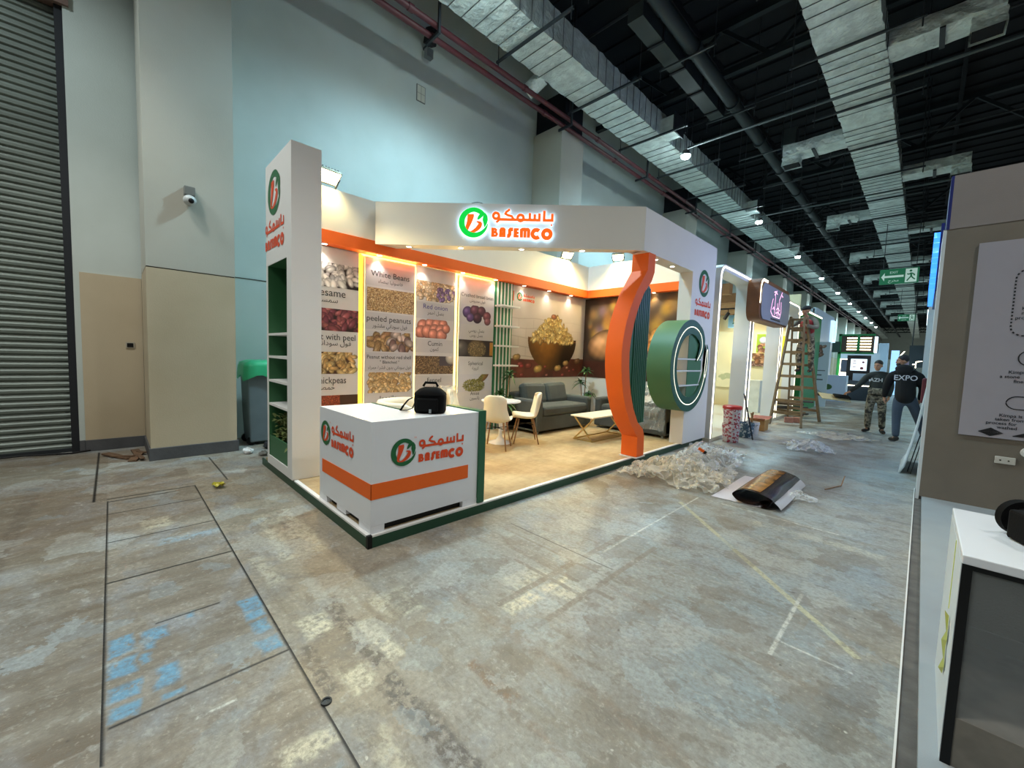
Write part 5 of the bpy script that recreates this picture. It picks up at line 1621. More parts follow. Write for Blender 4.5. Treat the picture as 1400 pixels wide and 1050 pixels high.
dark_print = pbr('poster_dark_print', srgb(58, 40, 34), .22, var=(7, .9))
extr(pp1[16:], 5.08, 6.40).build('inner_roll', dark_print, r, smooth=True)
extr(pp2[5:], 5.08, 6.40).build('printed_roll', dark_print, r, smooth=True)
q = extr(pp2[14:26], 5.12, 6.36); q.v = [(x, y, z + .004) for x, y, z in q.v]
q.build('golden_print', pbr('poster_golden_print', srgb(150, 104, 52), .2, var=(6, .9)), r, smooth=True)
extr(pp2[:6], 5.08, 6.40).build('white_border', pbr('poster_white_border', srgb(206, 206, 214), .4), r, smooth=True)
sheet('plastic_film', 'small torn clear plastic strip on the right of the rolled poster', 'plastic film', 24, 16, heapf(-.93, 5.75, .16, .10, .06, .5), M['film'], 12, .035, 12)
q = MB().tube([(-.78, 6.55, .006), (-.66, 6.95, .006), (-.64, 7.05, .12)], .006, 6)
tag(q.build('wooden_stick', M['wood_leg']), 'thin stick lying on the aisle right of the rolled poster', 'stick')

# crushed yellow packet, floor drains
q = MB(); rr = random.Random(3)
for j in range(5):
    for i in range(7): q.v.append((-5.57 + i * .028 + rr.uniform(-.008, .008), .77 + j * .026 + rr.uniform(-.008, .008), .012 + rr.uniform(0, .05)))
for j in range(4):
    for i in range(6): k = j * 7 + i; q.f.append([k, k + 1, k + 8, k + 7]); q.m.append(0)
tag(q.build('crisp_packet', pbr('yellow_packet', srgb(206, 196, 70), .3, var=(40, .5))), 'crushed yellow packet on the floor plates near the first column', 'litter')
q = MB(); q.lathe([(.001, .002), (.015, .003), (.017, .008), (.023, .008), (.024, 0)], (-1.79, .655, 0), 20, cap=False)
tag(q.build('floor_drain', M['dark_steel'], smooth=True, angle=.6), 'small round metal cap set in the floor joint', 'floor cap')
# broken boards by the recess
for i, (x, y, a, L, lab) in enumerate(((-7.75, .02, .5, .5, 'longer splintered brown board on the floor before the recess'), (-7.55, .20, -.2, .42, 'splintered brown board next to the column corner'), (-7.9, .22, .1, .30, 'short broken brown board at the recess skirting'))):
    q = MB(); q.obox((x, y, .02), (L, .09, .02), Euler((0, .03, a)).to_matrix()); q.obox((x + .1, y + .05, .032), (L * .6, .05, .015), Euler((0, -.03, a + .3)).to_matrix())
    tag(q.build('broken_board', pbr('splintered_wood', srgb(110, 84, 62), .8, var=(12, .4))), lab, 'board')
q = MB().tube([(-8.44, -3.0, .012), (-8.35, -1.6, .012), (-8.38, -.9, .03), (-8.33, -.45, .012), (-8.30, -.25, .03)], .012, 8)
tag(q.build('cable', M['black'], smooth=True), 'black cable along the foot of the roller shutter', 'cable')
rr = random.Random(9)
for i, (x, y, s_, lab, c_) in enumerate(((-7.0, 1.42, .09, 'white crumpled paper by the foot of first column', (206, 206, 204)), (-6.75, 1.56, .07, 'small grey rubble lump beside the shelf tower', (120, 118, 112)), (-7.2, 1.75, .11, 'dark rag at the foot of the grey bin', (40, 40, 44)), (-6.9, 1.75, .06, 'pale plaster chip near the grey bin', (190, 186, 178)))):
    q = MB(); q.ell((x, y, s_ * .45), (s_, s_ * .8, s_ * .5), None, 10, 7)
    q.v = [(a + rr.uniform(-.015, .015), b2 + rr.uniform(-.015, .015), max(.001, c2 + rr.uniform(-.012, .012))) for a, b2, c2 in q.v]
    tag(q.build(('crumpled_paper', 'rubble', 'rag', 'plaster_chip')[i], pbr('litter_%s' % 'abcd'[i], srgb(*c_), .8)), lab, 'litter')

# grey bin with green cover behind the tower
r = thing('waste_bin', 'tall grey bin with green bag cover behind the shelf tower', 'bin', (-7.75, 1.75, 0))
q = MB()
for (z, a, b2) in ((.05, .22, .24), (.5, .24, .26), (1.25, .26, .28), (1.3, .27, .29)):
    for (sx, sy) in ((-1, -1), (1, -1), (1, 1), (-1, 1)): q.v.append((-7.75 + sx * a, 1.80 + sy * b2, z))
for j in range(3):
    for i in range(4): q.f.append([j * 4 + i, j * 4 + (i + 1) % 4, (j + 1) * 4 + (i + 1) % 4, (j + 1) * 4 + i]); q.m.append(0)
q.f += [[3, 2, 1, 0], [12, 13, 14, 15]]; q.m += [0, 0]
q.build('body', pbr('grey_bin_plastic', srgb(120, 132, 138), .5, var=(4, .1)), r, bevel=.02)
b = MB()
for j in range(7):
    for i in range(29):
        a = 2 * PI * i / 28; k = max(abs(math.cos(a)), abs(math.sin(a)))
        z = (1.38, 1.375, 1.34, 1.28, 1.22, 1.16, 1.10)[j]; f = (.15, .7, 1.0, 1.06, 1.08, 1.10, 1.1)[j]
        b.v.append((-7.75 + .28 * f * math.cos(a) / k, 1.80 + .30 * f * math.sin(a) / k, z - (.05 * math.sin(a * 5) if j > 4 else 0) + rr.uniform(-.01, .01)))
for j in range(6):
    for i in range(28): b.f.append([j * 29 + i, j * 29 + i + 1, (j + 1) * 29 + i + 1, (j + 1) * 29 + i]); b.m.append(0)
b.build('green_cover', pbr('green_plastic_bag', srgb(60, 186, 130), .35), r, smooth=True)
q = MB().box(-7.62, -7.50, 1.508, 1.515, 1.12, 1.22); q.build('yellow_sticker', pbr('yellow_label', srgb(220, 206, 60), .5), r)
for sx in (-1, 1):
    MB().lathe([(.07, -.02), (.07, .02)], (-7.75 + sx * .18, 1.58, .07), 14, axis='x').build('wheel', M['black'], r)

# paint buckets, stick, cartons
M['bucket'] = pbr('white_bucket', srgb(212, 206, 204), .4)
def bucket_mat(name, base, blot, scale, thr):
    m, nt, b = node_mat(name)
    N, L = nt.nodes, nt.links
    tc = N.new('ShaderNodeTexCoord'); n = N.new('ShaderNodeTexNoise'); n.inputs['Scale'].default_value = scale; n.inputs['Detail'].default_value = 3
    L.new(tc.outputs['Object'], n.inputs['Vector']); rp = N.new('ShaderNodeMapRange'); rp.inputs[1].default_value = thr; rp.inputs[2].default_value = thr + .03
    L.new(n.outputs['Fac'], rp.inputs[0]); mx = N.new('ShaderNodeMix'); mx.data_type = 'RGBA'
    L.new(rp.outputs[0], mx.inputs[0]); mx.inputs[6].default_value = base; mx.inputs[7].default_value = blot
    L.new(mx.outputs[2], b.inputs['Base Color']); b.inputs['Roughness'].default_value = .4
    return m
M['bucket_red'] = bucket_mat('red_printed_bucket', srgb(214, 204, 204), srgb(176, 56, 70), 24, .52)
M['bucket_teal'] = bucket_mat('teal_printed_bucket', srgb(70, 96, 112), srgb(206, 206, 204), 22, .56)
def bucket(label, x, y, z, r0, r1, h, m, lid=None, group='stacked paint buckets', rim=None):
    t = thing('paint_bucket', label, 'bucket', (x, y, z), 0, group)
    MB().lathe([(r0 * .96, z), (r0, z + .01), (r0 + (r1 - r0) * .8, z + h * .8), (r1 * 1.03, z + h * .82), (r1 * 1.03, z + h * .86), (r1, z + h * .86), (r1, z + h), (r1 * .95, z + h), (r1 * .93, z + h * .5)], (x, y, 0), 26).build('pail', m, t, smooth=True, angle=.6)
    q = MB(); n = 12
    q.tube([(x + r1 * 1.03 * math.cos(a), y + r1 * 1.03 * math.sin(a), z + h * .84 - .10 * math.sin((a - 3.6) / 2.2 * PI)) for a in [3.6 + 2.2 * i / n for i in range(n + 1)]], .004, 6)
    q.build('wire_handle', M['steel'], t)
    if lid:
        MB().lathe([(.001, z + h + .03), (r1 * .95, z + h + .03), (r1 * 1.08, z + h + .015), (r1 * 1.09, z + h - .035), (r1 * 1.02, z + h - .035)], (x, y, 0), 26, cap=False).build('lid', lid, t, smooth=True, angle=.6)
    return t
bx, by = -2.66, 8.95
bucket('lower white and red printed paint bucket of the stack of two', bx, by, 0, .145, .165, .37, M['bucket_red'])
bucket('upper paint bucket of the stack, with a bright red lid', bx, by, .37, .145, .165, .34, M['bucket_red'], pbr('red_lid', srgb(178, 34, 30), .4))
bucket('dark teal and white paint bucket right of the red-lidded stack', -2.62, 9.80, 0, .15, .165, .32, M['bucket_teal'], None, 'paint buckets on the floor')
bucket('small pale paint bucket holding brushes behind the teal bucket', -2.62, 10.25, 0, .13, .15, .30, M['bucket'], None, 'paint buckets on the floor')
q = MB().tube([(-2.66, 10.25, .12), (-2.60, 10.2, .52)], .02, 8); q.tube([(-2.6, 10.28, .12), (-2.67, 10.33, .48)], .016, 8)
tag(q.build('paint_brushes', M['wood_leg']), 'brush handles standing in the small pale bucket', 'brushes')
q = MB().tube([(-2.40, 9.52, .012), (-2.47, 8.97, 1.0)], .014, 8)
tag(q.build('broom_stick', M['dark_steel']), 'thin dark pole leaning against the paint bucket stack', 'pole')
r = thing('cardboard_box', 'small open brown cardboard box beside the white portal frame', 'box', (-2.72, 11.15, 0))
q = MB(); q.box(-2.9, -2.55, 11.0, 11.35, 0.005, .26); q.build('body', pbr('brown_card', srgb(150, 112, 62), .8, var=(5, .2)), r)
q = MB(); q.add([(-2.9, 11.0, .26), (-2.55, 11.0, .26), (-2.52, 10.9, .31), (-2.92, 10.88, .30)], [(0, 1, 2, 3)]); q.add([(-2.9, 11.35, .26), (-2.55, 11.35, .26), (-2.5, 11.48, .33), (-2.9, 11.5, .32)], [(0, 1, 2, 3)])
q.build('flap', pbr('red_stained_card', srgb(170, 96, 76), .8, var=(12, .4)), r)
for i, (x, y, a, lab) in enumerate(((-2.52, 13.35, .3, 'red brick lying at the foot of the wooden ladder, left one'), (-2.36, 13.55, -.1, 'red brick lying at the foot of the wooden ladder, right one'))):
    q = MB(); q.obox((x, y, .08), (.20, .11, .15), Euler((0, 0, a)).to_matrix())
    tag(q.build('brick', pbr('dusty_brick', srgb(160, 110, 92), .85, var=(20, .25)), bevel=.006), lab, 'brick', 'bricks by the ladder')
rr = random.Random(21)
pw = [pbr('pile_board_%s' % 'abc'[k], srgb(*c_), .8, var=(9, .3)) for k, c_ in enumerate(((96, 76, 58), (62, 58, 56), (132, 108, 78)))]
lev = ('lowest', 'second', 'third', 'fourth', 'fifth', 'sixth', 'seventh', 'topmost')
for i in range(8):
    q = MB(); q.obox((-2.85 + rr.uniform(-.12, .12), 15.0 + rr.uniform(-.15, .15), .06 + i * .062), (rr.uniform(.7, 1.0), rr.uniform(.12, .3), .045), Euler((0, rr.uniform(-.03, .03), rr.uniform(-.5, .5))).to_matrix())
    tag(q.build('scrap_board', pw[i % 3]), '%s scrap board in the dark pile behind the wooden ladder' % lev[i], 'board', 'scrap boards behind the ladder')

# wooden step ladder
r = thing('step_ladder', 'paint-stained wooden step ladder under the grey hanging sign', 'ladder', (-2.45, 13.5, 0))
M['ladder'] = pbr('weathered_ladder_wood', srgb(118, 98, 70), .75, var=(9, .35))
fl_, fr_, tl, tr = (-2.82, 12.65, 0), (-2.08, 12.46, 0), (-2.68, 13.45, 2.93), (-2.37, 13.42, 2.93)
rl, rr_, tl2, tr2 = (-2.78, 14.55, 0), (-1.98, 14.40, 0), (-2.66, 13.58, 2.90), (-2.34, 13.56, 2.90)
for a, b2 in ((fl_, tl), (fr_, tr), (rl, tl2), (rr_, tr2)): MB().bar(a, b2, .045, .075).build('rail', M['ladder'], r)
for (a0, a1, b0, b1) in ((fl_, tl, fr_, tr), (rl, tl2, rr_, tr2)):
    for k in range(1, 9):
        t_ = k / 9.0
        p = Vector(a0).lerp(Vector(a1), t_); q_ = Vector(b0).lerp(Vector(b1), t_)
        MB().bar(p, q_, .03, .07).build('rung', M['ladder'], r)
MB().bar((-2.70, 13.5, 2.86), (-2.32, 13.49, 2.86), .2, .04).build('top_step', M['ladder'], r)

# ================================================================== RIGHT SIDE: GREY STAND AND SHOWCASE
def speckle(name, c, amt=.10):
    m = pbr(name, c, .8, var=(2.2, amt), bump=(120, .35, .004)); return m
M['grey_stucco'] = speckle('grey_stucco_panel', srgb(118, 110, 100))
M['grey_top'] = speckle('pale_grey_panel', srgb(136, 128, 126), .05)
gw = thing('grey_stand_wall', 'tall speckled grey stand wall on the right carrying a white poster', 'booth wall', (1.8, 7.1, 0))
MB().box(.075, 4.2, 7.04, 7.16, .05, 3.25).build('lower_panel', M['grey_stucco'], gw)
MB().box(.092, 4.2, 7.035, 7.15, 3.25, 3.86).build('upper_panel', M['grey_top'], gw)
M['edge_white'] = pbr('white_edge_laminate', srgb(206, 214, 220), .4)
MB().box(.045, .075, 7.04, 7.95, .0, 3.25).build('white_edge', M['edge_white'], gw)
MB().box(.066, .092, 7.035, 8.0, 3.25, 3.86).build('dark_blue_edge', pbr('dark_blue_board', srgb(30, 40, 110), .4), gw)
po = thing('wall_poster', 'white poster with dotted frame and nut drawings on the grey wall', 'poster', (1.2, 7.03, .86))
MB().box(.34, 2.3, 7.018, 7.038, .865, 3.045).build('board', pbr('poster_lilac_white', srgb(160, 156, 166), .6, var=(3, .04)), po)
PU2, yv = (1, 0, 0), 7.014
q = MB()
def rrect(x0, x1, z0, z1, r_, n=5):
    pts = []
    for cx, cz, a0 in ((x1 - r_, z1 - r_, 0), (x0 + r_, z1 - r_, 90), (x0 + r_, z0 + r_, 180), (x1 - r_, z0 + r_, 270)):
        pts += [(cx + r_ * math.cos(math.radians(a0 + 90 * i / n)), cz + r_ * math.sin(math.radians(a0 + 90 * i / n))) for i in range(n + 1)]
    return pts + [pts[0]]
fr = rrect(.635, 1.9, 2.0, 2.72, .10, 8)
dense = []
for a, b2 in zip(fr[:-1], fr[1:]):
    L_ = math.hypot(b2[0] - a[0], b2[1] - a[1]); k = max(1, int(L_ / .018))
    for i in range(k): dense.append((a[0] + (b2[0] - a[0]) * i / k, a[1] + (b2[1] - a[1]) * i / k))
for i in range(0, len(dense) - 1, 2):
    for qd in ribbon([dense[i], dense[i + 1]], .014): q.add([(a, yv, b2) for a, b2 in qd], [(0, 1, 2, 3)])
q.build('dotted_frame', M['ink'], po)
q = MB()
for (x0, x1, z0, z1) in ((.80, 1.5, 2.42, 2.60), (.715, 1.5, 1.68, 1.84), (.665, 1.5, 1.20, 1.34)):
    for qd in ribbon(rrect(x0, x1, z0, z1, .078, 6), .010): q.add([(a, yv, b2) for a, b2 in qd], [(0, 1, 2, 3)])
q.build('rounded_frames', M['ink'], po)
q = MB()
for (x, z, t_) in ((.70, 2.28, 'Kimpa'), (.70, 2.23, 'more'), (.66, 2.18, 'process'), (.78, 2.12, 'of nuts'), (.66, 1.59, 'Kimpa is'), (.60, 1.54, 'a stone'), (.70, 1.49, 'fine'), (.63, 1.11, 'Kimpa is'), (.60, 1.065, 'taken from'), (.54, 1.02, 'process for'), (.62, .975, 'washed')):
    put_text(q, t_, (x, yv, z), PU2, (0, 0, 1), .048, 'l', bold=.012)
q.build('lettering', M['ink'], po)
q = MB()
for k in range(9):
    cx, cz = .60 + .16 * .5, .93
    s_ = .09 - k * .01
    qd = ribbon([(.50 + .08 - s_, .925), (.58, .925 + s_ * .55), (.58 + s_, .925 - .0), (.58 + .0, .925 - s_ * .45), (.58 - s_, .925)], .005)
    for w_ in qd: q.add([(a + .0, yv, b2) for a, b2 in w_], [(0, 1, 2, 3)])
for dx in (.24, .44):
    for k in range(6):
        s_ = .08 - k * .012
        for w_ in ribbon([(.58 + dx - s_, .905), (.58 + dx, .905 + s_ * .5), (.58 + dx + s_, .905), (.58 + dx - s_, .905)], .006): q.add([(a, yv, b2) for a, b2 in w_], [(0, 1, 2, 3)])
for (dx, dz, a_) in ((0, 0, .4), (.05, .03, 1.2), (.07, -.02, -.4), (.03, -.04, 2.0)):
    for w_ in ribbon([(.76 + dx - .025 * math.cos(a_), 2.92 + dz - .025 * math.sin(a_)), (.76 + dx, 2.92 + dz + .012), (.76 + dx + .025 * math.cos(a_), 2.92 + dz + .025 * math.sin(a_))], .012): q.add([(a, yv, b2) for a, b2 in w_], [(0, 1, 2, 3)])
q.build('drawings', M['ink'], po)
so_ = thing('wall_socket', 'white double wall socket low on the grey stand wall', 'socket', (.71, 7.03, .60))
MB().box(.635, .785, 7.02, 7.04, .585, .665).build('plate', pbr('socket_white', srgb(196, 192, 184), .5), so_, bevel=.006)
for dx in (.675, .735): MB().lathe([(.001, 0), (.008, 0)], (dx, 7.0185, .625), 10, axis='y', cap=False).build('opening', M['black'], so_)
q = MB(); q.lathe([(.001, -.01), (.05, -.008), (.055, .01), (.02, .02)], (.86, 7.02, .74), 16, axis='y'); tag(q.build('round_fitting', M['white'], smooth=True, angle=.7), 'small round white fitting right of the socket on grey wall', 'wall fitting')

q = MB(); q.box(.10, 6, -1.5, 7.05, 0, .05); struct(q.build('trim_2', pbr('pale_grey_felt', srgb(152, 158, 162), .85, var=(3, .06), bump=(200, .3, .003))))
q = MB(); q.box(.038, .10, -1.5, 7.6, 0, .012); struct(q.build('trim_3', pbr('dirty_grey_gap', srgb(96, 92, 88), .9, var=(9, .3), bump=(25, .4))))
q = MB(); q.box(.030, .038, -1.5, 7.6, 0, .02); struct(q.build('trim_4', M['white']))

sc_ = thing('glass_showcase', 'white-topped glass-fronted showcase counter at the lower right', 'counter', (.85, 2.7, .05))
SX0, SX1, SY0, SY1, SZ = .158, 1.55, 2.31, 3.05, .90
q = MB(); q.box(SX0, SX1, SY0 - .012, SY1, SZ - .035, SZ); q.build('top', M['white_gloss'], sc_, bevel=.004)
MB().box(SX0, SX0 + .02, SY0, SY1, .05, SZ - .035).build('side_panel', M['edge_white'], sc_)
MB().box(SX1 - .02, SX1, SY0, SY1, .05, SZ - .035).build('side_panel', M['edge_white'], sc_)
MB().box(SX0 + .02, SX1 - .02, SY1 - .02, SY1, .05, SZ - .035).build('back_panel', M['grey_stucco'], sc_)
q = MB(); q.box(SX0 + .002, SX0 + .03, SY0 - .004, SY0 + .016, .05, SZ - .036); q.box(SX0 + .03, SX1, SY0 - .004, SY0 + .016, SZ - .055, SZ - .036); q.build('dark_frame', M['black'], sc_)
q = MB(); q.box(SX0 + .02, SX1 - .02, SY0, SY1 - .02, .05, .25); q.build('inner_floor', pbr('dusty_floor_board', srgb(128, 122, 112), .8, var=(9, .25)), sc_)
q = MB(); q.box(SX0 + .02, SX1 - .02, SY1 - .035, SY1 - .02, .25, .33); q.build('inner_skirting', pbr('inner_skirting', srgb(120, 114, 104), .7), sc_)
gm, nt, b = node_mat('showcase_glass'); b.inputs['Base Color'].default_value = (.75, .8, .8, 1); b.inputs['Roughness'].default_value = .03; b.inputs['Alpha'].default_value = .10
MB().box(SX0 + .03, SX1 - .02, SY0 + .002, SY0 + .008, .07, SZ - .055).build('glass_pane', gm, sc_)
q = MB(); q.box(SX0 - .002, SX0 + .0, SY0 + .30, SY0 + .31, .55, SZ - .04); q.build('yellow_tape', pbr('yellow_tape', srgb(214, 222, 96), .4), sc_)
q = MB()
for (y, z, w_) in ((2.52, .56, .012), (2.50, .47, .03), (2.53, .42, .018), (2.50, .35, .03), (2.54, .29, .012)):
    q.v += [(SX0 - .004, y - w_, z), (SX0 - .016 + .01 * (w_ > .02), y + w_, z + .01)]
q.f = [[i * 2, i * 2 + 1, i * 2 + 3, i * 2 + 2] for i in range(4)]; q.m = [0] * 4
q.build('torn_tape', pbr('torn_green_tape', srgb(168, 176, 84), .5), sc_)
cm = thing('camera_light', 'black lamp-like device with round hood on the white showcase top', 'lamp', (.37, 2.72, .90))
rotc = Euler((0, 0, .45)).to_matrix()
MB().obox((.40, 2.66, .965), (.16, .15, .125), rotc).build('body', M['black_fabric'], cm, bevel=.012)
q = MB(); q.lathe([(.045, .0), (.050, .05), (.075, .055), (.078, .085), (.066, .085), (.06, .06)], (0, 0, 0), 28, axis='y')
q.v = [tuple(rotc @ Vector(v) + Vector((.375, 2.715, .975))) for v in q.v]; q.build('round_hood', M['black_fabric'], cm, smooth=True, angle=.6)
MB().obox((.42, 2.60, .99), (.05, .02, .03), rotc).build('knob', M['dark_steel'], cm, bevel=.005)

# lit blue sign on the aisle edge of the grey stand, boards leaning there
sb_ = thing('blue_light_sign', 'glowing blue sign seen edge-on at the top of the grey stand', 'sign', (-.02, 9.6, 2.6))
MB().box(.03, .065, 8.6, 11.2, 2.75, 3.72).build('back_board', pbr('blue_sign_board', srgb(24, 40, 120), .4), sb_)
q = MB(); rr = random.Random(5)
for k in range(9):
    z = 2.80 + k * .10
    q.box(-.035, .03, 8.7 + .1 * (k % 3), 11.1 - .12 * (k % 2), z, z + .065)
q.build('lit_letters', emis('blue_sign_glow', (.04, .24, 1.0), 1.5), sb_)
l = light('blue_sign_light', 'AREA', (-.06, 9.9, 3.25), 60, (.40, .50, 1.0), 1.0, (-3, 9.5, 2.6)); l.data.shape = 'RECTANGLE'; l.data.size = 2.2; l.data.size_y = .9
struct(MB().box(.08, .2, 7.96, 60, 0, 3.0).build('trim_5', M['edge_white']))
lb = thing('leaning_board', 'curved white board leaning at the aisle edge of the grey stand', 'board', (-.02, 9.3, 0))
b_ = MB(); n = 12
for j in range(n + 1):
    t_ = j / n; z = 1.35 * t_; x = -.16 + .22 * t_ ** .6
    for y in (8.6, 9.9): b_.v.append((x, y, z))
for j in range(n): b_.f.append([j * 2, j * 2 + 1, j * 2 + 3, j * 2 + 2]); b_.m.append(0)
o = b_.build('panel', M['edge_white'], lb, smooth=True); md = o.modifiers.new('thickness', 'SOLIDIFY'); md.thickness = .02
q = MB(); q.bar((-.055, 8.58, .05), (.04, 8.58, .62), .012, .05); q.bar((-.02, 8.58, .02), (.055, 8.58, .5), .010, .03); q.build('black_edge', M['black'], lb)
q = MB().box(-.0, .07, 10.2, 10.7, 1.0, 1.45); tag(q.build('red_bag', pbr('dark_red_fabric', srgb(96, 28, 38), .7), bevel=.05), 'dark red bag hung at the far edge of the right stands', 'bag')
# stands farther along the right side
for i, (y0, y1, h_, lab) in enumerate(((13, 17, 3.0, 'white stand front on the right beyond the grey wall'), (20, 26, 3.4, 'second white stand front down the right side'), (30, 40, 3.2, 'third pale stand front far down the right side'))):
    r = thing('exhibition_stand', lab, 'stand', (.2, (y0 + y1) / 2, 0), 0, 'stands down the right side')
    MB().box(-.02, .08, y0, y1, 0, h_).build('front_panel', M['edge_white'], r)
    q = MB(); q.box(-.03, -.02, y0 + .1, y1 - .1, h_ - .12, h_ - .05); q.build('light_line', emis('cool_led_line', (.7, .9, 1), 3), r)

# ================================================================== NEXT STAND: WHITE PORTALS
M['portal'] = pbr('portal_white', srgb(206, 206, 204), .4, var=(1.5, .04))
M['cream_wall'] = pbr('cream_stand_wall', srgb(222, 210, 170), .55, var=(1.2, .05))
NX = -2.92
def portal(label, y0, y1, ztop, depth=.33, w=.13, rad=.28, led=True):
    r = thing('lit_portal', label, 'frame', (NX - depth / 2, (y0 + y1) / 2, 0), 0, 'white lit portal frames')
    def outline(d):
        rr2 = max(.02, rad - d)
        P = [(y0 + d, 0.0)]
        P += [(y0 + rad + (-rr2) * math.cos(math.radians(a)), ztop - rad + rr2 * math.sin(math.radians(a))) for a in range(0, 91, 15)]
        P += [(y1 - rad + rr2 * math.sin(math.radians(a)), ztop - rad + rr2 * math.cos(math.radians(a))) for a in range(0, 91, 15)]
        P += [(y1 - d, 0.0)]
        return P
    o_, i_ = outline(0), outline(w); n = len(o_); q = MB()
    for x in (NX, NX - depth):
        q.v += [(x, a, b2) for a, b2 in o_] + [(x, a, b2) for a, b2 in i_]
    for k in range(n - 1):
        q.f += [[k, k + 1, n + k + 1, n + k], [2 * n + k, 3 * n + k, 3 * n + k + 1, 2 * n + k + 1], [k, 2 * n + k, 2 * n + k + 1, k + 1], [n + k, n + k + 1, 3 * n + k + 1, 3 * n + k]]; q.m += [0] * 4
    q.f += [[0, n, 3 * n, 2 * n], [n - 1, 3 * n - 1, 4 * n - 1, 2 * n - 1]]; q.m += [0, 0]
    q.build('frame', M['portal'], r)
    md = [((a[0] + b2[0]) / 2, (a[1] + b2[1]) / 2) for a, b2 in zip(outline(.035), outline(.06))]
    q = MB()
    for qd in ribbon(md, .028): q.add([(NX + .006, a, b2) for a, b2 in qd], [(0, 1, 2, 3)])
    q.build('light_line', M['led_cream'], r)
portal('first white portal frame with light line, right beside the nut stand', 8.52, 10.72, 3.56)
portal('second white portal frame, behind the grey hanging sign', 10.86, 13.55, 3.50)
portal('third white portal frame, behind the top of the wooden ladder', 13.66, 15.85, 3.50)
pl = MB(); pl.box(-6.0, NX + .02, 8.47, 16.0, 0, .07); tag(pl.build('stand_floor', pbr('pale_laminate_floor', srgb(196, 188, 170), .4)), 'pale floor slab with brown edge under the white portals', 'platform')
nb = thing('stand_back_wall', 'cream end wall of the portal stand with lit packs and nut pictures', 'booth wall', (-4.5, 15.7, 0))
MB().box(-6.2, -2.95, 15.9, 16.0, .07, 3.9).build('wall_board', M['cream_wall'], nb)
MB().box(-6.25, -6.15, 8.5, 15.9, .07, 3.9).build('side_board', M['cream_wall'], nb)
q = MB(); q.box(-6.2, -2.95, 15.86, 15.9, 3.45, 3.56); q.box(-6.2, -2.95, 15.86, 15.9, 3.2, 3.26); q.build('cream_moulding', pbr('moulding_cream', srgb(226, 214, 178), .5), nb)
for i, y in enumerate((11.0, 12.6, 14.2, 15.6)):
    q = MB(); q.box(-6.1, -3.5, y - .12, y + .12, 3.30, 3.56); tag(q.build('ceiling_beam', pbr('brown_beam', srgb(150, 104, 58), .6, var=(5, .2))), ('%s brown timber beam over the portal stand' % ['nearest', 'second', 'third', 'farthest'][i]), 'beam', 'brown beams over the portal stand')
r = thing('track_spotlight', 'black track spotlight under the beams of the portal stand', 'spotlight', (-4.25, 13.4, 3.0))
MB().box(-4.9, -3.9, 13.38, 13.42, 3.22, 3.26).build('track', M['black'], r)
MB().cyl((-4.28, 13.4, 3.12), (-4.38, 13.35, 2.92), .05, n=14).build('spot_head', M['black'], r); MB().cyl((-4.3, 13.4, 3.22), (-4.28, 13.4, 3.1), .012, n=8).build('arm', M['black'], r)
for p in ((-4.2, 9.9, 3.2), (-4.4, 12.4, 3.2), (-4.2, 14.6, 3.2)): light('portal_stand_spot', 'SPOT', p, 80, (1, .86, .55), .12, (p[0] - .1, p[1] + .8, 0), 2.7, .6)
def wallpic(name, label, cat, x0, x1, z0, z1, bg, paint, glow=None, y=15.85, ppm=60):
    t = thing(name, label, cat, ((x0 + x1) / 2, y, z0))
    MB().box(x0, x1, y, y + .04, z0, z1).build('board', glow or M['white'], t)
    c = Canvas(x1 - x0, z1 - z0, ppm, bg, 3); paint(c); c.build('print', t, (x0, y, z0), (1, 0, 0), (0, 0, 1), .004)
    return t
def fruit(c):
    c.heap(5, (.12, c.w - .1, .12, c.h - .12), .12, [(230, 200, 60), (210, 80, 90), (90, 170, 90)], 2, .35)
M['pack_glow'] = emis('pack_backlight', (1, .86, .4), 2.5)
wallpic('fruit_sign', 'pale blue square sign with bright fruit shapes in the portal stand', 'sign', -5.04, -4.38, 2.86, 3.32, (150, 206, 244), fruit, emis('blue_sign_back', (.5, .8, 1), 1.2), y=15.80)
def pack(c):
    c.rect(0, c.w, c.h * .62, c.h, (84, 130, 206)); c.rect(0, c.w, c.h * .48, c.h * .62, (60, 150, 90)); c.rect(0, c.w, c.h * .42, c.h * .48, (230, 200, 60)); c.rect(0, c.w, 0, c.h * .42, (120, 96, 84))
    c.heap(9, (.05, c.w, .15, c.h * .40), .11, [(196, 60, 50), (214, 90, 70), (220, 200, 180)], 4, .8); c.seed(c.w * .6, c.h * .8, .15, .13, 0, (200, 210, 240))
wallpic('product_pack_picture', 'tall blue and green product pack picture glowing on cream wall', 'picture', -4.86, -4.30, 1.60, 2.58, (255, 255, 255), pack, M['pack_glow'])
def lime(c):
    c.c[:] = np.array((150, 176, 40)) / 255; c.heap(30, (c.w * .2, c.w, 0, c.h * .55), .10, [(150, 92, 60), (120, 70, 50), (190, 130, 90)], 5, .7); c.seed(c.w * .35, c.h * .68, .14, .12, 0, (226, 226, 226))
wallpic('lime_pack_picture', 'lime green and brown pack picture seen through the second portal', 'picture', -4.10, -3.50, 1.98, 2.62, (150, 176, 40), lime, M['pack_glow'])
def heap2(c):
    c.c[:] = np.array((222, 210, 150)) / 255; c.heap(80, (0, c.w, 0, c.h * .35), .06, [(150, 110, 90), (180, 140, 120), (110, 74, 60)], 6, .7); c.heap(26, (.05, c.w * .6, c.h * .3, c.h), .10, [(160, 100, 60), (130, 80, 50), (190, 140, 100)], 7, .7)
wallpic('nut_heap_picture', 'picture of heaped nuts low on cream wall, second portal', 'picture', -4.22, -3.62, 1.52, 2.02 - .05, (222, 210, 150), heap2)
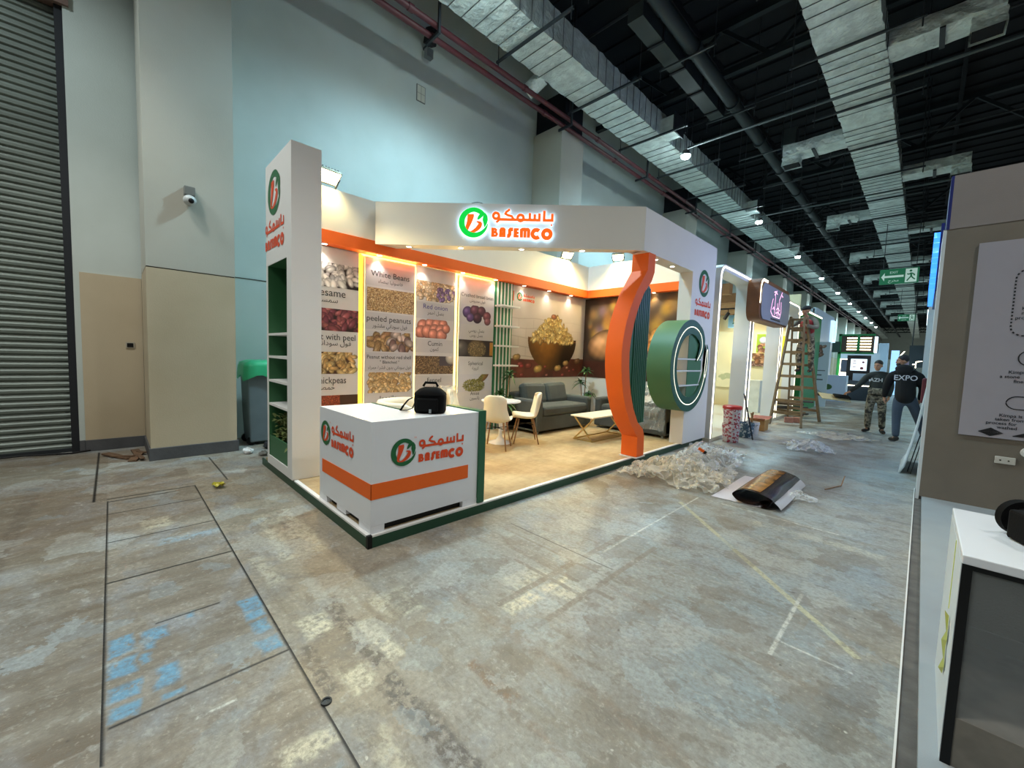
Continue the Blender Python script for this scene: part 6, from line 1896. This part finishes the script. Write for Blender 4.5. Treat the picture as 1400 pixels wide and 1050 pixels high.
def lime2(c): c.c[:] = np.array((214, 206, 40)) / 255; c.heap(10, (0, c.w, 0, c.h * .5), .08, [(150, 120, 50), (110, 90, 40)], 8, .6)
wallpic('yellow_pack_picture', 'yellow pack picture seen through the third portal beside ladder', 'picture', -3.34, -3.02, 1.75, 2.55, (214, 206, 40), lime2, M['pack_glow'])
def mapp(c):
    m = (c.noise(.2, 4) > .02) & (((c.X - c.w / 2) / (c.w / 2)) ** 2 + ((c.Y - c.h / 2) / (c.h / 2)) ** 2 < .9)
    c.c[:] = np.array((222, 210, 170)) / 255; c.blend(m * .8, (166, 168, 128))
wallpic('wall_relief', 'grey-green world map print low on the cream wall, first portal', 'picture', -5.32, -4.62, .72, 1.25, (222, 210, 170), mapp)
q = MB(); q.box(-4.25, -3.55, 14.4, 15.0, .07, 1.08); q.mat(1).box(-3.55, -3.545, 14.4, 15.0, .07, 1.08)
tag(q.build('display_plinth', [pbr('marbled_white', srgb(206, 206, 196), .3, var=(4, .15)), M['edge_white']], bevel=.01), 'white marbled display cube inside the second portal', 'plinth')
r = thing('portal_wing', 'cream upright panel with speckled strip behind the wooden ladder', 'panel', (-3.2, 16.5, 0))
MB().box(-3.5, -2.95, 16.05, 16.1, .07, 3.3).build('panel', M['cream_wall'], r)
q = MB()
for k in range(6): q.box(-3.12, -3.02, 16.04, 16.05, 1.5 + k * .17, 1.58 + k * .17)
q.build('dark_marks', M['ink'], r)

# hanging grey sign with pink line drawing
hs = thing('hanging_sign', 'grey rounded sign with pink tower drawing above the ladder', 'sign', (-2.75, 11.55, 2.6))
sp = rrect(10.28, 12.88, 2.62, 3.42, .22, 8)[:-1]
q = MB(); q.prism(sp, (-2.62, 0, 0), (0, 1, 0), (0, 0, 1), .02); q.build('face', pbr('grey_sign_face', srgb(124, 124, 130), .5), hs)
q = MB(); q.prism(rrect(10.20, 12.96, 2.58, 3.52, .26, 8)[:-1], (-2.645, 0, 0), (0, 1, 0), (0, 0, 1), .26); q.build('wooden_box', pbr('brown_sign_side', srgb(112, 68, 36), .55, var=(5, .2)), hs)
q = MB(); 
for qd in ribbon([(10.23, 2.95), (10.23, 3.30), (10.28, 3.42), (10.40, 3.48), (10.75, 3.48)], .05): q.add([(-2.638, a, b2) for a, b2 in qd], [(0, 1, 2, 3)])
q.build('light_line', M['led_cream'], hs)
pk = emis('pink_neon_line', (1.0, .45, .75), 1.6)
q = MB()
def ln(pts, w_=.022):
    for qd in ribbon([(11.0 + a * 1.0, 2.72 + b2 * .62) for a, b2 in pts], w_): q.add([(-2.616, a, b2) for a, b2 in qd], [(0, 1, 2, 3)])
ln([(.25, .05), (.05, .2), (.12, .5), (.2, .7)]); ln([(.25, .05), (.9, .05), (1.0, .3), (.95, .7)]); ln([(.4, .1), (.38, .95)]); ln([(.25, .95), (.38, 1.0), (.55, .93)]); ln([(.3, .85), (.48, 1.05)]); ln([(.62, .1), (.62, .6)]); ln([(.75, .1), (.78, .75), (.9, .95), (1.0, 1.1)])
ln([(.55, .35), (.7, .42), (.85, .33)]); ln([(.5, .2), (.72, .26), (.92, .18)]); ln([(.2, .3), (.3, .4), (.36, .3)]); ln([(.95, .98), (1.08, .92)])
q.build('pink_drawing', pk, hs)
q = MB()
for k in range(9): q.box(-2.617, -2.615, 11.1 + k * .1, 11.17 + k * .1, 2.66, 2.70)
q.build('small_lettering', M['ink'], hs)

# ================================================================== STANDS FARTHER DOWN THE HALL
M['stand_green'] = pbr('bright_stand_green', srgb(24, 118, 60), .45, var=(2, .05))
gs = thing('green_stand_wall', 'tall plain green stand wall behind the man on the ladder', 'booth wall', (-3, 18.3, 0))
MB().box(-3.1, -2.9, 16.6, 19.6, 0, 3.42).build('panel', M['stand_green'], gs); MB().box(-5.5, -3.1, 16.6, 16.7, 0, 3.42).build('return_panel', M['stand_green'], gs)
MB().box(-2.91, -2.89, 16.6, 19.6, 3.42, 3.46).build('light_line', M['led_cream'], gs)
M['pale_blue'] = pbr('pale_blue_white_panel', srgb(190, 204, 222), .5, var=(1, .03))
ps = thing('pale_stand', 'pale blue white stand with tall boards beyond the green wall', 'stand', (-3.5, 22, 0))
MB().box(-4.4, -3.25, 20.2, 20.3, 0, 3.9).build('tall_panel', M['pale_blue'], ps); MB().box(-3.3, -3.2, 20.2, 25, 0, 3.95).build('side_panel', M['pale_blue'], ps)
wp = wallpic('stand_banner', 'pale banner with brown basket picture beyond the green wall', 'banner', -3.34, -2.62, .0, 2.55, (196, 208, 224),
        lambda c: (c.heap(14, (.15, c.w - .15, c.h * .74, c.h * .95), .13, [(150, 110, 100), (170, 130, 120)], 3, .6), c.rect(.08, c.w - .1, c.h * .55, c.h * .565, (80, 86, 100)), c.rect(.08, c.w - .2, c.h * .48, c.h * .50, (80, 86, 100)),
                   c.rect(.08, c.w - .15, c.h * .41, c.h * .43, (80, 86, 100)), c.heap(8, (.1, c.w - .1, c.h * .16, c.h * .26), .12, [(60, 40, 44), (220, 220, 220)], 5, .5)), y=20.0)
r = thing('light_sign', 'tall pale lit sign on the stand beyond the green wall', 'sign', (-3, 23.5, 2.9))
MB().box(-3.2, -3.1, 24.0, 25.0, 2.75, 3.75).build('panel', emis('pale_sign_glow', (.55, .80, 1.0), .9), r)
q = MB()
for k in range(5): put_text(q, 'KAREMSA'[k], (-3.095, 24.5, 3.55 - k * .18), (0, 1, 0), (0, 0, 1), .22)
q.build('lettering', M['ink'], r)
r = thing('reception_counter', 'white stand counter with small green leaf in the middle distance', 'counter', (-2.7, 23.5, 0))
MB().box(-3.15, -2.4, 23.6, 24.2, 0, 1.2).build('body', M['pale_blue'], r)
MB().ell((-3.05, 23.55, .66), (.16, .03, .13)).build('leaf_print', M['leaf'], r)
# green frame with rows of lights
gf = thing('green_light_frame', 'green framed stand header with rows of warm light bars', 'stand', (-2.5, 27.2, 0))
MB().box(-3.12, -1.78, 27.0, 27.4, 2.35, 3.22).build('header', pbr('dark_brown_header', srgb(58, 42, 30), .6), gf)
q = MB()
for k in range(5):
    z = 2.47 + k * .145
    q.box(-2.86, -2.46, 26.985, 27.0, z, z + .06); q.box(-2.34, -1.92, 26.985, 27.0, z, z + .06)
q.build('light_bar', emis('warm_bar_glow', (1, .82, .5), 5), gf)
q = MB(); q.box(-3.2, -3.08, 26.95, 27.1, 0, 3.3); q.box(-3.2, -1.78, 26.95, 27.05, 3.2, 3.28); q.box(-3.2, -1.78, 26.95, 27.05, 2.28, 2.36); q.box(-2.46, -2.34, 26.96, 27.0, 2.4, 3.2); q.build('green_frame', M['stand_green'], gf)
MB().box(-3.5, -3.12, 26.9, 27.2, 2.35, 2.9).build('dark_wing', pbr('dark_green_wing', srgb(16, 44, 34), .5), gf)
MB().box(-1.80, -1.70, 26.95, 27.4, 2.35, 3.15).build('lit_end', emis('cool_end_glow', (.6, .85, 1), 1.6), gf)
MB().box(-3.5, -1.7, 29.5, 29.6, 0, 2.4).build('back_panel', M['pale_blue'], gf)
r = thing('lit_screen', 'bright white poster screen in a dark frame under the light bars', 'screen', (-2.3, 26.6, 1.4))
MB().box(-2.75, -1.85, 26.6, 26.7, .0, 2.2).build('dark_frame', pbr('screen_frame', srgb(40, 30, 30), .5), r)
MB().box(-2.60, -1.98, 26.58, 26.6, 1.44, 2.02).build('panel', emis('screen_glow', (.72, .9, 1.0), 1.1), r)
q = MB()
for (x, z, w_) in ((-2.45, 1.9, .12), (-2.45, 1.78, .14), (-2.45, 1.6, .12)): q.box(x - w_ / 2, x + w_ / 2, 26.574, 26.578, z, z + .03)
q.lathe([(.001, 0), (.07, 0)], (-2.16, 26.574, 1.56), 12, axis='y', cap=False); q.lathe([(.001, 0), (.05, 0)], (-2.12, 26.574, 1.86), 12, axis='y', cap=False); q.build('print', pbr('screen_print', srgb(190, 90, 100), .5), r)
r = thing('framed_notice', 'grey notice in a glowing cream frame left of the bright screen', 'notice', (-2.95, 26.8, 1.3))
MB().box(-3.05, -2.72, 26.8, 26.85, 0, 2.02).build('frame', M['led_cream'], r); MB().box(-3.01, -2.70, 26.78, 26.8, 1.32, 1.98).build('panel', pbr('grey_notice', srgb(110, 110, 130), .5), r)
r = thing('display_counter', 'low dark display counter with boxes under the bright screen', 'counter', (-2.3, 25.9, 0))
MB().box(-2.8, -1.75, 25.6, 26.3, 0, .95).build('body', pbr('dark_counter', srgb(66, 74, 84), .5), r); MB().box(-2.82, -1.73, 25.58, 26.3, .70, .74).build('light_line', M['led_cream'], r)
MB().box(-2.4, -1.9, 25.8, 26.1, .95, 1.3).build('white_box', M['pale_blue'], r); MB().box(-2.75, -2.5, 25.8, 26.1, .95, 1.15).build('dark_box', M['black'], r)
for i, (x0, x1, y, z0, z1, mat_, lab) in enumerate(((-2.0, -1.55, 33, 0, 3.1, M['pale_blue'], 'pale blue tower behind the green light frame'), (-1.45, -1.1, 34, 0, 2.7, emis('blue_lit_tower', (.35, .65, 1.0), .9), 'glowing blue column behind the man in camouflage'),
                       (-1.05, -.75, 40, 0, 2.3, pbr('pink_panel', srgb(150, 120, 140), .5), 'mauve panel in the far distance of the aisle'))):
    tag(MB().box(x0, x1, y, y + .3, z0, z1).build('stand_tower', mat_), lab, 'tower')
r = thing('dark_banner', 'large dark square board hanging at the far end of aisle', 'board', (-.3, 48, 1.9)); MB().box(-.95, .5, 48, 48.1, 1.75, 3.6).build('panel', pbr('dark_board', srgb(54, 60, 66), .6), r)
MB().cyl((-.8, 48, 3.6), (-.8, 48, 8.5), .04, n=6).build('rod', M['dark_steel'], r)
r = thing('light_tube', 'slanting bright light tube far down the aisle', 'lamp', (-1.6, 45, 2)); q = MB(); q.bar((-1.75, 45, 2.05), (-1.15, 45, 3.0), .06, .06); MB().cyl((-1.75, 45, 0), (-1.75, 45, 2.05), .03, n=6).build('stand', M['dark_steel'], r); q.build('tube', emis('tube_glow', (1, .95, .75), 3), r)
r = thing('light_bracket', 'small angular yellow light line far down the right', 'lamp', (-.35, 42, 1.7)); q = MB(); MB().cyl((-.42, 42, 0), (-.42, 42, 1.7), .03, n=6).build('stand', M['dark_steel'], r); q.bar((-.42, 42, 1.7), (-.42, 42, 2.15), .05, .05); q.bar((-.42, 42, 2.15), (-.1, 42, 2.2), .05, .05); q.bar((-.6, 42, 1.95), (-.42, 42, 1.97), .05, .05); q.build('tube', M['led_cream'], r)
struct(MB().box(-6, 3, 62, 62.2, 0, 2.6).build('trim_6', pbr('far_beige_stands', srgb(120, 116, 108), .6, var=(.5, .3))))

# ================================================================== PEOPLE
def skin_eval(V, E, R, root=0, sub=1):
    me = bpy.data.meshes.new('tmp'); me.from_pydata([tuple(v) for v in V], E, []); ob = bpy.data.objects.new('tmp', me); COL.objects.link(ob)
    ob.modifiers.new('skin', 'SKIN'); sv = me.skin_vertices[0].data
    for i, r_ in enumerate(R):
        sv[i].radius = r_ if isinstance(r_, tuple) else (r_, r_); sv[i].use_root = (i == root)
    md = ob.modifiers.new('sub', 'SUBSURF'); md.levels = sub; md.render_levels = sub
    ev = ob.evaluated_get(bpy.context.evaluated_depsgraph_get()); m2 = ev.to_mesh()
    r_ = ([v.co.copy() for v in m2.vertices], [list(p.vertices) for p in m2.polygons]); ev.to_mesh_clear()
    bpy.data.objects.remove(ob, do_unlink=True); return r_
def chain(mb, pts, rad, sub=1):
    vs, fs = skin_eval([Vector(p) for p in pts], [(i, i + 1) for i in range(len(pts) - 1)], rad, 0, sub); mb.add(vs, fs)
def remesh_build(mb, name, m, parent, voxel, smooth_it=4):
    o = mb.build(name, m, parent, smooth=True)
    md = o.modifiers.new('remesh', 'REMESH'); md.mode = 'VOXEL'; md.voxel_size = voxel; md.use_smooth_shade = True
    if smooth_it: s_ = o.modifiers.new('smooth', 'SMOOTH'); s_.iterations = smooth_it; s_.factor = .5
    return o
def hand(mb, wrist, d, palm_n, s=1.0, curl=.5, right=True):
    """palm and five separate curled fingers; d = pointing direction, palm_n = palm normal"""
    d = Vector(d).normalized(); pn = Vector(palm_n); pn = (pn - d * pn.dot(d)).normalized(); sd = d.cross(pn) * (1 if right else -1)
    w = Vector(wrist)
    chain(mb, [w - d * .03, w + d * .03, w + d * .085], [(.026, .026), (.036, .026), (.040, .022)])
    for k, (off, L) in enumerate(((-.030, .070), (-.010, .080), (.010, .075), (.030, .058))):
        b0 = w + d * .085 + sd * off; a = 0; pts = [b0 - d * .02, b0]; p = b0
        for j, f in enumerate((.45, .32, .23)):
            a += curl * (.7 + .15 * k); dirv = d * math.cos(a) + pn * math.sin(a); p = p + dirv * L * f; pts.append(p)
        chain(mb, pts, [.0095, .0092, .0088, .008, .0068])
    b0 = w + d * .03 - sd * .03
    pts = [b0, b0 - sd * .025 + d * .02 + pn * .01, b0 - sd * .035 + d * .045 + pn * .02, b0 - sd * .03 + d * .066 + pn * .032]
    chain(mb, pts, [.014, .011, .0095, .008])
def head(mb, c, face, up=(0, 0, 1), s=1.0):
    """skull, jaw, nose, brow, lips and ears; c = head centre at eye height"""
    f = Vector(face).normalized(); u = Vector(up); u = (u - f * u.dot(f)).normalized(); l = u.cross(f)
    Rm = Matrix((l, f, u)).transposed(); c = Vector(c)
    P = lambda x, y, z: c + Rm @ Vector((x * s, y * s, z * s))
    mb.ell(P(0, -.012, .025), (.076 * s, .095 * s, .098 * s), Rm, 18, 12)
    mb.ell(P(0, .030, -.055), (.056 * s, .060 * s, .072 * s), Rm, 14, 10)
    mb.ell(P(0, .066, -.100), (.026 * s, .020 * s, .020 * s), Rm, 10, 8)
    mb.ell(P(0, .086, .018), (.046 * s, .014 * s, .010 * s), Rm, 10, 8)
    mb.tube([P(0, .080, .012), P(0, .098, -.020), P(0, .104, -.036), P(0, .088, -.044)], [.009 * s, .012 * s, .015 * s, .012 * s], 8)
    mb.ell(P(0, .078, -.068), (.024 * s, .014 * s, .006 * s), Rm, 10, 6); mb.ell(P(0, .075, -.080), (.020 * s, .014 * s, .007 * s), Rm, 10, 6)
    for sx in (-1, 1):
        mb.ell(P(.076 * sx, -.01, -.012), (.010 * s, .018 * s, .032 * s), Rm, 8, 8); mb.ell(P(.045 * sx, .055, -.03), (.022 * s, .020 * s, .020 * s), Rm, 8, 8)
    return P, Rm
def eyes(P, Rm, parent, s=1.0):
    q = MB()
    for sx in (-1, 1): q.ell(P(.031 * sx, .080, .002), (.013 * s, .008 * s, .007 * s), Rm, 10, 8)
    q.build('eyes', M['eye'], parent, smooth=True)
    q = MB()
    for sx in (-1, 1): q.ell(P(.031 * sx, .0875, .002), (.0055 * s, .003 * s, .0055 * s), Rm, 8, 6)
    q.build('pupils', M['black'], parent)
    q = MB()
    for sx in (-1, 1): q.tube([P(.014 * sx, .094, .022), P(.032 * sx, .092, .027), P(.050 * sx, .080, .020)], [.0045 * s, .005 * s, .003 * s], 6)
    q.build('eyebrows', M['hair'], parent)
M['skin'] = pbr('skin', srgb(176, 128, 98), .55); M['eye'] = pbr('eye_white', srgb(220, 216, 210), .3); M['hair'] = pbr('black_hair', srgb(22, 18, 17), .6, bump=(90, .5, .004))
def figure(label, loc, J, face, skin_r, top_mat, leg_mat, shoe_mat, top_name, leg_name, hands, hairf, voxel=.009, bulk=1.0, skirt=.0):
    r = thing('person', label, 'person', loc)
    V = {k: Vector(v) for k, v in J.items()}
    b = MB()
    order = ['pelvis', 'belly', 'chest', 'neck', 'headbase']
    pts = [V[k] for k in order]; E = [(i, i + 1) for i in range(4)]; R = [(.112, .09), (.105, .085), (.12, .085), .052, .052]
    idx = {k: i for i, k in enumerate(order)}
    def ext(names, frm, rad):
        prev = idx[frm]
        for n_, r_ in zip(names, rad):
            idx[n_] = len(pts); pts.append(V[n_]); R.append(r_); E.append((prev, idx[n_])); prev = idx[n_]
    for s_ in 'LR':
        ext(['sh' + s_, 'el' + s_, 'wr' + s_], 'chest', [.058, .043, .029])
        ext(['hip' + s_, 'kn' + s_, 'an' + s_], 'pelvis', [.085, .058, .042])
    vs, fs = skin_eval(pts, E, R, 0, 2); b.add(vs, fs)
    for s_ in 'LR':
        f = V['toe' + s_]; a = V['an' + s_]
        chain(b, [a, a * .6 + f * .4 + Vector((0, 0, -.03)), f], [.042, .04, .028])
        hd_ = hands.get(s_)
        if hd_: hand(b, V['wr' + s_], hd_[0], hd_[1], 1, hd_[2], s_ == 'R')
    P, Rm = head(b, V['head'], face)
    remesh_build(b, 'body', M['skin'], r, voxel, 3)
    eyes(P, Rm, r)
    # top
    c = MB()
    chain(c, [V['pelvis'] + Vector((0, 0, -.09 - skirt)), V['belly'], V['chest'], V['neck'] - Vector((0, 0, .01))], [(.185 * bulk, .155 * bulk), (.178 * bulk, .145 * bulk), (.18 * bulk, .135 * bulk), .08], 2)
    chain(c, [V['shL'], (V['shL'] + V['shR']) / 2 + Vector((0, 0, .03)), V['shR']], [.085 * bulk, .095 * bulk, .085 * bulk], 2)
    for s_ in 'LR':
        chain(c, [V['chest'] + Vector((0, 0, .04)), V['sh' + s_], V['el' + s_], V['wr' + s_]], [.09 * bulk, .085 * bulk, .064 * bulk, .048], 2)
    tp = remesh_build(c, top_name, top_mat, r, .014, 3)
    # trousers
    c = MB(); pts = [V['pelvis'] + Vector((0, 0, .14)), V['pelvis']]; E = [(0, 1)]; R = [(.15, .125), (.155, .13)]; idx = {'pelvis': 1}
    for s_ in 'LR': ext(['hip' + s_, 'kn' + s_, 'an' + s_], 'pelvis', [.110, .082, .068])
    vs, fs = skin_eval(pts, E, R, 1, 2); c.add(vs, fs); remesh_build(c, leg_name, leg_mat, r, .014, 3)
    for s_ in 'LR':
        c = MB(); a, f = V['an' + s_], V['toe' + s_]; d = (f - a); d.z = 0; d.normalize(); heel = Vector((a.x, a.y, f.z)) - d * .05
        chain(c, [a + Vector((0, 0, .03)), a * .7 + heel * .3, heel * .5 + Vector((a.x, a.y, f.z)) * .5 + Vector((0, 0, .01)), f * .5 + a * .2 + heel * .3, f], [.056, .058, .05, .052, .038])
        remesh_build(c, 'shoe', shoe_mat, r, .012, 2)
    hairf(r, P, Rm)
    return r, V, P, Rm, tp

def camo_mat(name, cols, scale):
    m, nt, b = node_mat(name); N, L = nt.nodes, nt.links
    tc = N.new('ShaderNodeTexCoord'); n = N.new('ShaderNodeTexNoise'); n.inputs['Scale'].default_value = scale; n.inputs['Detail'].default_value = 3
    L.new(tc.outputs['Object'], n.inputs['Vector']); rp = N.new('ShaderNodeValToRGB'); rp.color_ramp.interpolation = 'CONSTANT'; e = rp.color_ramp.elements
    e[0].position = 0; e[0].color = srgb(*cols[0]); e[1].position = .46; e[1].color = srgb(*cols[1])
    for p_, c_ in zip((.53, .60), cols[2:]): k = e.new(p_); k.color = srgb(*c_)
    L.new(n.outputs['Fac'], rp.inputs[0]); L.new(rp.outputs[0], b.inputs['Base Color']); b.inputs['Roughness'].default_value = .85
    return m
M['camo'] = camo_mat('camouflage_cloth', [(58, 52, 44), (110, 104, 88), (146, 136, 116), (78, 74, 62)], 9)
M['olive'] = pbr('dark_olive_cloth', srgb(44, 48, 44), .85, var=(5, .1)); M['hoodie'] = pbr('black_hoodie_cloth', srgb(13, 13, 15), .9); M['jeans'] = pbr('slate_blue_jeans', srgb(66, 78, 94), .85, var=(6, .12))
M['shoe'] = pbr('dark_shoe', srgb(38, 34, 32), .7)

# man in camouflage, facing the camera side and holding out a board
ox, oy = -.76, 13.42
def pt(x, y, z): return (ox + x, oy + y, z)
J = dict(pelvis=pt(0, 0, .92), belly=pt(0, .01, 1.10), chest=pt(.01, 0, 1.34), neck=pt(.0, -.01, 1.50), headbase=pt(-.01, -.02, 1.57), head=pt(-.02, -.05, 1.66),
         shL=pt(.20, .03, 1.42), elL=pt(.25, .06, 1.14), wrL=pt(.22, -.06, .90), shR=pt(-.19, -.01, 1.41), elR=pt(-.34, -.10, 1.16), wrR=pt(-.50, -.22, .98),
         hipL=pt(.10, .0, .86), knL=pt(.13, -.03, .48), anL=pt(.15, .02, .09), toeL=pt(.21, -.16, .035), hipR=pt(-.10, 0, .86), knR=pt(-.12, -.05, .48), anR=pt(-.12, 0, .09), toeR=pt(-.20, -.16, .035))
def short_hair(r, P, Rm):
    q = MB(); q.ell(P(0, -.022, .052), (.082, .096, .086), Rm, 18, 12); remesh_build(q, 'hair', M['hair'], r, .009, 2)
r, V, P, Rm, tp = figure('man in dark olive top and camouflage trousers reaching out one arm', (ox, oy, 0), J, (-.35, -1, -.18), 0, M['olive'], M['camo'], M['shoe'], 'sweatshirt', 'trousers',
       {'L': ((-.1, -.3, -1), (-1, 0, 0), .5), 'R': ((-.75, -.45, -.45), (0, .3, -1), .6)}, short_hair)
q = MB(); ty = oy - .165
put_text(q, 'AZH', (ox - .03, ty - .02, 1.27), (1, -.05, 0), (0, 0, 1), .12, width=.24, bold=.03); q.build('white_lettering', pbr('white_shirt_print', srgb(190, 192, 190), .6), r)
q = MB(); q.obox((ox, oy - .13, 1.03), (.32, .09, .15), Euler((0, 0, .05)).to_matrix()); q.build('waist_bag', M['camo'], r, bevel=.03)
bd = thing('held_board', 'flat pale and dark board held out by the man in camouflage', 'board', (-1.55, 13.0, .8))
rt = Euler((.42, .10, .55)).to_matrix()
MB().obox((-1.52, 12.93, .83), (.62, .30, .02), rt).build('panel', pbr('pale_board', srgb(214, 200, 150), .5), bd)
MB().obox((-1.38, 12.98, .862), (.34, .16, .03), rt).build('dark_grip', M['black'], bd)

# man in a black hoodie, seen from behind
ox, oy = -.26, 12.25
J = dict(pelvis=pt(.03, 0, .96), belly=pt(.02, .0, 1.15), chest=pt(.0, .02, 1.42), neck=pt(-.03, .02, 1.60), headbase=pt(-.05, .03, 1.68), head=pt(-.075, .05, 1.775),
         shL=pt(-.21, .05, 1.49), elL=pt(-.29, .10, 1.20), wrL=pt(-.31, .16, .94), shR=pt(.21, .05, 1.49), elR=pt(.30, .05, 1.18), wrR=pt(.25, .12, .93),
         hipL=pt(-.08, 0, .90), knL=pt(-.08, .02, .49), anL=pt(-.06, -.02, .09), toeL=pt(-.17, .10, .035), hipR=pt(.14, .02, .90), knR=pt(.27, .22, .50), anR=pt(.40, .38, .09), toeR=pt(.40, .56, .035))
def hair2(r, P, Rm):
    q = MB(); q.ell(P(0, -.024, .045), (.086, .100, .094), Rm, 18, 12); remesh_build(q, 'hair', M['hair'], r, .009, 2)
    q = MB(); q.ell(P(0, .055, -.078), (.058, .046, .05), Rm, 14, 10); remesh_build(q, 'beard', M['hair'], r, .009, 1)
r, V, P, Rm, tp = figure('bearded man in black hoodie and slate jeans, seen from behind', (ox, oy, 0), J, (-.95, -.30, -.05), 0, M['hoodie'], M['jeans'], M['shoe'], 'hoodie', 'jeans',
       {'L': ((0, .1, -1), (1, 0, 0), .5), 'R': ((-.1, .1, -1), (-1, 0, 0), .5)}, hair2, bulk=1.28, skirt=.06)
q = MB(); q.ell((ox - .03, oy - .05, 1.60), (.15, .11, .10), None, 16, 10); q.ell((ox - .03, oy - .10, 1.54), (.12, .07, .10), None, 16, 10); remesh_build(q, 'hood', M['hoodie'], r, .012, 3)
q = MB(); put_text(q, 'EXPO', (ox + .01, oy - .235, 1.36), (1, .02, 0), (0, .10, 1), .155, width=.36, bold=.01); q.build('white_lettering', pbr('white_hoodie_print', srgb(200, 200, 204), .6), r)

# man on the ladder
ox, oy = -2.36, 13.72
J = dict(pelvis=pt(.02, .12, 2.36), belly=pt(.02, .12, 2.52), chest=pt(.0, .08, 2.78), neck=pt(-.02, .05, 2.95), headbase=pt(-.03, .04, 3.02), head=pt(-.04, .03, 3.12),
         shL=pt(-.17, .14, 2.87), elL=pt(-.34, .02, 2.70), wrL=pt(-.46, -.14, 2.86), shR=pt(.18, .06, 2.87), elR=pt(.26, -.04, 2.62), wrR=pt(.02, -.20, 2.70),
         hipL=pt(-.08, .12, 2.30), knL=pt(-.14, .04, 1.92), anL=pt(-.12, .10, 1.50), toeL=pt(-.16, -.06, 1.45), hipR=pt(.11, .12, 2.30), knR=pt(.16, .02, 1.90), anR=pt(.16, .10, 1.50), toeR=pt(.14, -.06, 1.45))
def cap(r, P, Rm):
    q = MB(); q.ell(P(0, -.01, .062), (.10, .115, .075), Rm, 18, 10); q.ell(P(0, .06, .05), (.09, .09, .018), Rm, 14, 8); remesh_build(q, 'cap', pbr('black_cap', srgb(18, 18, 22), .8), r, .009, 2)
r, V, P, Rm, tp = figure('man in cap and red vest working on top of the wooden ladder', (ox, oy, 1.45), J, (-.9, -.5, -.1), 0, pbr('grey_brown_shirt', srgb(120, 116, 104), .85), M['camo'], M['shoe'], 'shirt', 'trousers',
       {'L': ((-.5, -.3, .6), (.5, -.5, 0), .6), 'R': ((-.8, -.3, .3), (0, -.5, -1), .6)}, cap)
q = MB(); vs, fs = skin_eval([Vector(pt(.02, .12, 2.42)), Vector(pt(.01, .10, 2.60)), Vector(pt(0, .08, 2.80)), Vector(pt(-.01, .06, 2.90))], [(0, 1), (1, 2), (2, 3)], [(.185, .15), (.19, .15), (.205, .155), (.13, .10)], 0, 2); q.add(vs, fs)
remesh_build(q, 'vest', pbr('red_vest', srgb(150, 46, 44), .85, var=(6, .3)), r, .012, 2)
MB().obox(pt(-.47, -.2, 2.93), (.05, .16, .05), Euler((0, 0, .5)).to_matrix()).build('glove', pbr('dark_red_glove', srgb(110, 34, 36), .8), r, bevel=.015)
bl = MB().ell(pt(-.20, .30, 3.08), (.06, .06, .06)); tag(bl.build('bulb', emis('bulb_glow', (1, .9, .5), 6), smooth=True), 'small glowing bulb beside the head of the man on ladder', 'lamp')
